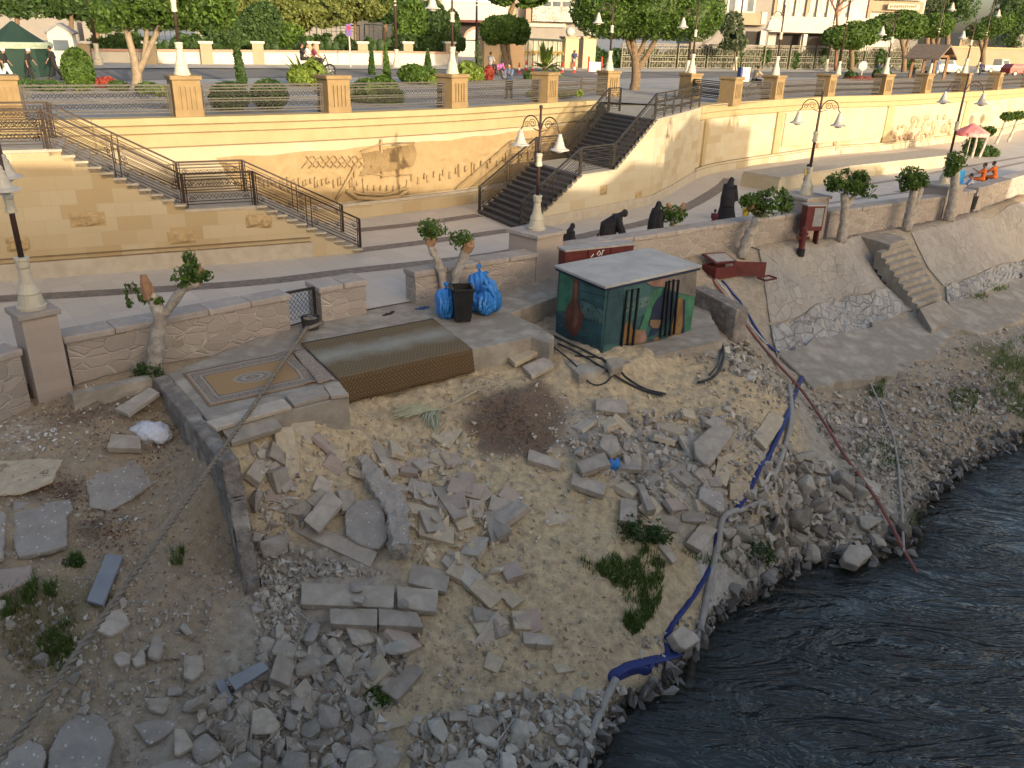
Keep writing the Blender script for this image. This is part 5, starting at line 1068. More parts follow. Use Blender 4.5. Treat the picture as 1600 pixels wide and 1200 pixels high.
# ---- painted kiosk
F_=P(938,557,-.56);Rr=P(1077,517,-.56);fr=(Rr-F_).normalized();wF=(Rr-F_).length;bk=Vector((-fr.y,fr.x,0));Lf0=P(868,520,-.56);dl=(Lf0-F_);fl_=dl.normalized();wL=dl.length
Bk=Rr+fl_*wL;KZ=1.28;kz0=-.56
KI=thing('transformer_kiosk','painted metal kiosk with a jug and village mural and a pale flat roof','kiosk',tuple(F_))
def kb(m_,name,mats,**k):m_.v=[tuple(Vector(v)-F_) for v in m_.v];return m_.build(name,mats,KI,**k)
cols={'teal':(.04,.10,.105),'teal2':(.035,.08,.09),'teal3':(.055,.125,.125),'green':(.06,.19,.11),'brown':(.15,.055,.035),'brown2':(.22,.09,.06),'ochre':(.235,.13,.045),'tan':(.27,.165,.095),'navy':(.022,.032,.065),'grey':(.19,.165,.145),'pale':(.10,.165,.15),'dark':(.012,.014,.018),'line':(.02,.05,.055),'pink':(.30,.17,.13)}
MK={k:simple('mural_'+k,v,tuple(x*.55 for x in v),2.2,.7,.1,30) for k,v in cols.items()};KL=list(MK);KM=[MK[k] for k in KL]
mb=MB();mb.m=KL.index('teal');foot=[F_,Rr,Bk,F_+fl_*wL];mb.prism([(p.x,p.y) for p in foot],kz0-.1,KZ);kb(mb,'body',KM)
oh=.1;rf=[F_-fr*oh-fl_*oh,Rr+fr*oh-fl_*oh,Bk+fr*oh+fl_*oh,F_+fl_*(wL+oh)-fr*oh];mb=MB();mb.prism([(p.x,p.y) for p in rf],KZ+.002,KZ+.07);kb(mb,'roof',simple('kiosk_roof',(.42,.40,.365),(.31,.29,.265),1.2,.7,.1,20),bevel=.01)
mb=MB();mb.prism([(p.x,p.y) for p in[v+(v-(F_+Bk)/2)*-.02 for v in rf]],KZ-.07,KZ);kb(mb,'roof_edge',MK['navy'])
nF=Vector((fr.y,-fr.x,0));nL=Vector((-fl_.y,fl_.x,0));nL=nL if nL.dot(Vector((-1,-1,0)))>0 else-nL
def kp(cx,cy,face,d):
 px,py=840+cx/4.4444,380+cy/4.4444;n_=nF if face=='F' else nL;q=onplane(px,py,tuple(F_+n_*.0),tuple(n_));return q+n_*d
mural=MB();dep=[0.003]
def pg(face,col_,pts,closed=True):
 mural.m=KL.index(col_);dep[0]+=.0003;v=[kp(x,y,face,dep[0]) for x,y in pts];k=mural.add(v);cen=mural.add([sum(v,Vector())/len(v)])
 a=sum((pts[i][0]*pts[(i+1)%len(pts)][1]-pts[(i+1)%len(pts)][0]*pts[i][1]) for i in range(len(pts)))
 mural.face([k+i for i in range(len(v))] if a<0 else[k+i for i in range(len(v))][::-1])
def ln(face,col_,pts,w_=3):
 for(x0,y0),(x1,y1) in zip(pts,pts[1:]):
  L=math.hypot(x1-x0,y1-y0) or 1;ox,oy=-(y1-y0)/L*w_/2,(x1-x0)/L*w_/2;pg(face,col_,[(x0+ox,y0+oy),(x1+ox,y1+oy),(x1-ox,y1-oy),(x0-ox,y0-oy)])
  # left side: green field, long necked jug, village, rosettes
pg('L','green',[(160,175),(250,215),(240,380),(200,470),(140,470)]);pg('L','teal2',[(130,470),(300,640),(440,700),(430,790),(125,625)])
pg('L','pale',[(300,400),(360,420),(460,470),(455,560),(300,510)]);pg('L','teal3',[(300,250),(470,310),(465,420),(300,380)])
for x,y in((312,430),(352,452),(332,515),(352,520),(372,522),(395,524),(415,530)):ln('L','line',[(x,y),(x+1,y+24)],8)
for l_ in([(300,385),(350,400),(400,440),(465,465)],[(300,330),(380,350),(470,370)],[(400,440),(440,500)],[(305,270),(470,330)]):ln('L','line',l_,5)
pg('L','brown',[(252,232),(290,248),(284,400),(300,450),(318,520),(305,590),(262,655),(232,640),(200,580),(186,500),(210,430),(240,390)]);pg('L','brown2',[(262,250),(276,256),(272,410),(290,470),(280,560),(250,600),(258,430)]);ln('L','brown',[(296,470),(320,500),(300,560)],10)
for cx,cy,r in((330,620,42),(290,690,40),(390,700,40),(165,560,40),(350,590,30)):
 for k in range(9):a=math.pi*k/8;ln('L','pale',[(cx,cy+20),(cx-r*math.cos(a),cy+20-r*1.4*math.sin(a))],2)
 # front: village, two grilles, jugs
pg('F','teal2',[(490,320),(600,290),(590,420),(560,690),(450,700)]);pg('F','teal3',[(600,300),(720,270),(800,300),(760,480),(590,560)]);pg('F','pale',[(700,380),(780,370),(770,430),(700,450)]);pg('F','pale',[(600,410),(700,390),(690,460),(600,480)])
for x,y in((710,412),(755,398),(655,432),(620,440),(530,365),(560,358),(585,352)):ln('F','line',[(x,y),(x,y+16)],8)
pg('F','green',[(800,330),(870,300),(850,350),(800,430),(770,530),(740,620),(700,600)]);pg('F','grey',[(880,240),(1100,185),(1092,370),(960,340),(870,300)]);pg('F','pink',[(740,265),(880,235),(880,300),(800,300)]);pg('F','green',[(960,350),(1088,370),(1055,620),(1010,640),(1000,400)])
pg('F','navy',[(870,350),(945,330),(940,520),(850,560),(775,560),(790,450),(820,390)]);pg('F','ochre',[(970,380),(1000,375),(1004,440),(1012,520),(985,640),(900,650),(930,560),(950,450)]);pg('F','navy',[(1003,390),(1020,388),(1015,620),(1000,635)])
pg('F','ochre',[(585,580),(640,520),(655,600),(690,600),(680,690),(575,700)]);pg('F','tan',[(680,600),(740,600),(755,660),(740,700),(670,710)]);pg('F','pink',[(700,615),(735,612),(748,660),(725,690),(700,670)]);pg('F','tan',[(780,530),(860,530),(830,590),(790,585),(772,560)]);pg('F','navy',[(790,590),(850,590),(800,640),(765,650)]);pg('F','ochre',[(800,660),(850,640),(840,690),(790,700)]);pg('F','teal3',[(450,710),(560,690),(540,745),(440,790)]);pg('F','grey',[(590,710),(790,690),(1050,610),(1050,628),(560,735)])
for k in range(9):a=math.pi*k/8;ln('F','pale',[(478,755),(478-36*math.cos(a),755-60*math.sin(a))],2)
for x,y in((960,520),(975,560),(985,500),(955,590)):ln('F','brown2',[(x,y),(x,y+10)],7)
kb(mural,'mural',KM)
for g_ in(((612,322,570,725),(650,315,610,715),(692,308,648,705)),((885,262,840,655),(905,255,875,645),(935,248,908,637),(968,250,935,628))):
 mb=MB()
 for x0,y0,x1,y1 in g_:mb.bar(kp(x0,y0,'F',.06),kp(x1,y1,'F',.06),.045)
 for f in(.02,.98):mb.bar(kp(g_[0][0]+(g_[0][2]-g_[0][0])*f,g_[0][1]+(g_[0][3]-g_[0][1])*f,'F',.02),kp(g_[-1][0]+(g_[-1][2]-g_[-1][0])*f,g_[-1][1]+(g_[-1][3]-g_[-1][1])*f,'F',.02),.02)
 kb(mb,'grille',MK['dark'])
 # ---- red metal boxes
M_red=simple('dull_red_paint',(.12,.022,.02),(.075,.016,.015),4,.55,.08,30);M_redtop=simple('dusty_metal',(.36,.33,.30),(.29,.26,.24),4,.7,.1)
a=P(880,466,-.1);zt_=hz(a,392);b=P(991,381,zt_);d=Vector((b.x-a.x,b.y-a.y,0));L=d.length;d.normalize()
t_=thing('advertising_box','long dull red metal box with scraps of white lettering behind the kiosk','box',(a.x,a.y,-.1),math.atan2(d.y,d.x));H_=zt_+.1
mb=MB();mb.box((L/2,.2,H_-.28),(L,.4,.5));mb.build('case',M_red,t_,bevel=.01);mb=MB();mb.box((L/2,.2,H_+.0),(L+.06,.48,.055));mb.build('lid',M_redtop,t_)
for x in(.03,L-.03):
 mb=MB();mb.box((x,.03,H_/2-.27),(.05,.05,H_-.54));mb.build('leg',M_red,t_)
for x in(L*.33,L*.66):mb=MB();mb.box((x,-.015,H_-.28),(.05,.03,.5));mb.build('rib',M_red,t_)
M_wht=simple('white_paint',(.72,.70,.66),(.62,.6,.56),5,.6,0)
mb=MB()
for pts in([(0,0),(.07,.1),(.13,.02),(.07,-.06),(.02,.0)],[(.16,-.05),(.2,.1),(.24,.1)],[(-.2,-.08),(-.12,.02)]):mb.tube([(L*.45+x,-.006,H_-.2+z) for x,z in pts],.016,4)
mb.build('lettering',M_wht,t_)
q=PG(1138,428);t_=thing('broken_cabinet','broken dull red metal cabinet lying open against the parapet right of the kiosk','cabinet',tuple(q),rad(32))
mb=MB()
for c,s_ in(((-.4,.35,.18),(1.1,.03,.4)),((-.4,-.3,.18),(1.1,.03,.4)),((-.95,.02,.18),(.03,.65,.4)),((-.4,.02,.0),(1.1,.65,.03))):mb.box(c,s_)
mb.build('case',M_red,t_);mb=MB();mb.box((-.15,.35,.5),(1.1,.75,.05),tilt=Euler((.25,.05,0)).to_matrix());mb.build('door',M_red,t_);mb=MB();mb.box((-.15,.33,.535),(.9,.55,.02),tilt=Euler((.25,.05,0)).to_matrix());mb.build('pane',M_redtop,t_)
mb=MB();mb.box((.55,-.42,.22),(1.15,.08,.5),tilt=Euler((-.12,0,-.55)).to_matrix());mb.build('side_panel',M_red,t_);mb=MB()
for c,s_ in(((.75,-.95,.06),(.6,.05,.05)),((.75,-1.25,.02),(.6,.05,.05)),((.45,-1.1,.04),(.05,.3,.05)),((1.05,-1.1,.04),(.05,.3,.05))):mb.box(c,s_)
mb.build('frame',M_red,t_)
q=PG(1262,380);t_=thing('hydrant_cabinet','dull red cabinet with a grey glazed door on two legs in front of the pier','cabinet',tuple(q),rad(12));M_glz=simple('grey_glazing',(.28,.28,.28),(.2,.2,.2),5,.3,0)
mb=MB();mb.box((0,0,1.0),(.75,.42,.95));mb.build('case',M_red,t_,bevel=.015);mb=MB();mb.box((0,0,1.5),(.82,.5,.05));mb.build('roof',M_redtop,t_);mb=MB();mb.box((.385,0,1.02),(.02,.34,.75));mb.build('side_glazing',M_glz,t_);mb=MB();mb.box((.12,-.216,1.05),(.38,.012,.7));mb.build('door_glazing',M_glz,t_)
for x in(-.3,.3):mb=MB();mb.box((x,0,.26),(.06,.3,.54));mb.build('leg',M_red,t_)
q=PG(1250,400);t_=thing('fire_hydrant','dark red fire hydrant pipe standing in front of the red cabinet','hydrant',tuple(q));mb=MB();mb.lathe([(.15,0),(.15,.28),(.11,.3)],(0,0,0),14);mb.build('foot',M_blk,t_);mb=MB();mb.lathe([(.11,.3),(.11,.8),(.17,.82),(.17,.9),(.12,.92),(.12,1.05),(.04,1.15)],(0,0,0),14);mb.build('barrel',M_red,t_);mb=MB();mb.tube([(-.24,0,.7),(.24,0,.7)],.06,10);mb.build('outlet',M_red,t_)
q=P(1516,326,-.1);mb=MB();mb.lathe([(.2,0),(.24,.6),(.25,.62),(.21,.6),(.19,.1)],(0,0,0),14);o=mb.build('small_bin',M_blk,None);o.location=q;tag(o,'small black bin in the parapet gap at far right','bin')
# ---- steps on the bank and the concrete apron
ST=thing('bank_steps','worn concrete steps leading down the revetment below the white trunks','steps',tuple(PG(1400,390)))
a0,a1=P(1338,360,-.12),P(1422,362,-.12);b0,b1=P(1440,487,-1.95),P(1497,478,-1.95);n=9
m_=MB();pl=[P(1330,362,-.12),P(1392,379,-.12),P(1418,370,-.12),P(1360,352,-.12)];m_.prism([(p.x,p.y) for p in pl],-.9,-.2);inparent(m_.build('landing',M_conc,None,bevel=.02),ST)
tl,tr=P(1370,385,-.25),P(1416,372,-.25);bl_,br_=P(1432,476,-1.9),P(1470,462,-1.9)
for k in range(n):
 f0,f1=k/n,(k+1)/n;L0_,R0_=tl.lerp(bl_,f0),tr.lerp(br_,f0);L1_,R1_=tl.lerp(bl_,f1+.02),tr.lerp(br_,f1+.02);z=-.38-1.62*(k+.3)/n;m_=MB();m_.prism([(v.x,v.y) for v in(L0_,L1_,R1_,R0_)],z-.7,z);inparent(m_.build('step',M_conc,None,bevel=.015),ST)
m_=MB();rp_=[P(1437,482,-1.92),P(1456,515,-2.35),P(1498,490,-2.35),P(1474,468,-1.92)];m_.loft2([v-Vector((0,0,.4)) for v in rp_],rp_);inparent(m_.build('ramp',M_conc,None),ST)
t=m_rubble_masonry('revetment_stone',[(.38,.335,.28),(.42,.375,.315),(.35,.305,.255),(.40,.35,.29)],2.6,(.29,.255,.215),.03,(1.6,.9,1),'World',.7,.03);M_rev=t
M_wband=m_rubble_masonry('whitish_rough_stone',[(.42,.39,.35),(.47,.44,.40),(.36,.335,.30),(.44,.41,.37)],2.6,(.33,.305,.265),.045,(1.3,.9,1),'World',1.0,.07)
def drape(pix_rows,mat,name,lift,n=14,rough=.0,kind=True,und=.25):
 """a sheet through rows of (px,py) that lies on the bank"""
 rows_=[]
 for r in pix_rows:c_=[PG(x,y) for x,y in r];c_=smooth_line(c_,n);rows_.append(c_)
 k=min(len(r) for r in rows_);out=[]
 for a,b in zip(rows_,rows_[1:]):
  for j in range(6):out.append([a[i].lerp(b[i],j/6) for i in range(k)])
 out.append(rows_[-1][:k]);m_=MB()
 G=[]
 for j,r in enumerate(out):
  v=[]
  for i,p in enumerate(r):
   z=zt(p.x,p.y)+lift+rough*mnoise.noise((p.x*3,p.y*3,5));edge=j in(0,len(out)-1) or i in(0,k-1);v.append((p.x,p.y,z))
  G.append(m_.add(v))
 for a,b in zip(G,G[1:]):
  for i in range(k-1):m_.face((b+i,b+i+1,a+i+1,a+i))
 und_=[G[0]+i for i in range(k)]+[g+k-1 for g in G[1:]]+[G[-1]+i for i in range(k-2,-1,-1)]+[g for g in G[-2:0:-1]]
 lo=m_.add([Vector(m_.v[i])-Vector((0,0,und)) for i in und_])
 for i in range(len(und_)):j=(i+1)%len(und_);m_.face((und_[i],und_[j],lo+j,lo+i))
 o=m_.build(name,mat,None,smooth=False);return struct(o)
drape([[(1186,394),(1240,386),(1300,386),(1340,372),(1372,388)],[(1195,450),(1250,435),(1310,420),(1360,412),(1402,428)],[(1203,505),(1260,488),(1310,470),(1362,458),(1398,456)]],M_rev,'revetment',.06)
drape([[(1424,366),(1480,352),(1530,343),(1600,316),(1680,296)],[(1450,420),(1500,405),(1550,390),(1610,360),(1690,335)],[(1474,448),(1520,432),(1570,412),(1620,388),(1700,362)]],M_rev,'revetment',.06)
drape([[(1204,510),(1260,492),(1310,474),(1362,461),(1402,460)],[(1215,560),(1262,548),(1320,524),(1380,506),(1440,488)]],M_wband,'rough_stone_band',.10,14,.09)
drape([[(1478,450),(1520,436),(1570,416),(1620,392),(1700,366)],[(1480,478),(1525,462),(1575,444),(1625,424),(1700,400)]],M_wband,'rough_stone_band',.10,14,.09)
def apron(pix,label_z,name='concrete_apron'):
 R=random.Random(len(pix));c=[PG(x,y) for x,y in pix];A=np.array([[p.x,p.y,1] for p in c]);s_,*_=np.linalg.lstsq(A,np.array([p.z for p in c]),rcond=None);pts=[]
 pl=[(p.x,p.y) for p in c];
 for i,a in enumerate(pl):
  b=pl[(i+1)%len(pl)];L=math.hypot(b[0]-a[0],b[1]-a[1]);k=max(1,int(L/.35))
  for j in range(k):f=j/k;jt=0 if j==0 else R.uniform(-.12,.12);pts.append((a[0]+(b[0]-a[0])*f+jt,a[1]+(b[1]-a[1])*f-jt))
 top=[(x,y,s_[0]*x+s_[1]*y+s_[2]+.16) for x,y in pts];m_=MB();m_.loft2([(x,y,z-.4) for x,y,z in top],top);return struct(m_.build(name,M_conc,None,bevel=.03))
apron([(1214,556),(1270,612),(1330,606),(1400,592),(1440,570),(1478,540),(1500,520),(1440,486),(1380,502),(1320,522),(1262,545)],0)
apron([(1452,512),(1500,520),(1540,524),(1580,512),(1640,480),(1720,430),(1700,402),(1625,424),(1575,444),(1525,462),(1486,478)],0)
# ================================================================ RAILINGS, PIERS, LAMPS
M_brail=simple('brown_iron',(.02,.013,.011),(.04,.024,.018),10,.5,.05,metal=.2)
M_grail=simple('grey_brown_iron',(.05,.044,.038),(.08,.07,.06),10,.6,.05)
M_pierst=simple('tan_pier_stone',(0.234,0.162,0.080),(0.193,0.134,0.065),2.5,.85,.25,30)
def spiral(m_,c,ux,uz,r,turns=1.4,s_=1,w_=.009):
 pts=[]
 for k in range(13):
  f=k/12;a=f*turns*2*math.pi;rr=r*(1-.75*f);pts.append(c+ux*(s_*rr*math.cos(a))+uz*(rr*math.sin(a)))
 m_.tube(pts,w_,3,caps=False)
def railing(name,label,feet,mat,h=1.05,lattice=(),group=None,cat='railing',wr=.015,end_posts=(True,True),pair=1.05,lo=.13):
 t_=thing(name,label,cat,tuple(feet[0]),0,group);o=Vector(feet[0]);F_=[Vector(f)-o for f in feet];up=Vector((0,0,1))
 m_=MB()
 for a,b in zip(F_,F_[1:]):d=(b-a).normalized()*.02;m_.bar(a+up*h-d,b+up*h+d,.075,.055)
 m_.build('handrail',mat,t_)
 for i,a in enumerate(F_):m_=MB();m_.bar(a,a+up*h,.06 if i in(0,len(F_)-1) else.035);m_.build('post',mat,t_)
 m_=MB()
 for si,(a,b) in enumerate(zip(F_,F_[1:])):
  L=(b-a).length;d=(b-a)/L;n=max(1,round(L/(pair*1.6)));lat=si in lattice
  for z in((lo,.24,h-.14) if not lat else(lo,.22,.48,.56,h-.2,h-.1)):m_.bar(a+up*z,b+up*z,wr*1.6)
  for k in range(n+1):
   for e in(-.09,.09):
    f=min(max((k/n)*L+e,.03),L-.03);p=a+d*f;m_.bar(p+up*.02,p+up*h,wr*1.7)
  for k in range(n):
   p0,p1=a+d*(L*k/n+.14),a+d*(L*(k+1)/n-.14);w_=(p1-p0).length
   if w_<.2:continue
   if lat:
    for z0 in(.26,.60):
     c=max(2,round(w_/.2))
     for j in range(c):
      q0,q1=p0.lerp(p1,j/c),p0.lerp(p1,(j+1)/c);md=q0.lerp(q1,.5);m_.tube([q0+up*(z0+.02),md+up*(z0+.16),q1+up*(z0+.02)],wr*.7,3,caps=False);m_.tube([q0+up*(z0+.17),md+up*(z0+.05),q1+up*(z0+.17)],wr*.7,3,caps=False)
   else:
    for z in(.33,.43,.53,.63,.73):m_.bar(p0+up*z,p1+up*z,wr*1.2)
   spiral(m_,p0+d*.09+up*(h-.3),d,up,.09,s_=1,w_=wr*.8);spiral(m_,p1-d*.09+up*(h-.3),d,up,.09,s_=-1,w_=wr*.8);spiral(m_,p0+d*.09+up*.26,d,up,.09,s_=1,w_=wr*.8);spiral(m_,p1-d*.09+up*.26,d,up,.09,s_=-1,w_=wr*.8)
 m_.build('scrollwork',mat,t_);return t_
inn=lw.normalized()*.12
def fz(v,z):return Vector((v.x,v.y,z))
railing('stair_railing','brown iron railing along the near edge of the left sandstone staircase',[fz(tp0+inn,3.67),fz(sTop+inn,3.67),fz(sL1+inn,1.78),fz(sL0+inn,1.78),fz(sBot+inn,.08)],M_brail,lattice=(0,2))
bi=lw*.95
railing('stair_railing','brown iron railing along the far edge of the left sandstone staircase',[fz(sTop-ldir*1.75+bi,3.67),fz(sTop+bi,3.67),fz(sL1+bi,1.78),fz(sL0+bi,1.78),fz(sBot+bi,.08)],M_brail,lattice=(0,2))
di=dw.normalized()*.1
M_drail=simple('dark_rail_paint',(.022,.019,.017),(.05,.042,.036),8,.45,.05,metal=.2)
railing('stair_railing','dark iron railing on the right edge of the black staircase, turning along the upper landing',[fz(dB+di,.08),fz(dL0+di,1.83),fz(dL1+di,1.83),fz(dT+di,3.74),fz(Vector((7.75,41.2,0)),3.74),fz(Vector((9.4,45.0,0)),3.74)],M_drail,lattice=(1,3,4))
do=dw*.97
railing('stair_railing','dark iron railing on the left edge of the black staircase, nearest the boat relief',[fz(dB+do,.08),fz(dL0+do,1.83),fz(dL1+do,1.83),fz(dT+do,3.74),fz(dT+do+cdir*.9,3.74)],M_drail,lattice=(1,3))
# ---- piers and fence panels on the terrace edge
def upl_near(p):
 best=None
 for a,b in zip(UPL,UPL[1:]):
  t=min(1,max(0,(p-a).dot(b-a)/(b-a).length_squared));q=a.lerp(b,t);d=(q-p).length
  if best is None or d<best[0]:best=(d,q,(b-a).normalized())
 return best[1],best[2]
PX=[(-140,196),(14,190),(299,183),(526,175),(713,168),(869,160),(958,152),(1086,152),(1120,158),(1219,155),(1308,151),(1386,148),(1458,146),(1511,143),(1563,140),(1625,136)]
LB=['left end, partly behind the stair rail','second of the row, carrying a lamp','third of the row, beside the round clipped bushes','fourth of the row, above the relief sail','fifth of the row, left of the dark stair','left of the dark stair top, carrying a lamp','right of the dark stair top, carrying a lamp','just right of the dark stair railing end','carrying a lamp right of the cyclist','below the clipped dark tree','carrying a lamp left of the wooden shelter','below the wooden shelter','carrying a lamp right of the wooden shelter','below the parked cars','at the far right edge']
PIERS=[]
for i,(px,py) in enumerate(PX):
 x_=px;z=4.05 if px<900 else 3.8
 p=P(px,py,z);q,d=upl_near(Vector((p.x,p.y,0)))
 if i in(6,7):q=Vector((p.x,p.y,0));d=Vector((.8,.6,0))
 nrm=Vector((-d.y,d.x,0));zt_=z_terr(q.x);c=q+nrm*.5;rz=math.atan2(d.y,d.x);PIERS.append((Vector((c.x,c.y,zt_)),d,q))
 if i==0:continue
 t_=thing('stone_pier','fluted tan stone pier, '+LB[i-1],'pier',(c.x,c.y,zt_),rz,'fluted stone piers of the terrace railing');w_=.92
 m_=MB();uvbox(m_,(0,0,-.15),(w_+.04,w_+.04,.38),0);m_.build('base',M_pierst,t_);m_=MB();pr=[(-w_/2,-w_/2)]
 for k in range(4):x0=-.28+k*.16;pr+=[(x0,-w_/2),(x0,-w_/2+.05),(x0+.07,-w_/2+.05),(x0+.07,-w_/2)]
 pr+=[(w_/2,-w_/2),(w_/2,w_/2),(-w_/2,w_/2)];m_.prism(pr,.23,.98);m_.build('fluted_shaft',M_pierst,t_);m_=MB();uvbox(m_,(0,0,.98),(w_,w_,.22),0);m_.build('neck',M_pierst,t_);m_=MB();m_.box((0,0,1.27),(w_+.14,w_+.14,.14));m_.build('cap',M_pierst,t_,bevel=.02)
for i in range(len(PIERS)-1):
 if i==6:continue
 a,b=PIERS[i][0],PIERS[i+1][0];d=(b-a).normalized();a2,b2=a+d*.5-Vector((-d.y,d.x,0))*.1,b-d*.5-Vector((-d.y,d.x,0))*.1
 if(b2-a2).length<.3 or(b2-a2).dot(d)<0:continue
 railing('terrace_railing','lattice panel right of the pier: '+((LB[i-1]) if i>0 else 'none, leftmost'),[a2,b2],M_grail,h=1.02,lattice=(0,),group='iron fence panels between the terrace piers',wr=.028 if i<7 else.034,pair=2.6 if i<9 else 4)
 # ---- lamps
M_wen=simple('cream_enamel',(0.453,0.419,0.329),(0.385,0.350,0.275),4,.45,.1,20);M_lpole=simple('rusty_brown_pole',(.05,.027,.022),(.032,.02,.018),8,.5,.1);M_wen2=simple('grey_enamel',(0.437,0.413,0.367),(0.359,0.335,0.296),5,.5,.1)
M_bulb=simple('milk_glass',(0.585,0.562,0.507),(0.546,0.523,0.468),1,.2,0)
def lamp(label,loc,rz,H=3.55,arms=(1,-1),bs=1.0,group='street lamps',reach=.72,name='street_lamp',hs=1.0,pole=.05):
 t_=thing(name,label,'lamp',tuple(loc),rz,group)
 m_=MB();m_.lathe([(r*bs*.84,z*bs) for r,z in((.33,0),(.335,.06),(.30,.09),(.27,.2),(.245,.3),(.26,.33),(.24,.37),(.17,.52),(.135,.7),(.125,.82),(.15,.86),(.15,.98),(.17,1.0),(.165,1.05),(.06,1.06))],(0,0,0),18);m_.build('base',M_wen,t_,smooth=False)
 m_=MB();m_.tube([(0,0,1.0*bs),(0,0,H*.62),(0,0,H)],[pole*1.15,pole,pole*.7],9);m_.ball((0,0,H+.05),.06,8,6);m_.build('pole',M_lpole,t_,smooth=True)
 m_=MB();zc=1.05*bs+(H-1.05*bs)*.42 if H<5 else H*.55;m_.lathe([(.06,-.2),(.1,-.18),(.1,-.1),(.085,-.08),(.085,.08),(.1,.1),(.1,.18),(.06,.2)],(0,0,zc),12);m_.build('collar',M_wen,t_)
 for s_ in arms:
  m_=MB();za=H-.62*hs;pts=[]
  for k in range(15):a=math.pi*k/14;pts.append((s_*(.05+(reach-.1)*.5*(1-math.cos(a))),0,za+.38*hs*math.sin(a)+.0))
  pts+=[(s_*reach,0,za-.04),(s_*(reach+.03),0,za-.1)];m_.tube(pts,.02,5);
  spiral(m_,Vector((s_*reach*.42,0,za+.12)),Vector((s_,0,0)),Vector((0,0,1)),.14,1.6,1,.013);spiral(m_,Vector((s_*reach*.72,0,za+.08)),Vector((s_,0,0)),Vector((0,0,1)),.10,1.4,-1,.012);m_.bar((0,0,za-.1),(s_*reach*.35,0,za-.02),.022);m_.build('arm',M_lpole,t_)
  m_=MB();zh=za-.1;m_.lathe([(r*hs,z*hs) for r,z in((.03,0),(.05,-.02),(.07,-.06),(.06,-.09),(.095,-.13),(.10,-.2),(.13,-.26),(.155,-.36),(.20,-.44),(.31,-.485),(.315,-.50),(.29,-.505))],(s_*(reach+.03),0,zh),18);m_.f.pop();m_.mi.pop()
  hd=m_.build('lamp_head',M_wen2,t_,smooth=False);sd_=hd.modifiers.new('shell','SOLIDIFY');sd_.thickness=.008
  m_=MB();m_.ball((s_*(reach+.03),0,zh-.50*hs),(.17*hs,.17*hs,.1*hs),12,8);b_=m_.build('globe',M_bulb,None,smooth=True);b_.parent=hd
 return t_
lamp('double headed cream and brown lamp on the leftmost masonry pier, cut by the left edge',PIER1,rad(-62),3.6,group='double headed lamps on the promenade piers',hs=.9)
lamp('double headed lamp on the masonry pier in the middle, left of the kiosk',PIER2,rad(-40),3.58,group='double headed lamps on the promenade piers',hs=.9)
lamp('double headed lamp on the pier behind the red hydrant cabinet',PIER3,rad(-30),3.75,group='double headed lamps on the promenade piers',hs=.9)
lamp('double headed lamp beside the pink parasol',PIER4+Vector((0,0,-.05)),rad(-20),4.6,group='double headed lamps on the promenade piers',hs=.9)
for i,lb in((2,'lamp with one arm on the terrace pier second from the left, tree behind it'),(4,'lamp with one arm on the terrace pier above the relief sail'),(6,'lamp with one arm on the pier at the left side of the dark stair top'),(7,'lamp with one arm on the pier at the right side of the dark stair top'),(9,'lamp with one arm on the terrace pier right of the cyclist'),(11,'lamp with one arm on the terrace pier left of the wooden shelter'),(13,'lamp with one arm on the terrace pier right of the wooden shelter')):
 c,d,q=PIERS[i];lamp(lb,(c.x,c.y,c.z+1.34),rad(8),3.75,arms=(-1,),group='single armed lamps on the terrace piers',reach=.78,hs=1.05)
for(px,py),H,lb in(((155,103),9.5,'tall street lamp standing left behind the big left tree'),((620,106),8.5,'tall street lamp behind the shrubs left of centre'),((744,107),9.0,'tall street lamp in front of the arched gate'),((1073,120),6.5,'street lamp behind the trunk of the biggest round tree'),((1147,110),9.5,'tall street lamp behind the dark feathery tree'),((1290,112),9.5,'left one of two tall slanting street lamps before the white building'),((1309,117),9.5,'right one of two tall slanting street lamps before the white building'),((1452,118),9.0,'tall street lamp inside the wooden shelter group'),((1527,114),9.0,'tall street lamp between the parked cars')):
 p=PU(px,py);lamp(lb,p,rad(15),H,arms=(-1,) if px<1200 else(1,),bs=1.3,group='tall street lamps along the road',reach=1.1,hs=1.6,pole=.09)
 # ================================================================ VEGETATION
FOL={'ficus':m_foliage('ficus_leaves',(.02,.044,.008),(.088,.152,.022)),'dark':m_foliage('dark_leaves',(.018,.04,.012),(.055,.10,.025)),'olive':m_foliage('olive_leaves',(.06,.075,.018),(.17,.19,.05)),'grey':m_foliage('greyish_leaves',(.03,.045,.025),(.08,.10,.05)),'palm':m_foliage('palm_leaves',(.06,.10,.015),(.20,.26,.04)),'red':m_foliage('red_leaves',(.16,.02,.02),(.35,.06,.04)),'grass':m_foliage('grass_blades',(.045,.085,.015),(.11,.17,.03),.15),'dry':m_foliage('dry_grass',(.16,.13,.06),(.28,.23,.11),.1)}
M_bark=simple('brown_bark',(0.173,0.119,0.072),(0.108,0.072,0.047),5,.9,.6,14,bdist=.03);M_wtr=simple('whitewashed_trunk',(.46,.42,.365),(.33,.295,.255),5,.9,.9,14,c3=(.22,.18,.14),bdist=.04);M_cut=simple('cut_wood',(.36,.2,.11),(.22,.13,.08),9,.9,.4)
NR=np.random.default_rng(3)
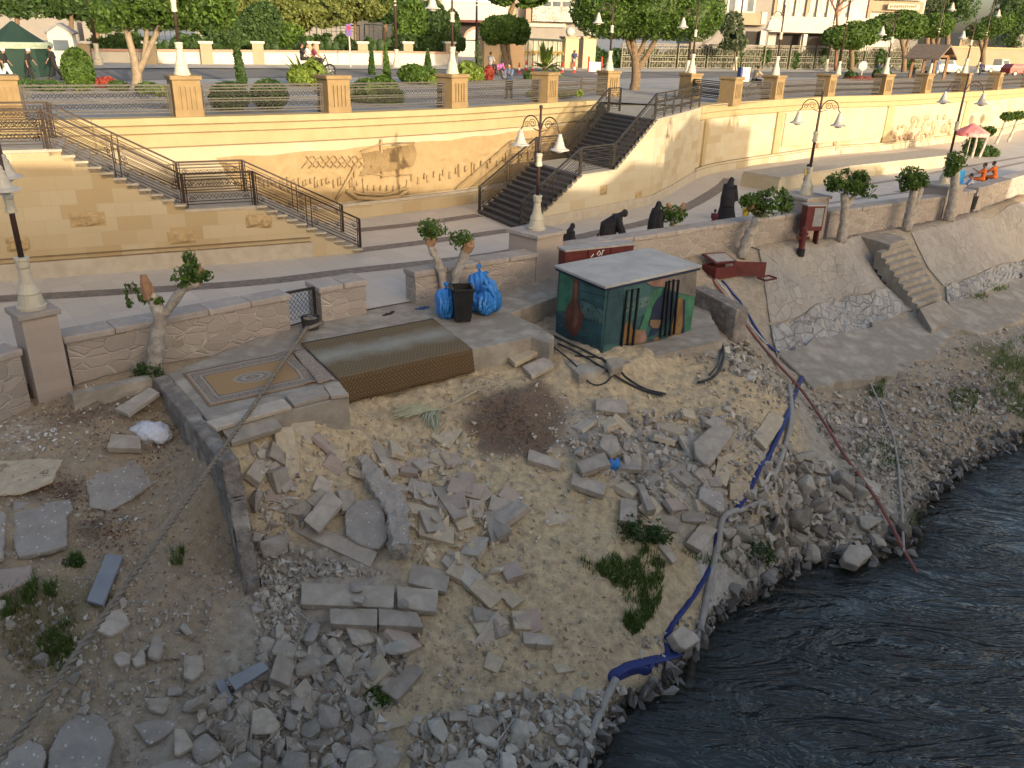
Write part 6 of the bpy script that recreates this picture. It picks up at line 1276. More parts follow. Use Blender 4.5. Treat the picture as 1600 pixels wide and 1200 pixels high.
def leaves(blobs,n,s,gaps=.0,seed=0,shell=(.72,1.06),flatb=None):
 """leaf faces spread through ellipsoids; returns verts, faces, tone"""
 vol=np.array([b[1][0]*b[1][1]+b[1][1]*b[1][2]+b[1][0]*b[1][2] for b in blobs]);ks=NR.choice(len(blobs),int(n*1.7),p=vol/vol.sum())
 d=NR.normal(size=(len(ks),3));d/=np.linalg.norm(d,axis=1)[:,None];C_=np.array([list(b[0]) for b in blobs])[ks];R_=np.array([list(b[1]) for b in blobs])[ks]
 f=shell[0]+(shell[1]-shell[0])*NR.random(len(ks))**.6;p=C_+d*R_*f[:,None];keep=np.ones(len(p),bool)
 if gaps:g=np.array([mnoise.noise((q[0]/(s*7)+seed,q[1]/(s*7),q[2]/(s*7))) for q in p]);keep&=g>-.5+gaps
 if flatb is not None:keep&=p[:,2]>flatb
 for b in blobs:
  pass
 p=p[keep][:n];d=d[keep][:n];m=len(p);nr=d+NR.normal(size=(m,3))*.75;nr/=np.linalg.norm(nr,axis=1)[:,None];u=np.cross(nr,NR.normal(size=(m,3)));u/=np.linalg.norm(u,axis=1)[:,None];w_=np.cross(nr,u);sz=s*(.6+.8*NR.random(m))[:,None]
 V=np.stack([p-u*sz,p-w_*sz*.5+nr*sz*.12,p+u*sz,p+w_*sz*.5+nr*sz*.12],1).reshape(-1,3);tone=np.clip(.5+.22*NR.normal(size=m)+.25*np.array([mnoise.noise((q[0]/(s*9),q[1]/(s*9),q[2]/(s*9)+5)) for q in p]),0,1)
 return V,tone
def leafmesh(V,tone,name,mat,par=None,loc=(0,0,0),core=None):
 V=V-np.array(loc);n=len(V)//4;vs=V.tolist();fs=[[4*i,4*i+1,4*i+2,4*i+3] for i in range(n)];tv=np.repeat(tone,4).tolist()
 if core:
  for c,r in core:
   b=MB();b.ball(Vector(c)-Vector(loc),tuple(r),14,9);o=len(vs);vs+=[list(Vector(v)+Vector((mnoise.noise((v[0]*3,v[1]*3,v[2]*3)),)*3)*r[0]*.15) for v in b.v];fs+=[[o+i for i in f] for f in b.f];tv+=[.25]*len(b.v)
 me=bpy.data.meshes.new(name);me.from_pydata(vs,[],fs);me.materials.append(mat);a=me.attributes.new('tone','FLOAT','POINT');a.data.foreach_set('value',tv);o=bpy.data.objects.new(name,me);COL.objects.link(o)
 if par:o.parent=par
 return o
def mpp(p):return abs((CR.T@np.array([p[0],p[1],p[2]-CH]))[2])/F
def tree(label,base,blobs_px,limbs_px,fol,n,s,r0=.25,bark=None,name='tree',cat='tree',group=None,gaps=.15,core=.62,depth=.9,shell=(.72,1.06),flat_bottom=None,cut=False):
 """blobs_px: (px, py, rx, ry) in photo pixels at the tree's own depth; limbs: pixel polylines"""
 k=mpp(base);t_=thing(name,label,cat,tuple(base),0,group);bl=[]
 for i,(x,y,rx,ry,*dd) in enumerate(blobs_px):c=PD(x,y,base.y+(dd[0]*rx*k if dd else 0));bl.append((c,(rx*k,rx*k*depth,ry*k)))
 fb=PD(blobs_px[0][0],flat_bottom,base.y).z if flat_bottom else None
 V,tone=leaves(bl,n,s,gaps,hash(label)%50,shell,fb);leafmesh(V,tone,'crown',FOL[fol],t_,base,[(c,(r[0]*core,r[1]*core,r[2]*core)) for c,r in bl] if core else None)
 m_=MB()
 for j,l_ in enumerate(limbs_px):
  pts=[PD(x,y,base.y) for x,y,*_ in l_];pts[0].z-=.1 if j==0 else 0
  rs=[q[2]*k for q in l_];pp=smooth_line(pts,5);rr=[rs[min(int(i/5),len(rs)-1)]*(1-(i%5)/5)+rs[min(int(i/5)+1,len(rs)-1)]*(i%5)/5 for i in range(len(pp))]
  rr=[r*(1+.12*mnoise.noise((p.x*3,p.y*3,p.z*3))) for r,p in zip(rr,pp)];m_.tube([p-base for p in pp],rr,9)
 if m_.v:m_.build('trunk',bark or M_bark,t_,smooth=True)
 return t_
b=PU(212,138);tree('big leafy tree with a forked pale trunk left of the second terrace pier',b,[(190,15,45,30),(250,0,65,40),(310,5,55,38),(345,20,22,22),(225,25,45,20,.3),(290,30,35,15),(250,-50,90,40)],[[(212,140,9),(214,115,8),(208,85,5.5),(200,55,5),(195,30,4)],[(214,115,6),(225,95,4.8),(236,70,4.2),(250,40,4),(262,20,3)],[(224,96,4),(228,65,3.5),(230,35,3)]],'ficus',14000,.11,gaps=.22,core=.5,bark=simple('pale_bark',(.24,.19,.135),(.17,.13,.09),5,.9,.6,14))
b=PU(992,141);tree('biggest tree, clipped to a flat bottomed round block, at the top of the dark stair',b,[(960,20,62,42),(1020,8,70,52),(1075,15,55,48),(925,10,34,36),(1010,-30,90,40),(1105,20,26,34)],[[(990,142,8),(994,120,7),(992,90,6),(988,60,4.5)],[(995,108,5.5),(1010,88,4.5),(1025,60,3.5)],[(992,92,4.5),(1003,75,3.5),(1008,55,3)],[(990,90,3.5),(982,70,3),(978,50,2.5)]],'ficus',20000,.105,gaps=.0,core=.8,flat_bottom=61,shell=(.86,1.03))
b=PU(790,114);tree('small tree clipped to a flat round cushion beside the gate',b,[(772,48,20,19),(792,46,26,19),(812,49,15,18)],[[(790,114,5),(791,95,4.5),(786,75,4),(786,60,3)],[(798,108,3.5),(795,85,3),(793,60,2.5)]],'ficus',3200,.22,core=.82,gaps=0,shell=(.88,1.04))
b=PU(797,111);b=b+Vector((0,6,.1));tree('tree with an orange brown trunk rising behind the small clipped cushion tree',b,[(790,-8,26,14),(825,-2,28,12)],[[(793,108,4),(793,60,4),(795,30,4),(803,5,3.5)]],'ficus',1800,.25,core=.6)
BG=[('dark round shrub tree behind the white wall, right of the cypress',(345,52,30,34),'dark',2600),('dark green bushy tree behind the white wall, left of the iron panels',(440,58,32,26),'ficus',2600),('dark bushy tree hanging over the white wall above the clipped bushes',(405,45,34,40),'dark',2600),('broad yellowish green tree at the top, left of centre',(475,18,65,30),'olive',3600),('yellowish tree at the top edge behind the iron panels',(555,8,50,26),'olive',2600),('dark tall shrub left of the white building',(668,42,28,40),'dark',2800),('green bushy tree touching the white building',(640,35,26,34),'ficus',2200),('leafy shrub below the white building slab',(700,48,18,32),'dark',1600)]
for lb,(x,y,rx,ry),fo,n in BG:
 b=PU(x,98)+Vector((0,2.2,0));tree(lb,b,[(x-rx*.35,y+ry*.2,rx*.7,ry*.8),(x+rx*.35,y-ry*.1,rx*.7,ry*.85),(x,y-ry*.3,rx*.65,ry*.6)],[[(x,98,3),(x,y+ry*.4,2.2)]],fo,int(n*1.7),.17,gaps=.2,core=.6)
FAR=[('large dark tree at the top left corner',(25,-15,60,45),'dark'),('dark tree between the tent and the big left tree',(110,-10,55,42),'dark'),('dark trees behind the guard hut',(150,25,26,26),'ficus'),('tall dark tree behind the shrubs left of centre',(600,-5,45,42),'dark'),('tall tree at the top edge right of the left tree',(385,-5,50,35),'olive'),('tall dark feathery tree right of the white building',(1480,2,48,40),'dark'),('darkest tall tree at the top right corner',(1585,22,34,55),'dark'),('dark tree behind the row of clipped trees',(1448,-8,30,40),'grey')]
for lb,(x,y,rx,ry),fo in FAR:
 b=PU(x,96 if x<1000 else 104)+Vector((0,14,.1));tree(lb,b,[(x-rx*.4,y,rx*.65,ry*.8),(x+rx*.4,y+ry*.1,rx*.6,ry*.8),(x,y-ry*.3,rx*.7,ry*.7),(x+rx*.1,y+ry*.4,rx*.5,ry*.5)],[[(x,100,4),(x+2,y+ry*.3,3)]],fo,5500,.24,gaps=.25,core=.55)
CL=[('clipped dark tree in front of the white building, leftmost of the right row',[(1310,58,24,16),(1335,55,26,20),(1360,50,18,18)],1330,2600),('clipped round tree left of the wooden shelter roof',[(1385,42,24,19),(1412,38,26,20),(1432,42,17,18)],1412,3000),('small clipped round tree just above the wooden shelter',[(1460,40,18,17),(1474,40,15,16)],1460,2000),('clipped leaning tree above the parked cars',[(1530,48,20,13),(1552,40,24,14),(1572,34,14,11)],1535,2400)]
for lb,bl,tx,n in CL:
 b=PU(tx,112)+Vector((0,-3,0));tree(lb,b,bl,[[(tx,112,4),(tx+1,85,3.5),(tx-4,60,3)],[(tx+1,85,2.5),(tx+8,58,2)]],'ficus',int(n*1.6),.17,gaps=.05,core=.8,shell=(.84,1.05))
b=PU(1150,112);tree('grey feathery tree in front of the grey balcony building',b,[(1142,45,18,24),(1150,65,16,14),(1135,62,12,14)],[[(1150,112,1.6),(1147,60,1)]],'grey',1500,.22,gaps=.35,core=.35)
b=PU(1305,112);t_=thing('bare_tree','leafless reddish brown tree in front of the white building','tree',tuple(b));m_=MB()
for l_ in([(1305,112,2.6),(1308,60,2.4),(1308,20,2.2),(1312,8,1.6),(1330,-8,1)],[(1308,22,1.6),(1300,5,1.3),(1290,-15,.8)],[(1309,18,1.3),(1322,10,1),(1336,-2,.7)],[(1300,6,.8),(1306,-10,.6)]):
 k=mpp(b);pts=smooth_line([PD(x,y,b.y)-b for x,y,_ in l_],4);m_.tube(pts,[l_[0][2]*k+(l_[-1][2]-l_[0][2])*k*i/len(pts) for i in range(len(pts))],6)
m_.build('trunk',simple('red_bark',(.20,.09,.06),(.14,.06,.04),6),t_)
def shrub(label,px,py,blobs,fol,n,s,name='shrub',gaps=.1,core=.75,shell=(.8,1.06),group=None):
 b=PU(px,py);k=mpp(b);bl=[(PD(x,y,b.y),(rx*k,rx*k,ry*k)) for x,y,rx,ry in blobs];V,tone=leaves(bl,n,s,gaps,len(label),shell);V[:,2]=np.maximum(V[:,2],b.z+.02);o=leafmesh(V,tone,name,FOL[fol],None,b,[(c,tuple(q*core for q in r)) for c,r in bl]);o.location=b;return tag(o,label,'plant',group)
shrub('tall clipped oval bush left of the big tree',122,141,[(122,110,22,32)],'ficus',3200,.1);shrub('round clipped bush behind the fence, left of the pair',358,173,[(358,152,29,22)],'dark',3000,.075);shrub('round clipped bush behind the fence, right of the pair',421,171,[(421,148,27,22)],'dark',2800,.075)
shrub('loose green shrub with brown sprigs right of the third pier',585,160,[(575,145,28,20),(600,140,22,20),(560,152,18,12),(618,152,14,12)],'ficus',2800,.1,gaps=.25);shrub('round green bush left of the relief sail pier',650,131,[(645,116,22,14),(665,118,18,13)],'ficus',2400,.12);shrub('low yellow green plant left of the relief sail pier',678,133,[(676,127,9,6)],'palm',500,.1)
shrub('spiky green plant right of the relief sail pier',732,128,[(730,112,14,15),(745,116,10,11)],'palm',1200,.14,gaps=.25);shrub('red leaved plant beside the pink motorbike',764,126,[(764,115,7,10)],'red',400,.14);shrub('low hedge behind the fence left of the dark stair',865,152,[(840,147,18,5),(870,146,20,5),(898,145,14,5)],'palm',1400,.09);shrub('small round dark bush at the foot of the terrace palm',826,124,[(826,119,7,8)],'dark',600,.12)
for i,(x,y,rx,ry,fo,lb) in enumerate(((40,134,20,9,'dark','dark low hedge behind the fence at far left'),(80,136,24,9,'dark','dark low hedge below the clipped oval bush'),(165,131,16,9,'red','red leaved bushes in the flower bed beside the big trunk'),(185,136,14,8,'dark','dark plants left of the big trunk'),(232,140,18,10,'ficus','green plants right of the big trunk'),(258,145,12,9,'palm','yellow flowering plants near the second pier'),(1330,119,10,8,'dark','spiky dark plant beside the round sign'),(1372,117,9,9,'dark','dark little shrub right of the round sign'),(1385,116,7,5,'palm','yellow little shrub left of the wooden shelter'),(1345,123,26,3,'red','row of red flowers below the round sign'))):
 shrub(lb,x,y+ry*.6,[(x,y,rx,ry)],fo,900,.11,gaps=.2)
def cypress(label,bx,by,tx,ty,w_,fol='dark'):
 b=PU(bx,by);k=mpp(b);bl=[]
 for i in range(12):f=i/11;c=PD(bx+(tx-bx)*f,by+(ty-by)*f,b.y);r=w_*k*(1-.75*f**1.3);bl.append((c,(r,r,abs(by-ty)*k/14)))
 t_=thing('cypress',label,'tree',tuple(b));V,tone=leaves(bl,1500,.1,0,1,(.6,1.1));leafmesh(V,tone,'crown',FOL[fol],t_,b,[(c,(r[0]*.7,r[1]*.7,r[2])) for c,r in bl]);m_=MB();m_.tube([(0,0,-.1),(0,0,.5)],.06,6);m_.build('trunk',M_bark,t_)
cypress('tall thin leaning cypress behind the clipped bushes',379,134,362,30,8);cypress('short clipped column in front of the purple sign',581,117,580,72,5);cypress('second clipped column right of the purple sign',605,124,602,72,6,'ficus');cypress('clipped column left of the relief sail pier lamp',669,112,668,78,6);cypress('brown clipped column right of the relief sail pier lamp',749,127,747,68,8,'grey')
def palm(label,px,py,spread_,hh,n,trunk=0):
 b=PU(px,py);k=mpp(b);R=random.Random(px);t_=thing('palm',label,'palm',tuple(b));m_=MB();top=Vector((0,0,trunk*k))
 for j in range(n):
  a=2*math.pi*j/n+R.uniform(-.2,.2);el=R.uniform(.15,1.35);L=R.uniform(1.0,1.5)*hh*k;d=Vector((math.cos(a)*math.cos(el)*spread_/hh,math.sin(a)*math.cos(el)*.8,math.sin(el)));pts=[top+d*L*f-Vector((0,0,.45*L*f*f*(1.3-math.sin(el)))) for f in(0,.33,.66,1)];m_.tube(pts,[.018,.015,.01,.004],3)
  for q in range(26):
   f=.2+.8*q/26;i=min(int(f*3),2);p=pts[i].lerp(pts[i+1],f*3-i);dd=(pts[i+1]-pts[i]).normalized();sd_=dd.cross(Vector((0,0,1))).normalized()
   for s_ in(-1,1):e=p+(sd_*s_*.7+dd*.6+Vector((0,0,-.1)))*L*.28*(1.15-f);w2=dd*.06;k0=m_.add([p-w2,p+w2,e]);m_.face((k0,k0+1,k0+2))
 me=m_.build('fronds',FOL['palm'],t_);a=me.data.attributes.new('tone','FLOAT','POINT');a.data.foreach_set('value',[random.uniform(.2,.95) for _ in me.data.vertices]);m_=MB();m_.tube([(0,0,-.1),(0,0,trunk*k+.15)],.12,8);m_.build('stem',M_bark,t_)
palm('bushy bright green fan palm left of the third pier',480,133,44,42,26);shrub('bright green leafy mass of the fan palm, left of the third pier',481,134,[(470,118,20,14),(490,114,18,17),(478,125,26,8)],'palm',2200,.13,gaps=.25,core=.5);palm('feathery palm on the terrace left of the dark stair',852,121,26,36,22,12)
# ---- pollarded white trunks along the parapet
def pollard(label,limbs,clumps,stubs=(),n=420,s=.075,base=None):
 x0,y0=limbs[0][0][:2];b=PG(x0,y0) if base is None else P(x0,y0,base);t_=thing('pollarded_tree',label,'tree',tuple(b),0,'pollarded white trunks along the parapet');k=mpp(b);m_=MB()
 for l_ in limbs:
  pts=smooth_line([PD(x,y,b.y)-b for x,y,_ in l_],6);rs=[q[2]*k for q in l_];rr=[rs[min(i//6,len(rs)-1)]*(1-(i%6)/6)+rs[min(i//6+1,len(rs)-1)]*(i%6)/6 for i in range(len(pts))]
  m_.tube([p+Vector((mnoise.noise((p.x*3,p.z*3,1)),mnoise.noise((p.z*3,p.x,2)),0))*.03 for p in pts],[r*(1+.45*mnoise.noise((p.x*4,p.y*4,p.z*5))) for r,p in zip(rr,pts)],11)
 Rt=random.Random(x0)
 for x,y,rx,ry in clumps:
  for _ in range(4):a=PD(x,y+ry*.8,b.y)-b;e=PD(x+rx*Rt.uniform(-1.5,1.5),y-ry*Rt.uniform(.2,1.6),b.y)-b;m_.tube([a,a.lerp(e,.5)+Vector((0,Rt.uniform(-.1,.1),.03)),e],[.016,.011,.004],4)
 m_.build('trunk',M_wtr,t_,smooth=True)
 for(x,y,ax_,ay_,r) in stubs:m_=MB();a=PD(x,y,b.y)-b;e=PD(ax_,ay_,b.y)-b;m_.tube([a,a.lerp(e,.6),e],[r*k,r*k*1.05,r*k*.45],8);m_.v=[tuple(Vector(v)+Vector((1,0,1))*.05*mnoise.noise((v[0]*8,v[1]*8,v[2]*8))) for v in m_.v];m_.build('cut_stub',M_cut,t_)
 bl=[]
 for x,y,rx,ry in clumps:bl.append((PD(x,y,b.y)-b,(rx*k,rx*k,ry*k)))
 V,tone=leaves(bl,int(n*.85),s,.3,len(label),(.2,1.28));leafmesh(V,tone,'crown',FOL['ficus'],t_)
pollard('forked white trunk with two small leaf tufts left of the patterned rug',[[(240,580,13),(244,540,11),(249,495,11),(240,470,8),(232,450,7)],[(249,500,8),(268,475,7),(290,450,7),(312,443,6)]],[(288,432,15,14),(302,425,13,14),(296,405,8,12),(318,430,12,8),(206,452,9,9),(222,468,10,6),(203,470,5,10),(245,468,9,5)],[(234,468,224,428,9),(310,445,312,412,4)],900,.06)
pollard('pair of white trunks with leaf balls behind the black bin',[[(694,472,6),(693,445,6),(684,410,6),(673,385,6),(671,368,7)],[(704,468,6),(714,430,6),(724,400,7),(732,382,7)]],[(676,357,18,13),(668,364,12,8),(720,373,16,13)],[(671,382,676,368,8),(728,392,738,376,8)],800,.06,base=-.05)
pollard('white trunk with a leaf ball and two bare stubs behind the kiosk',[[(1048,396,6),(1052,370,6),(1054,345,7)]],[(1050,335,18,12),(1042,338,10,8),(1064,333,8,10)],[(1052,340,1044,318,4),(1058,338,1070,316,4)],600,.075,base=-.15)
pollard('leaning white trunk with a wide leafy head right of the kiosk',[[(1158,402,9),(1170,370,9),(1184,345,11),(1192,332,9)]],[(1195,318,24,16),(1215,312,20,14),(1178,318,16,14),(1225,322,12,8),(1165,312,9,8)],[(1185,335,1168,312,5)],1500,.085)
pollard('forked white trunk with a broad leafy head left of the bank steps',[[(1314,378,8),(1318,350,7),(1320,325,6),(1319,302,5)],[(1320,325,5),(1330,312,4.5),(1340,300,4)]],[(1315,285,20,12),(1340,290,22,12),(1358,300,12,8),(1322,272,8,8),(1345,276,10,8),(1305,290,12,8)],(),1600,.085)
pollard('white trunk with a dark leaf ball above the bank steps',[[(1416,360,8),(1422,330,7),(1428,300,6),(1432,285,6)],[(1424,335,5),(1436,305,4.5),(1442,285,4)]],[(1425,278,17,14),(1420,290,12,8),(1442,285,8,10)],(),1100,.085)
pollard('white trunk with a small dark leaf ball beside the seated people',[[(1482,345,9),(1488,315,7),(1492,285,5.5),(1494,262,4.5)]],[(1496,250,15,11),(1484,267,9,8),(1490,262,8,8)],(),900,.085)
# ---- planter group and parasol at the far right
b=P(1527,243,0);shrub_p=b
k=mpp(b);bl=[(PD(x,y,b.y),(rx*k,rx*k,ry*k)) for x,y,rx,ry in((1510,232,10,14),(1535,236,22,10),(1550,240,12,8),(1525,222,12,12))];V,tone=leaves(bl,2200,.1,.15,3,(.5,1.05));o=leafmesh(V,tone,'planter_bush',FOL['dark'],None,b,[(c,tuple(q*.6 for q in r)) for c,r in bl]);o.location=b;tag(o,'dark bush in a round bed below the pink parasol','plant')
for i,(x0,y0,x1,y1,lb) in enumerate(((1518,246,1528,205,'leftmost thin white trunk of the bed under the parasol'),(1530,246,1545,205,'slanting thin white trunk with a leafy top right of the parasol'),(1556,225,1574,182,'thin white trunk with a small top before the far cream wall'),(1575,222,1592,180,'thin white trunk at the right edge before the far cream wall'))):
 b=P(x0,y0,0);k=mpp(b);t_=thing('thin_tree',lb,'tree',tuple(b),0,'thin white trunks at far right');m_=MB();e=PD(x1,y1,b.y)-b;m_.tube([(0,0,0),e*.5+Vector((.05,0,0)),e],[2.4*k,2*k,1.5*k],7);m_.build('trunk',M_wtr,t_);V,tone=leaves([(e,(10*k,10*k,7*k))],420,.12,.1,i,(.3,1.05));leafmesh(V,tone,'crown',FOL['ficus'],t_)
b=P(1508,252,0);k=mpp(b);t_=thing('parasol','faded pink parasol with a scalloped edge standing by the far lamp','parasol',tuple(b));hh=hz(b,192);R_=25*k;m_=MB();top=m_.add([(0,0,hh)]);rg_=m_.add([(R_*math.cos(a)*(1 if q%2 else.93),R_*math.sin(a)*(1 if q%2 else.93),hh-.55-(.06 if q%2 else 0)) for q,a in enumerate([2*math.pi*j/20 for j in range(20)])]);vl=m_.add([(R_*math.cos(a),R_*math.sin(a),hh-.8) for a in[2*math.pi*j/20 for j in range(20)]])
for j in range(20):m_.face((top,rg_+j,rg_+(j+1)%20));m_.face((rg_+j,vl+j,vl+(j+1)%20,rg_+(j+1)%20))
o=m_.build('canopy',simple('faded_pink_cloth',(.62,.13,.13),(.68,.30,.28),1.2,.8,0),t_);s_=o.modifiers.new('thickness','SOLIDIFY');s_.thickness=.01;m_=MB();m_.tube([(0,0,0),(0,0,hh)],.03,6);m_.build('pole',M_wen2,t_)
# ---- grass and weeds on the bank
def grass(name,patches,n,hmin,hmax,fol,seed,label=None):
 R=random.Random(seed);V=[];Fc=[];tn=[]
 for pg_,m_ in patches:
  xs=[a for a,_ in pg_];ys=[b for _,b in pg_];c=0
  while c<m_:
   x,y=R.uniform(min(xs),max(xs)),R.uniform(min(ys),max(ys))
   if not in_poly(x,y,pg_):continue
   if mnoise.noise((x*.05,y*.05,seed))<-.12 and R.random()<.8:c+=.5;continue
   c+=1;p=PG(x,y);h=R.uniform(hmin,hmax);a=R.uniform(0,6.28);b_=R.uniform(.2,.9)*h;w_=.007;k=len(V);dx,dy=math.cos(a),math.sin(a)
   V+=[(p.x-dy*w_,p.y+dx*w_,p.z-.01),(p.x+dy*w_,p.y-dx*w_,p.z-.01),(p.x+dx*b_*.4+dy*w_*.8,p.y+dy*b_*.4-dx*w_*.8,p.z+h*.65),(p.x+dx*b_*.4-dy*w_*.8,p.y+dy*b_*.4+dx*w_*.8,p.z+h*.65),(p.x+dx*b_,p.y+dy*b_,p.z+h)];Fc+=[(k,k+1,k+2,k+3),(k+3,k+2,k+4)];tn+=[R.random()]*5
 me=bpy.data.meshes.new(name);me.from_pydata(V,[],Fc);me.materials.append(FOL[fol]);a=me.attributes.new('tone','FLOAT','POINT');a.data.foreach_set('value',tn);o=bpy.data.objects.new(name,me);COL.objects.link(o);return tag(o,label,None,None,'stuff')
grass('grass',[([(905,872),(930,885),(955,865),(975,880),(1010,855),(1040,880),(1030,960),(1000,992),(975,985),(985,950),(950,905),(915,895)],3800),([(980,960),(1000,985),(990,995),(972,975)],260),([(1060,860),(1110,870),(1150,855),(1200,850),(1210,875),(1100,885)],500)],0,.05,.17,'grass',4)
grass('weeds',[([(1345,595),(1385,590),(1380,622),(1350,620)],500),([(1560,540),(1610,520),(1610,660),(1560,640),(1540,590)],2200),([(1480,610),(1530,610),(1525,650),(1490,645)],700),([(1495,455),(1540,458),(1535,472),(1505,470)],260),([(1530,440),(1575,450),(1570,458),(1535,452)],320),([(1340,690),(1400,690),(1420,740),(1350,730)],420),([(60,1000),(110,970),(120,1040),(70,1060)],600),([(0,930),(60,905),(60,950),(0,970)],500),([(110,872),(128,872),(128,888),(112,888)],220),([(70,915),(92,915),(90,935),(72,935)],200),([(265,860),(288,860),(286,884),(268,884)],200),([(575,1075),(605,1080),(600,1110),(580,1110)],380),([(1410,800),(1440,800),(1440,830),(1415,830)],90)],0,.06,.2,'grass',9)
grass('dry_grass',[([(1500,462),(1545,462),(1540,478),(1505,476)],500),([(20,930),(110,925),(130,1010),(40,1060),(0,1010)],900),([(130,940),(200,930),(160,960)],200)],0,.05,.16,'dry',12)
def bush(label,px,py,r,n,fol='dark',hh=.8):
 p=PG(px,py);V,tone=leaves([(p+Vector((0,0,r*hh*.4)),(r,r*.8,r*hh*.7)),(p+Vector((r*.6,-.3*r,r*.2)),(r*.7,r*.5,r*.4)),(p+Vector((-r*.5,.4*r,r*.3)),(r*.5,r*.6,r*.5))],n,.035,.35,px,(.1,1.35));o=leafmesh(V,tone,'weed_bush',FOL[fol],None,p);o.location=p;tag(o,label,'plant')
bush('dark green bush in the sand below the upright square slab',1003,838,.42,1600);bush('small dark plant at the foot of the forked white trunk',232,588,.3,800);bush('small dark tuft beside the big square asphalt piece',117,880,.14,260);bush('green tuft between the stones of the lower left heap',590,1096,.22,500,'ficus')
bush('dark weeds hanging over the rocks right of the blue hose',1180,868,.35,900)
# ================================================================ BUILDINGS, FENCES AND STREET THINGS BEYOND THE TERRACE
M_whb=simple('white_facade',(0.448,0.423,0.375),(0.412,0.381,0.333),.6,.8,.05,12,kind='World');M_grb=simple('grey_facade',(0.230,0.208,0.187),(0.200,0.181,0.163),.7,.85,.1,12,kind='World');M_tanb=simple('tan_facade',(0.291,0.230,0.157),(0.254,0.200,0.133),.8,.85,.1,12,kind='World');M_pane=simple('window_glass',(.06,.075,.09),(.10,.12,.14),.4,.12,0,kind='World');M_recess=simple('dark_opening',(.025,.022,.02),(.04,.035,.03),.5,.9,0,kind='World');M_pink=simple('pinkish_coping',(0.36,0.216,0.158),(0.31,0.187,0.137),1,.9,.1,kind='World');M_lat=simple('greyish_fence_paint',(.22,.20,.155),(.16,.145,.115),2,.6,.05,kind='World');M_dfen=simple('dark_green_fence',(.045,.06,.045),(.06,.075,.055),2,.5,0,kind='World')
def bx(par,name,x0,y0,x1,y1,Y,depth,mat,d0=0.0,bevel=0):
 """a block whose front shows between two photo pixels at distance Y; d0 pulls the front towards the street"""
 a,b=PD(x0,(y0+y1)/2,Y),PD(x1,(y0+y1)/2,Y);xm=(x0+x1)/2;zt_,zb=PD(xm,y0,Y).z,PD(xm,y1,Y).z
 m_=MB();m_.box(((a.x+b.x)/2,Y-d0+depth/2,(zt_+zb)/2),(b.x-a.x,depth,zt_-zb));o=m_.build(name,mat,par,bevel=bevel)
 if par:o.data.transform(Matrix.Translation(-par.location))
 return o
def bld(name,label,x,y,Y,cat='building'):return thing(name,label,cat,tuple(PD(x,y,Y)))
Y1=128.0
B=bld('building','white building with a broad blank slab over a dark ground floor at top right',1300,100,Y1)
bx(B,'wall',1205,-60,1352,112,Y1+2.2,12,M_whb);bx(B,'balcony_front',1203,27,1366,52,Y1,3,M_whb)
for i in range(8):bx(B,'pilaster',1212+i*17,-60,1216+i*17,26,Y1+2.2,.5,M_tanb if i%3==0 else M_whb,.5)
for i in range(7):w_=bx(B,'window',1218+i*17,-50,1227+i*17,20,Y1+2.2,.3,M_whb,.12);bx(w_,'pane',1219.5+i*17,-48,1225.5+i*17,18,Y1+2.2,.1,simple('pale_curtain_glass',(.45,.46,.46),(.36,.38,.40),.5,.15,0),.15) if False else None
for i in range(3):bx(B,'opening',1210+i*44,53,1248+i*44,108,Y1+2.2,.2,M_recess,.08)
for x in(1252,1296,1340):bx(B,'column',x,53,x+6,110,Y1+.3,.8,M_whb)
bx(B,'side_wing',1354,-60,1442,112,Y1+4,10,M_whb);bx(B,'frame_band',1358,2,1443,19,Y1+3.4,.8,M_tanb);bx(B,'name_board',1388,6,1437,15,Y1+2.55,.3,simple('sand_board',(.5,.42,.32),(.44,.37,.28),1));
bx(B,'upper_balcony',1370,-14,1446,0,Y1+3,2,M_whb);bx(B,'frame_post',1356,-20,1361,60,Y1+3.2,.8,M_pink)
m_=MB();R=random.Random(6)
for i in range(13):a=PD(1392+i*3.3,10+R.uniform(-.4,.4),Y1+2.5);m_.box((a.x,a.y,a.z),(.16,.06,R.uniform(.22,.4)))
inparent(m_.build('lettering',simple('faded_letters',(.26,.2,.14)),None),B)
B=bld('building','grey building with a beige balcony and tall window right of the biggest round tree',1165,100,120)
bx(B,'wall',1085,-60,1204,110,121.5,12,M_grb);bx(B,'balcony',1148,20,1198,39,120,1.6,M_tanb);bx(B,'balcony_end',1190,19,1198,38,119.9,1,M_whb);w_=bx(B,'window',1138,-30,1182,20,121.5,.3,M_whb,.1);bx(B,'window_pane',1141,-28,1150,18,121.5,.2,M_pane,.15);bx(B,'window_pane',1153,-28,1167,18,121.5,.2,simple('pale_curtain_glass',(.45,.46,.46),(.36,.38,.40),.5,.15,0),.15);bx(B,'window_pane',1170,-28,1179,18,121.5,.2,M_pane,.15);bx(B,'opening',1164,49,1188,70,121.5,.3,M_recess,.05);bx(B,'column',1188,48,1196,74,120.8,.7,M_whb)
B=bld('building','low stone building with a speckled balcony parapet left of the biggest round tree',860,100,112)
bx(B,'wall',800,-50,935,105,113,10,M_grb);bx(B,'balcony_parapet',832,10,905,34,111.6,1.4,m_rubble_masonry('speckled_parapet',[(.42,.39,.35),(.5,.47,.42),(.34,.31,.28)],3,(.15,.13,.11),.1,(1,1,1),'World',.3,.03));bx(B,'column',822,8,830,34,111.4,.6,M_pink);
w_=bx(B,'window',846,0,894,12,113,.3,M_whb,.1)
for i in range(3):bx(B,'window_pane',849+i*15,2.5,861+i*15,10,113,.2,M_pane,.16)
bx(B,'wall_band',818,35,884,42,112.6,.5,M_whb)
B=bld('building','white building with a long blank balcony slab behind the arched gate wall',740,100,110)
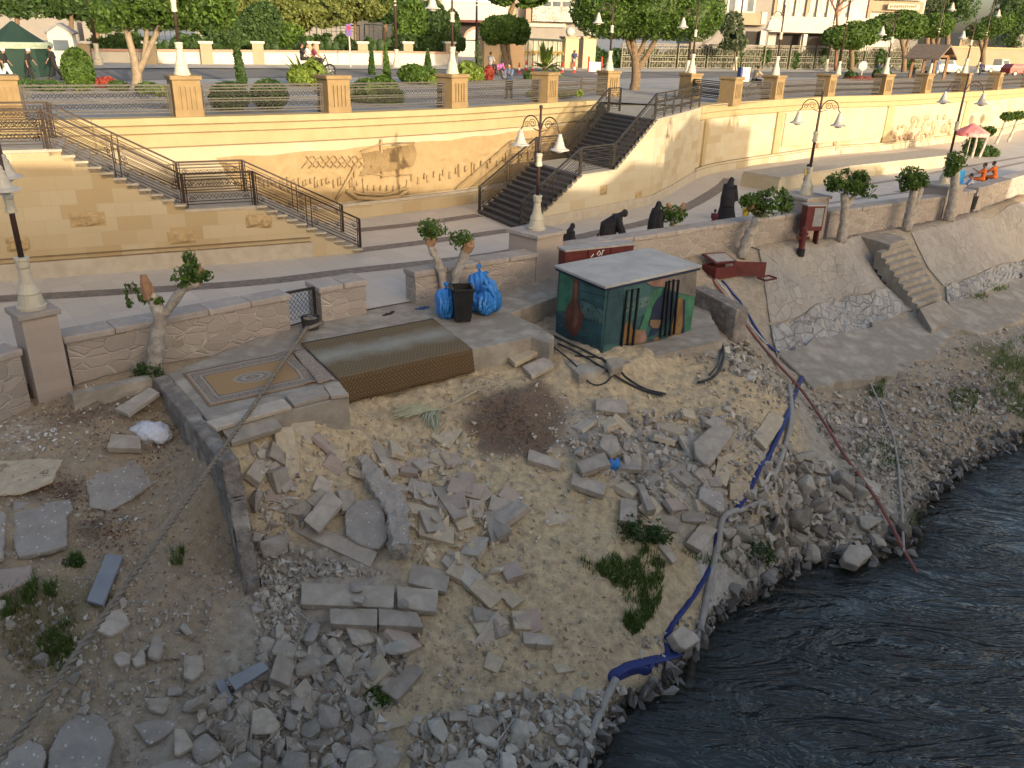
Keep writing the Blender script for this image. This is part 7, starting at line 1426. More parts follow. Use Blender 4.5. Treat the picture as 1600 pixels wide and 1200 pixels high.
bx(B,'wall',664,-50,805,104,111.5,10,M_tanb);bx(B,'balcony_front',690,5,793,32,110,2,M_whb);bx(B,'upper_wall',690,-40,790,4,111.4,.4,simple('bluish_wall',(.40,.44,.50),(.36,.40,.46),1));bx(B,'opening',716,34,792,64,111.5,.3,M_recess,.05);bx(B,'awning',700,31,770,35,109.4,2,simple('maroon_awning',(.12,.04,.04)))
B=bld('gate_wall','white wall end with a brick trimmed arch left of the gate',725,100,98,'wall');bx(B,'wall',716,62,745,103,98,1.2,M_whb)
m_=MB();a,b=PD(725,62,98),PD(745,62,98);r_=(b.x-a.x);m_.prism([(a.x+r_-r_*math.cos(t_),a.z-.1+r_*.9*math.sin(t_)) for t_ in[math.pi/2*i/8 for i in range(9)]]+[(a.x+r_,a.z-.1)],0,1.1);m_.v=[(x,98+z,y) for x,y,z in m_.v];inparent(m_.build('arch_top',M_whb,None),B)
m_=MB();pts=[Vector((a.x+r_-r_*math.cos(t_),97.9,a.z-.05+r_*.92*math.sin(t_))) for t_ in[math.pi/2*i/8 for i in range(9)]];m_.tube(pts,.14,6);inparent(m_.build('brick_trim',M_pink,None),B)
B=bld('building','beige house behind the trees at top left',60,90,118);bx(B,'wall',-80,-60,118,100,120,10,M_grb);bx(B,'wing',132,20,172,100,114,8,M_grb)
for x,y in((-10,5),(35,-5),(75,8),(100,40),(20,40)):bx(B,'window',x,y,x+12,y+16,120,.3,M_recess,.1)
B=bld('building','pale building glimpsed between the trees at the top edge left of centre',400,60,130);bx(B,'wall',300,-60,665,70,132,10,M_grb)
for x in range(320,650,40):bx(B,'window',x,-20,x+14,20,132,.3,M_recess,.1)
B=bld('boundary_wall','long low sand coloured wall behind the parked cars at far right',1560,95,150,'wall');bx(B,'wall',1462,78,1760,106,150,.6,M_tanb);bx(B,'coping',1460,75.5,1762,78,150,.9,M_fasc,.15)
B=bld('building','hazy pale house far behind the dark trees at top right',1520,60,175);bx(B,'wall',1500,52,1545,80,176,8,M_tanb);bx(B,'wall',1590,40,1680,80,176,8,M_grb)
# left street wall with planters and iron panels
def wallrun(label,pts,h0,mat,cop,name='street_wall'):
 q=[PU(*p) for p in pts];t_=thing(name,label,'wall',tuple(q[0]));m_=MB();L=[Vector((p.x,p.y,0)) for p in q];wall_mesh(L,[p.z-.2 for p in q],[hz(p,y) for p,y in zip(q,h0)],.4,m_);inparent(m_.build('wall',mat,None),t_);m_=MB();wall_mesh(offs_line(L,-.08),[hz(p,y) for p,y in zip(q,h0)],[hz(p,y)+.16 for p,y in zip(q,h0)],.56,m_);inparent(m_.build('coping',cop,None),t_);return q
wq=wallrun('long low white street wall with pink coping below the iron panels',[(128,99),(300,101),(480,102),(620,102.5),(716,103)],[80,81,82,83,84.5],M_whb,M_pink)
def street_pier(px,py0,py1,label,mat=M_pink,ball=False,w_=1.0):
 p=PU(px,py0);hh=hz(p,py1);t_=thing('street_pier',label,'pier',tuple(p),rad(20),'piers of the street wall and gate');m_=MB();m_.box((0,0,(hh-p.z)/2-.1),(w_,w_,hh-p.z+.2));m_.build('shaft',mat,t_);m_=MB();m_.box((0,0,hh-p.z+.08),(w_+.2,w_+.2,.16));m_.build('cap',M_whb if not ball else M_tanb,t_)
 if ball:m_=MB();m_.ball((0,0,hh-p.z+.55),.42,14,9);m_.build('ball',M_whb,t_,smooth=True)
for x,lb in((135,'behind the guard hut'),(238,'beside the big left tree'),(325,'behind the cypress'),(405,'behind the dark bushy tree'),(491,'behind the motorbike riders'),(567,'beside the purple sign'),(637,'right of the purple sign'),(702,'at the white wall end')):street_pier(x,101.5,68,'pinkish pier on the street wall '+lb,M_tanb,w_=.8)
for x,b_,lb in((764,False,'left jamb of the small gate'),(803,False,'orange tan gate pier between the two gates'),(888,True,'gate pier with a ball behind the clipped shrub'),(915,True,'right gate pier with a white ball')):street_pier(x,107,60,lb,simple('orange_stone',(.52,.35,.2),(.45,.30,.17),1),b_,1.3)
def ironpanel(label,x0,x1,yb,yt,mat,style,name='street_fence',group='iron fence panels along the street',n=9):
 a,b=PU(x0,yb),PU(x1,yb);z0=a.z+.0;hgt=hz(a,yt)-a.z;t_=thing(name,label,'fence',tuple(a),0,group);d=b-a;L=math.hypot(d.x,d.y);e=Vector((d.x/L,d.y/L,d.z/L));up=Vector((0,0,1));m_=MB()
 for f in(0,1):m_.bar(e*L*f,e*L*f+up*hgt,.12);
 m_.build('posts',mat,t_) if False else None
 fr_=MB();fr_.tube([Vector((0,0,0)),up*hgt,e*L+up*hgt,e*L],.08,4);fr_.build('frame',mat,t_);m_=MB()
 if style=='key':
  m_.bar(up*hgt*.45,e*L+up*hgt*.45,.06);m_.bar(up*.15,e*L+up*.15,.08)
  for i in range(1,n):h_=hgt*(1.0 if i%3 else.86);m_.bar(e*L*i/n+up*.05,e*L*i/n+up*h_,.05)
  for z in(.9,.78):m_.bar(e*L*.15+up*hgt*z,e*L*.85+up*hgt*z,.05)
 elif style=='lattice':
  for z in(.06,.3,.48,.56,.84,.95):m_.bar(up*hgt*z,e*L+up*hgt*z,.07)
  for i in range(n):
   p0,p1=e*L*i/n,e*L*(i+1)/n;c=p0.lerp(p1,.5)
   for zb,zt_ in((.08,.47),(.57,.94)):
    m_.bar(p0+up*hgt*zb,p0+up*hgt*zt_,.05);m_.tube([c+up*hgt*zb,p0.lerp(p1,.12)+up*hgt*(zb*.5+zt_*.5),c+up*hgt*zt_,p0.lerp(p1,.88)+up*hgt*(zb*.5+zt_*.5),c+up*hgt*zb],.032,4);m_.bar(c+up*hgt*(zb+.05),c+up*hgt*(zt_-.05),.06)
 else:
  for i in range(1,n):m_.bar(e*L*i/n,e*L*i/n+up*hgt,.055)
 m_.build('bars',mat,t_)
 if style=='gate':
  g_=MB();g_.box(e*L*.5+Vector((0,.5,hgt*.5)),(L,.04,hgt*.98),math.atan2(e.y,e.x));g_.build('backing',simple('beige_sheet',(.36,.34,.27),(.31,.29,.23),.8),t_);g_=MB()
  for i in range(n):
   c=e*L*(i+.5)/n+up*hgt*.52;w_=e*L/n*.42
   for s_ in(-1,1):g_.bar(c-up*hgt*.06,c+w_*s_+up*hgt*.09,.09)
  g_.build('gilded_ornament',simple('gilding',(.50,.36,.12),(.42,.29,.09),2,.4,0,metal=.5),t_)
for x0,x1,lb in((150,232,'left of the big left tree'),(244,320,'between the big left tree and the cypress'),(330,400,'behind the cypress'),(410,486,'behind the fan palm'),(497,563,'left of the purple sign'),(571,633,'right of the purple sign'),(641,698,'left of the white wall end')):
 ironpanel('dark green key pattern iron panel '+lb,x0,x1,83.5 if x0>300 else 81.5,38,M_dfen,'key')
ironpanel('small dark gate with gilded ornaments beside the cushion tree',768,799,107,66,M_dfen,'gate','gate',None,6);ironpanel('wide street gate of dark bars with gilded ornaments and beige backing',808,884,107,60,M_dfen,'gate','gate',None,10)
fx=[968,1012,1056,1102,1148,1190,1230,1270,1308,1346,1380,1410,1440,1468]
for i in range(len(fx)-1):ironpanel('ornate grey lattice fence panel, number %s from the left of the long fence'%['one','two','three','four','five','six','seven','eight','nine','ten','eleven','twelve','thirteen'][i],fx[i]+2,fx[i+1]-2,107.5+i*.25,68+i*.6,M_lat,'lattice','ornate_fence','ornate lattice fence along the street',5)
for i in range(24):
 x=930+i*45 if i<12 else 150+(i-12)*48;b=PU(x,106.5+i*.3 if i<12 else 100)+Vector((0,2.0 if i<12 else 3.5,0));k=mpp(b);bl=[(PD(x+j*13,(88 if i<12 else 68)+(j*7+i*5)%9,b.y),(10*k,5*k,14*k)) for j in range(4)];V,tone=leaves(bl,900,.3,.15,i,(.4,1.05));o=leafmesh(V,tone,'hedge',FOL['dark'],None,b,[(c,tuple(q*.75 for q in r)) for c,r in bl]);o.location=b;tag(o,'dark hedge behind the street fence' if i<12 else 'dark hedge behind the white street wall','plant','hedges behind the street fence' if i<12 else 'hedges behind the street wall')
 # guard hut, tent, signs, cones
p=PU(105,104);k=mpp(p);t_=thing('guard_hut','small white guard hut with a gabled roof and one dark window','hut',tuple(p),rad(18));W_=34*k;H_=50*k;m_=MB();m_.box((0,0,H_/2),(W_,W_,H_));m_.prism([(-W_/2,0),(W_/2,0),(0,W_*.32)],-W_/2,W_/2);n_=len(m_.v)
m_.v=m_.v[:8]+[(x,z,H_+y) for x,y,z in m_.v[8:]];m_.build('wall',M_whb,t_);m_=MB()
for s_ in(-1,1):m_.bar((s_*W_*.30,-W_*.6,H_+W_*.14),(s_*W_*.30,W_*.6,H_+W_*.14),W_*.72,.12,up=(s_*.54,0,.84))
m_.build('roof',simple('grey_roof',(.2,.2,.21)),t_);m_=MB();m_.box((0,-W_/2-.02,H_*.62),(W_*.62,.06,H_*.3));m_.build('window',M_pane,t_)
p=PU(35,118);k=mpp(p);t_=thing('tent','dark green tent with a pointed top and pale scalloped awning at the left edge','tent',tuple(p));R_=48*k;m_=MB();m_.lathe([(R_,0),(R_*.95,40*k),(R_*.98,44*k),(R_*.35,66*k),(.05,78*k)],(0,0,0),12);m_.build('canvas',simple('dark_green_canvas',(0.01,0.03,0.022),(0.015,0.037,0.028),1),t_);m_=MB();m_.lathe([(R_*1.02,40*k),(R_*1.05,46*k),(R_*1.0,49*k)],(0,0,0),24);m_.build('awning',simple('pale_green_cloth',(.30,.36,.28)),t_)
p=PU(548,106);k=mpp(p);t_=thing('road_sign','small purple and red sign on a thin post before the white street wall','sign',tuple(p));hh=hz(p,38);m_=MB();m_.tube([(0,0,0),(0,0,hh-p.z)],.06,6);m_.build('post',M_wen2,t_);m_=MB();m_.box((0,-.08,hh-p.z-8*k),(8*k,.04,17*k));m_.build('plate',simple('purple_plate',(.16,.10,.30)),t_);m_=MB();m_.lathe([(3*k,-.01),(3*k,.01)],(0,-.11,hh-p.z-5*k),14,Matrix.Rotation(math.pi/2,3,'X'));m_.build('disc',simple('sign_red',(.5,.04,.06)),t_)
p=PU(1346,118);k=mpp(p);t_=thing('round_sign','round grey sign on a short post between the terrace shrubs','sign',tuple(p));m_=MB();m_.lathe([(7*k,-.03),(7*k,.03)],(0,0,14*k),22,Matrix.Rotation(math.pi/2,3,'X'));m_.build('disc',simple('grey_sign',(.35,.38,.42)),t_);m_=MB();m_.tube([(0,.05,0),(0,.05,12*k)],.06,6);m_.build('post',M_wen2,t_)
M_cr=simple('cone_red',(.55,.05,.04));
for x,y,lb in((811,115,'leftmost red and white cone before the wide gate'),(822,111,'second red and white cone before the wide gate'),(832,112,'third red and white cone, half behind the terrace palm'),(878,114,'cone right of the terrace palm'),(897,114,'rightmost cone, left of the white barrier')):
 p=PU(x,y);k=mpp(p);t_=thing('traffic_cone',lb,'cone',tuple(p),0,'red and white traffic cones');m_=MB();m_.box((0,0,.03),(6*k,6*k,.06));m_.lathe([(2.4*k,.06),(.7*k,16*k)],(0,0,0),12);m_.build('cone',M_cr,t_);m_=MB();m_.lathe([(2.05*k,5*k),(1.55*k,9*k)],(0,0,0),12);m_.build('white_band',M_wht,t_)
p=PU(929,113.5);k=mpp(p);t_=thing('barrier','white barrier board between two red and white posts','barrier',tuple(p));m_=MB();m_.box((0,0,8.5*k),(18*k,.08,14*k));m_.build('board',M_wht,t_)
for s_ in(-1,1):m_=MB();m_.tube([(s_*10*k,0,0),(s_*10*k,0,23*k)],.09,6);m_.build('post',M_cr,t_)
p=PU(1163,128);k=mpp(p);t_=thing('information_board','white upright board with a blue edge left of the cyclist','sign',tuple(p),rad(25));m_=MB();m_.box((0,0,11*k),(16*k,.12,21*k));m_.build('board',M_whb,t_);m_=MB();m_.box((-9*k,.1,11*k),(3.5*k,.5,20*k));m_.build('edge',simple('blue_edge',(.06,.08,.2)),t_)
# wooden shelter
p=PU(1447,124);k=mpp(p);t_=thing('wooden_shelter','open wooden shelter with a gabled plank roof on the right terrace','shelter',tuple(p),rad(40));M_wood=simple('weathered_wood',(.20,.115,.06),(.14,.08,.045),3,.8,.3,20);M_plk=simple('grey_brown_planks',(.17,.13,.10),(.12,.09,.07),4,.85,.4,14);W_,D_,H_=50*k,44*k,34*k
for x,y in((-1,-1),(1,-1),(-1,1),(1,1)):m_=MB();m_.bar((x*W_*.38,y*D_*.4,0),(x*W_*.38,y*D_*.4,H_),.26);m_.build('post',M_wood,t_)
for s_ in(-1,1):m_=MB();m_.loft2([(s_*W_*.62,-D_*.62,H_-.35),(s_*W_*.62,D_*.62,H_-.35),(0,D_*.62,H_+14*k),(0,-D_*.62,H_+14*k)][::s_],[(s_*W_*.62,-D_*.62,H_-.2),(s_*W_*.62,D_*.62,H_-.2),(0,D_*.62,H_+14*k+.18),(0,-D_*.62,H_+14*k+.18)][::s_]);m_.build('roof_slope',M_plk,t_)
m_=MB()
for y in(-1,1):m_.bar((-W_*.5,y*D_*.4,H_),(W_*.5,y*D_*.4,H_),.22);m_.bar((0,y*D_*.4,H_),(0,y*D_*.4,H_+13*k),.2)
for x in(-1,1):m_.bar((x*W_*.38,-D_*.6,H_+.1),(x*W_*.38,D_*.6,H_+.1),.2)
m_.build('frame',M_wood,t_)
# cars
def car(label,px,py,rz,mat,L=4.5,W_=1.8,H_=1.6,kind='suv'):
 p=PU(px,py);t_=thing('parked_car',label,'car',tuple(p),rz,'cars parked at far right');h0=.32
 if kind=='suv':prof=[(-L/2,.35),(-L/2,.95),(-L/2+.1,1.05),(-L/2+.35,H_-.05),(-L*.35,H_),(L*.12,H_),(L*.24,1.08),(L*.46,.98),(L/2,.82),(L/2,.35)]
 else:prof=[(-L/2,.35),(-L/2,1.0),(-L*.02,1.0),(-L*.02,H_),(L*.16,H_),(L*.26,1.05),(L*.47,.95),(L/2,.8),(L/2,.35)]
 m_=MB();m_.prism(prof,-W_/2,W_/2);m_.v=[(x,z*(1-.12*max(0,(y-.9))),y) for x,y,z in m_.v];m_.f=[f[::-1] for f in m_.f];m_.build('body',mat,t_,bevel=.05,seg=2)
 for s_ in(-1,1):
  for x0,x1 in(((-L*.36,-L*.12),(-L*.1,L*.1)) if kind=='suv' else((0,L*.16),)):m_=MB();y=s_*(W_/2*.94);m_.prism([(x0,1.08),(x1+(.25 if x1>0 else 0),1.08),(x1,H_-.12),(x0+.05,H_-.12)],-.02,.02);m_.v=[(a,y+c,b) for a,b,c in m_.v];m_.build('window',M_pane,t_)
  for x in(-L*.31,L*.31):m_=MB();m_.lathe([(.2,-.11),(.34,-.11),(.34,.11),(.2,.11)],(x,s_*(W_/2-.08),.34),16,Matrix.Rotation(math.pi/2,3,'X'));w2=m_.build('wheel',M_blk,t_);m_=MB();m_.lathe([(.05,-.125),(.2,-.12),(.2,.12),(.05,.125)],(x,s_*(W_/2-.08),.34),12,Matrix.Rotation(math.pi/2,3,'X'));m_.build('rim',M_wen2,w2)
  m_=MB();m_.box((L/2-.02,s_*W_*.34,.75),(.08,.3,.16));m_.build('headlight',M_bulb,t_);m_=MB();m_.box((-L/2+.01,s_*W_*.38,.85),(.06,.2,.25));m_.build('tail_light',M_cr,t_)
 m_=MB();m_.bar((L*.13,0,H_-.06),(L*.235,0,1.12),W_*.78,.04,up=(1,0,1));m_.build('windscreen',M_pane,t_)
M_beige=simple('beige_car_paint',(.50,.45,.37),(.46,.41,.33),.5,.3,0,spec=.5);M_wcar=simple('pale_car_paint',(.56,.53,.47),(.5,.47,.42),.5,.3,0,spec=.5);M_rcar=simple('red_car_paint',(.30,.03,.03),(.25,.03,.03),.5,.3,0,spec=.5)
car('beige off road car parked behind the wooden shelter',1472,116,rad(12),M_beige,4.8,1.9,1.8);car('pale pickup parked right of the tall lamp',1556,114,rad(10),M_wcar,5.2,1.9,1.8,'pickup');car('dark red car in front of the pale pickup at the right edge',1592,119,rad(10),M_rcar,4.4,1.8,1.45)
car('white car with its rear to the street behind the fence, right of the white building',1372,101,rad(35),M_wcar,4.6,1.8,1.6)
# ---- two wheelers
def bike(label,px,py,rz,mat,cat='motorbike',name='motorbike',s_=1.0,motor=True):
 p=PU(px,py);t_=thing(name,label,cat,tuple(p),rz);t_.scale=(s_,s_,s_)
 for x in(-.62,.62):m_=MB();m_.tube([(x+.29*math.cos(a),0,.3+.29*math.sin(a)) for a in[2*math.pi*i/18 for i in range(19)]],.05 if motor else.022,6,caps=False);w2=m_.build('wheel',M_blk,t_);m_=MB();[m_.bar((x,0,.3),(x+.27*math.cos(a),0,.3+.27*math.sin(a)),.015) for a in[2*math.pi*i/8 for i in range(8)]];m_.build('spokes',M_wen2,w2)
 m_=MB();m_.tube([(-.62,0,.3),(-.15,0,.4),(.3,0,.75),(.45,0,.95)],.045 if motor else.022,6);m_.tube([(.62,0,.3),(.48,0,.8),(.42,0,1.0)],.035 if motor else.018,6);m_.tube([(-.62,0,.3),(-.3,0,.75)],.02,5);m_.tube([(-.3,0,.75),(.3,0,.74)],.02,5);m_.build('frame',mat,t_)
 if motor:m_=MB();m_.ball((.12,0,.78),(.28,.14,.13),12,8);m_.build('tank',mat,t_,smooth=True);m_=MB();m_.ball((.02,0,.42),(.22,.15,.16),10,7);m_.build('engine',M_mtl,t_)
 m_=MB();m_.ball((-.35,0,.8),(.38 if motor else.14,.12,.06),12,7);m_.build('seat',M_blk,t_,smooth=True);m_=MB();m_.tube([(.36,-.33,1.05),(.44,0,1.0),(.36,.33,1.05)],.02,6);m_.build('handlebar',M_mtl,t_);return t_
 # ---- people: one continuous body each, clothes as children
SKIN=simple('brown_skin',(.26,.15,.095),(.22,.125,.08),4,.6,0);M_robe=simple('black_robe',(.012,.011,.014),(.02,.019,.023),3,.85,.15,12);M_hair=simple('black_hair',(.012,.01,.009),(.02,.017,.015),9,.6,.2)
def clothm(n,c):return simple('cloth_'+n,c,tuple(x*.75 for x in c),5,.9,.15,14)
def person(label,base,rz,h=1.7,top=None,bottom=None,robe=False,lean=0.0,stride=.25,arms=(.3,-.3),elbow=.3,seated=False,hair=True,cap=None,group=None,headturn=0.0,vox=.022):
 s=h/1.7;t_=thing('person',label,'person',tuple(base),rz,group);V=Vector;hipz=.90 if not seated else.10
 hip=V((0,0,hipz));up=V((0,math.sin(lean),math.cos(lean)));chest=hip+up*.38;neck=hip+up*.56;head=hip+up*.72+V((0,.03+lean*.06,0));sh=.185
 b=MB();b.tube([hip-up*.06,hip+up*.1,hip+up*.25,chest,neck-up*.04,neck+up*.03],[.13,.135,.12,.155,.10,.058],14,flat=.72);b.tube([neck-up*.03,neck+up*.1],[.055,.052],10);b.ball(head,(.078,.095,.118),16,12);b.ball(head+V((0,.095,-.012)),(.014,.022,.024),8,6)
 b.ball(head+V((-.078,0,-.005)),(.014,.025,.035),7,6);b.ball(head+V((.078,0,-.005)),(.014,.025,.035),7,6);b.ball(head+V((0,.07,-.075)),(.035,.03,.03),8,6)
 J={}
 for i,sd in enumerate((-1,1)):
  S=neck-up*.05+V((sd*sh,0,0));a=arms[i];d1=V((sd*.12,math.sin(a+lean*.3),-math.cos(a))).normalized();E=S+d1*.28;a2=a+elbow;d2=V((sd*-.02,math.sin(a2+lean*.3),-math.cos(a2))).normalized();Wr=E+d2*.25;b.tube([neck-up*.02,S,E,Wr],[.055,.058,.043,.03],10)
  pm=Wr+d2*.06;b.tube([Wr,pm,Wr+d2*.10],[.028,.042,.036],9,flat=.6);side=V((sd,0,0));f2=d2.cross(side).normalized()
  for q,(o_,l_) in enumerate(((-.028,.065),(-.009,.078),(.010,.072),(.028,.055))):p0=Wr+d2*.09+f2*o_;b.tube([p0,p0+d2*l_*.55+side*-.008,p0+d2*l_+side*-.022],[.0115,.0105,.008],6)
  b.tube([Wr+d2*.035-f2*.03,Wr+d2*.07-f2*.055,Wr+d2*.10-f2*.058],[.014,.012,.009],6)
  H_=hip+V((sd*.09,0,-.02))
  if seated:K=H_+V((sd*.04,.42,.02));A=K+V((0,.06,-.44));toe=A+V((0,.16,-.03))
  else:st=stride*sd;K=H_+V((0,st*.55+.02,-.43));A=V((H_.x,st*.9-(.06 if st<0 else 0),.07+(.03 if st<-.1 else 0)));toe=A+V((0,.17,-.04))
  b.tube([H_+V((0,0,.04)),H_.lerp(K,.45),K,K.lerp(A,.35),A],[.095,.082,.056,.055,.038],12);b.tube([A+V((0,-.04,-.02)),A+V((0,.06,-.025)),toe],[.04,.042,.03],9);J[sd]=(S,E,Wr,H_,K,A,toe)
 o=b.build('body',SKIN,t_,smooth=True);o.scale=(s,)*3;r=o.modifiers.new('one_surface','REMESH');r.mode='VOXEL';r.voxel_size=vox;r.use_smooth_shade=True
 m_=MB()
 for x in(-.03,.03):m_.ball(head+V((x,.088,.01)),(.012,.008,.008),7,5)
 e_=m_.build('eyes',M_blk,t_);e_.scale=(s,)*3
 m_=MB();m_.tube([head+V((-.025,.092,-.055)),head+V((0,.1,-.057)),head+V((.025,.092,-.055))],.006,5);e_=m_.build('mouth',simple('lips',(.2,.08,.07)),t_);e_.scale=(s,)*3
 def dress(name,mb_,mat,vx=.02,rem=True):
  q=mb_.build(name,mat,t_,smooth=True);q.scale=(s,)*3
  if rem:r=q.modifiers.new('one_surface','REMESH');r.mode='VOXEL';r.voxel_size=vx;r.use_smooth_shade=True
  return q
 if robe:
  m_=MB();N=26;rings=[]
  prof=[(hip*0+V((0,stride*.12,.02)),.42,.40),(V((0,stride*.08,.25)),.36,.35),(V((0,0,.6)),.29,.28),(hip+up*.08,.25,.24),(hip+up*.3,.245,.21),(chest+up*.06,.25,.18),(neck-up*.03,.17,.12),(neck+up*.05,.085,.085)]
  for j,(c,rx,ry) in enumerate(prof):
   fold=.10*(1-j/7)**1.3;rings.append(m_.add([c+V((rx*math.cos(a)*(1+fold*math.sin(a*7+j)),ry*math.sin(a)*(1+fold*math.cos(a*6+j*.7)),0)) for a in[2*math.pi*q/N for q in range(N)]]))
  for x,y in zip(rings,rings[1:]):
   for q in range(N):m_.face((x+q,x+(q+1)%N,y+(q+1)%N,y+q))
  m_.face([rings[0]+q for q in range(N)][::-1]);m_.face([rings[-1]+q for q in range(N)])
  for sd in(-1,1):S,E,Wr,*_=J[sd];m_.tube([neck-up*.05,S,E,Wr+(Wr-E)*.05],[.09,.11,.12,.14],12)
  dress('robe',m_,M_robe);m_=MB();m_.ball(head+V((0,-.012,.01)),(.105,.112,.14),16,12);m_.tube([head+V((0,-.03,.02)),neck+V((0,-.03,.02)),chest+V((0,-.05,.06))],[.10,.15,.27],14,flat=.75);m_.tube([neck-up*.02,chest+V((0,-.06,0)),hip+V((0,-.10,.1)),hip+V((0,-.12,-.25))],[.12,.25,.27,.26],16,flat=.8);m_.v=[v for v in m_.v];dress('headscarf',m_,M_robe)
 else:
  if top:m_=MB();m_.tube([hip-up*.08,hip+up*.1,hip+up*.25,chest,neck-up*.05,neck-up*.0],[.155,.155,.145,.178,.125,.06],14,flat=.76);[m_.tube([neck-up*.05,J[sd][0],J[sd][1],J[sd][1].lerp(J[sd][2],.1)],[.075,.08,.066,.062],10) for sd in(-1,1)];dress('shirt',m_,top)
  if bottom:m_=MB();[m_.tube([J[sd][3]+V((0,0,.08)),J[sd][3].lerp(J[sd][4],.4),J[sd][4],J[sd][5]+V((0,0,.03))],[.118,.105,.082,.07],12) for sd in(-1,1)];m_.ball(hip,(.165,.13,.12),12,8);dress('trousers',m_,bottom)
  if cap:m_=MB();m_.ball(head+V((0,-.01,.035)),(.1,.112,.11),14,10);dress('cap',m_,cap,rem=False)
  elif hair:m_=MB();m_.ball(head+V((0,-.022,.03)),(.088,.098,.11),14,10);dress('hair',m_,M_hair,rem=False)
 m_=MB();
 for sd in(-1,1):A,toe=J[sd][5],J[sd][6];m2=MB();m2.tube([A+V((0,-.05,-.03)),A+V((0,.06,-.03)),toe+V((0,.02,0))],[.046,.05,.036],9);q=m2.build('shoe',M_blk,t_,smooth=True);q.scale=(s,)*3
 return t_
G_='people walking on the promenade'
person('woman in black robe bending over towards a small child, left of the lamp shade line',P(948,396,0),rad(-95),1.68,robe=True,lean=.7,arms=(-.15,.05),elbow=.12,stride=.2,group=G_)
person('woman in black robe standing alone behind the parapet, left of the stubby tree',P(1022,389,0),rad(-60),1.66,robe=True,arms=(.1,-.25),stride=.1,group=G_)
person('woman in black robe striding away, tallest of the walkers, beside two children',P(1133,347,0),rad(-35),1.78,robe=True,lean=.1,arms=(.3,.1),stride=.2,group=G_)
person('girl in black robe close behind the lamp pier in the middle',P(887,411,0),rad(-70),1.3,robe=True,lean=.15,stride=.1,group=G_)
person('small child in a red top beside the bending woman',P(932,402,0),rad(-80),.82,clothm('red',(.55,.03,.03)),clothm('darkred',(.2,.02,.03)),stride=.1,group=G_)
person('small child in a maroon top beside the striding woman',P(1113,366,0),rad(-30),.95,clothm('maroon',(.16,.04,.05)),clothm('black',(.02,.02,.02)),stride=.1,group=G_)
person('small child in a yellow top half hidden behind the leafy white trunk',P(1162,357,0),rad(150),.95,clothm('yellow',(.6,.42,.04)),clothm('yellow',(.6,.42,.04)),stride=.1,group=G_)
person('boy in a yellow shirt and grey trousers walking left of the right lamp',P(1256,303,0),rad(20),1.42,clothm('yellow',(.6,.42,.04)),clothm('greyblue',(.22,.23,.28)),stride=.3,arms=(-.4,.3),group=G_,cap=M_hair)
def on_wall(px,py,z):q=P(px,py,z);return q
person('person in an orange shirt sitting on the right parapet, holding something, left of the pair',on_wall(1534,283,.84),rad(60),1.62,clothm('orange',(.55,.13,.03)),clothm('orange',(.55,.13,.03)),seated=True,arms=(.9,.8),elbow=1.2)
person('person in an orange shirt sitting on the right parapet, right of the pair',on_wall(1554,280,.84),rad(40),1.62,clothm('orange',(.55,.13,.03)),clothm('orange',(.55,.13,.03)),seated=True,lean=.25,arms=(.6,.6),elbow=.8)
person('man in a pale lilac shirt sitting low beside the bright blue chair at far right',P(1516,300,.45),rad(70),1.62,clothm('lilac',(.40,.37,.45)),clothm('lilac',(.40,.37,.45)),seated=True,lean=.15,arms=(.5,.5),elbow=.6)
p=P(1503,300,0);k=mpp(p);t_=thing('plastic_chair','bright light blue plastic chair beside the small leaf ball at far right','chair',tuple(p),rad(30));M_lbl=simple('light_blue_plastic',(.05,.36,.70),(.04,.32,.62),2,.4,0)
m_=MB();m_.box((0,0,.44),(.5,.5,.04));m_.build('seat',M_lbl,t_,bevel=.01);m_=MB();m_.box((0,.24,.76),(.5,.04,.62));m_.build('backrest',M_lbl,t_,bevel=.01)
for x,y in((-.22,-.22),(.22,-.22),(-.22,.22),(.22,.22)):m_=MB();m_.bar((x,y,0),(x,y,.43),.045);m_.build('leg',M_lbl,t_)
U_='people on the upper street';dk=clothm('black',(.02,.02,.02));wh=clothm('white',(.65,.64,.62));nv=clothm('navy',(.04,.05,.10));gy=clothm('grey',(.26,.26,.27));dn=clothm('denim',(.09,.13,.22))
def up_person(label,px,py,ytop,rz,**kw):p=PU(px,py);hh=min(hz(p,ytop)-p.z,1.95);return person(label,p,rz,hh,group=U_,vox=.03,**kw)
up_person('person in dark clothes with a white cap, leaning forward at far left',48,127,76,rad(-80),top=dk,bottom=dk,cap=wh,lean=.2);up_person('person in white trousers with a white cap at the left edge',14,129,76,rad(-70),top=dk,bottom=wh,cap=wh,stride=.35);up_person('person in pale clothes half cut by the left edge',1,130,74,rad(-70),top=clothm('tan',(.45,.3,.18)),bottom=wh)
up_person('person in black walking left in front of the guard hut',89,125,73,rad(100),top=dk,bottom=dk,lean=.1,stride=.35);up_person('man in a blue shirt looking at his phone behind the terrace fence',795,155,100,rad(150),top=dn,bottom=dk,arms=(.5,.6),elbow=1.6,stride=.08);up_person('person carrying a white bag in front of the ornate fence',897,108.5,79,rad(-160),top=nv,bottom=gy);up_person('person in blue under the wooden shelter',1462,118,92,rad(180),top=dn,bottom=dn);up_person('person in dark blue left of the pale pickup',1530,118,97,rad(160),top=nv,bottom=nv);up_person('dark clothed person sitting under the wooden shelter',1426,122,102,rad(150),top=dk,bottom=dk);up_person('dark clothed person standing by the terrace flower bed',1370,121,98,rad(150),top=nv,bottom=dk)
p=PU(505,119);bike('dark motorbike carrying three riders on the road',497,119,rad(8),M_mtl,s_=1.25)
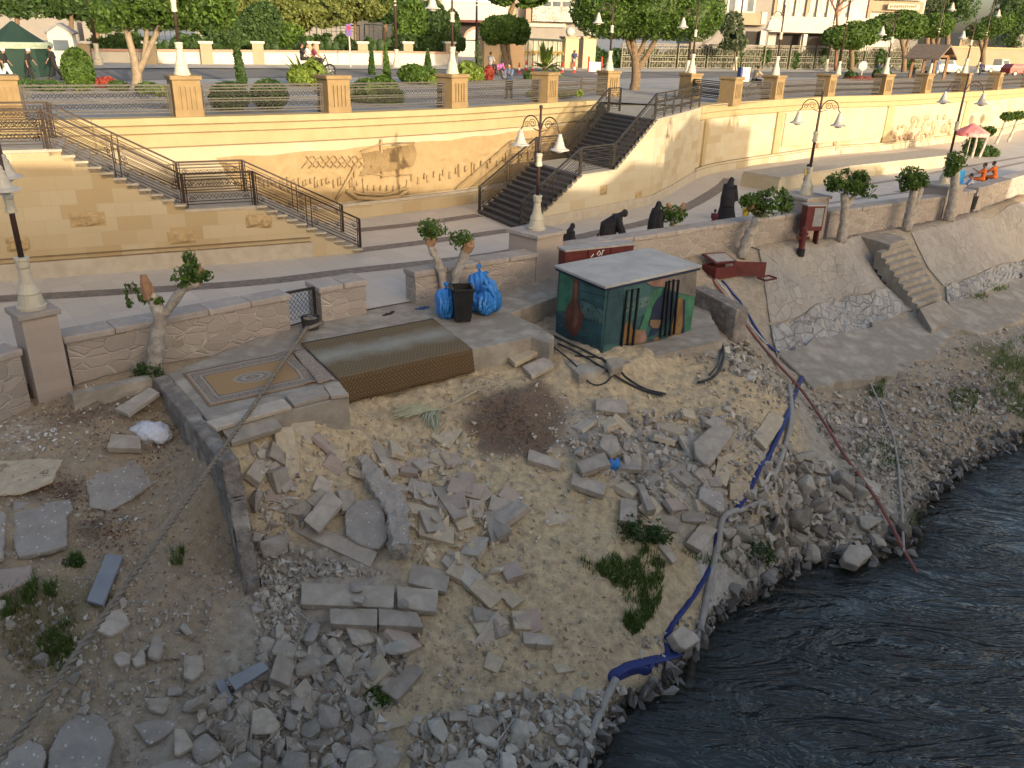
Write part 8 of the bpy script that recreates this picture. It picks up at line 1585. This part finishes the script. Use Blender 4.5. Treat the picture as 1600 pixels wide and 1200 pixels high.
for dx,c,lb in((2,clothm('maroon',(.16,.04,.05)),'front rider of the three on the motorbike, in dark red'),(-8,wh,'middle rider of the three on the motorbike'),(-16,dk,'rear rider of the three on the motorbike, in black')):q=PU(490+dx,119);person(lb,q+Vector((0,0,.95)),rad(-82),1.85,c,dk,seated=True,arms=(.6,.6),elbow=.4,group='three riders on the motorbike',vox=.03)
bike('pink motorbike beside the small gate',776,124,rad(30),simple('pink_paint',(.55,.12,.35)),s_=1.1);q=PU(766,125);person('person in grey sitting on the pink motorbike',q+Vector((0,0,.85)),rad(-40),1.7,gy,dk,seated=True,arms=(.6,.6),elbow=.4,vox=.03)
bike('dark bicycle ridden past the white information board',1180,152,rad(15),M_mtl,'bicycle','bicycle',1.15,False);q=PU(1174,152);person('cyclist in a light brown top seen from behind',q+Vector((0,0,.92)),rad(-70),1.75,clothm('lightbrown',(.34,.28,.20)),dk,seated=True,lean=.3,arms=(.9,.9),elbow=.1,vox=.03)
# ================================================================ THE SHIP the picture is taken from (it shades the bank and mirrors in the water)
M_hull=simple('white_ship_paint',(.72,.72,.70),(.66,.66,.64),1,.4,0,kind='World');M_swin=simple('dark_ship_glass',(.02,.025,.03),(.03,.03,.035),1,.1,0)
M_tint=NT('added_pane_tint');_g=M_tint.n('ShaderNodeBsdfTransparent');_g.inputs[0].default_value=(.12,.115,.11,1);M_tint.l(_g.outputs[0],M_tint.out.inputs[0]);M_tint=M_tint.m  # see-through tint for the added pane that weakens the sun
SH=thing('river_cruiser','white river cruiser moored in front of the bank, below and behind the viewpoint','ship',(5,-8,WZ))
def shp(m_,name,mat,bevel=0):m_.v=[tuple(Vector(v)-Vector((5,-8,WZ))) for v in m_.v];return m_.build(name,mat,SH,bevel=bevel)
ax=Vector((.985,.17,0));ay=Vector((-.17,.985,0));O=Vector((0,-1.1,0))
def sp_(u,v):q=O+ax*u+ay*v;return(q.x,q.y)
mb=MB();mb.prism([sp_(-46,0),sp_(48,0),sp_(58,-5),sp_(62,-7),sp_(58,-9),sp_(48,-14),sp_(-46,-14)],-5.2,-1.2);shp(mb,'hull',M_hull)
mb=MB();mb.prism([sp_(-44,-.25),sp_(46,-.25),sp_(50,-7),sp_(46,-13.7),sp_(-44,-13.7)],-1.2,5.35);shp(mb,'superstructure',M_hull)
mb=MB();mb.prism([sp_(-45,0),sp_(47.5,0),sp_(50,-7),sp_(47.5,-14),sp_(-45,-14)],5.352,5.5);shp(mb,'sun_deck',M_hull)
for lv in(-3.3,-.4,2.3):
 for k in range(24):
  u=-42+k*3.6;wn=MB();wn.prism([sp_(u,.03 if lv<-1.3 else-.22),sp_(u+2.3,.03 if lv<-1.3 else-.22),sp_(u+2.3,-.3),sp_(u,-.3)],lv,lv+1.4);shp(wn,'window',M_swin)
def ss(sx,sy,name,mat,z0,z1,u0,u1,v0=-13,v1=-3):
 m_=MB();m_.prism([sp_(u0,v1),sp_(u1,v1),sp_(u1,v0),sp_(u0,v0)],z0,z1);return shp(m_,name,mat)
ss(0,0,'deck_house',M_hull,5.5,7.9,-30,-9);ss(0,0,'deck_house',M_hull,5.5,8.4,8,27);ss(0,0,'deck_house',M_hull,5.5,9.6,27.2,34);ss(0,0,'wheel_house',M_hull,5.5,12.1,34.2,43,-12,-2);ss(0,0,'fore_deck_house',M_hull,5.5,9.8,43.2,49.5,-11,-3)
ss(0,0,'deck_house',M_hull,5.5,7.6,-8.8,7.8,-13,-6)
mb=MB();wall_mesh([sp_(-16,-2.2),sp_(9,-2.2)],5.5,8.8,.02,mb);shp(mb,'added_dimming_pane',M_tint)  # unseen tinted pane added to dim the sun on the left stair wall
mb=MB()
for k in range(48):
 a=sp_(-46+k*2,-.1);mb.box((a[0],a[1],5.95),(.05,.05,.9))
for z in(5.75,6.0,6.2):mb.bar((*sp_(-46,-.1),z),(*sp_(47,-.1),z),.03)
mb.bar((*sp_(-46,-.1),6.4),(*sp_(47,-.1),6.4),.09,.05);shp(mb,'railing',M_hull)
# ================================================================ LIGHT
SC.render.engine='CYCLES'
w=bpy.data.worlds.new('World');SC.world=w;w.use_nodes=True;nt=w.node_tree
sky=nt.nodes.new('ShaderNodeTexSky');sky.sky_type='NISHITA';sky.sun_disc=False
SUN_AZ=math.atan2(.532,-.847);SUN_EL=rad(10.2)
sky.sun_elevation=SUN_EL;sky.sun_rotation=SUN_AZ;sky.dust_density=4.0;sky.air_density=.8;sky.ozone_density=.4;sky.altitude=50
nt.links.new(sky.outputs[0],nt.nodes['Background'].inputs[0]);nt.nodes['Background'].inputs[1].default_value=.15
sl=bpy.data.lights.new('sun','SUN');sl.energy=2.45;sl.angle=rad(.53);sl.color=(1,.84,.60)
so=bpy.data.objects.new('sun',sl);COL.objects.link(so)
sd=Vector((math.sin(SUN_AZ)*math.cos(SUN_EL),math.cos(SUN_AZ)*math.cos(SUN_EL),math.sin(SUN_EL)))
so.rotation_euler=sd.to_track_quat('Z','Y').to_euler()
SC.view_settings.view_transform='Standard';SC.view_settings.look='None';SC.view_settings.exposure=1.45;SC.view_settings.gamma=1
SC.cycles.max_bounces=6;SC.cycles.transparent_max_bounces=12
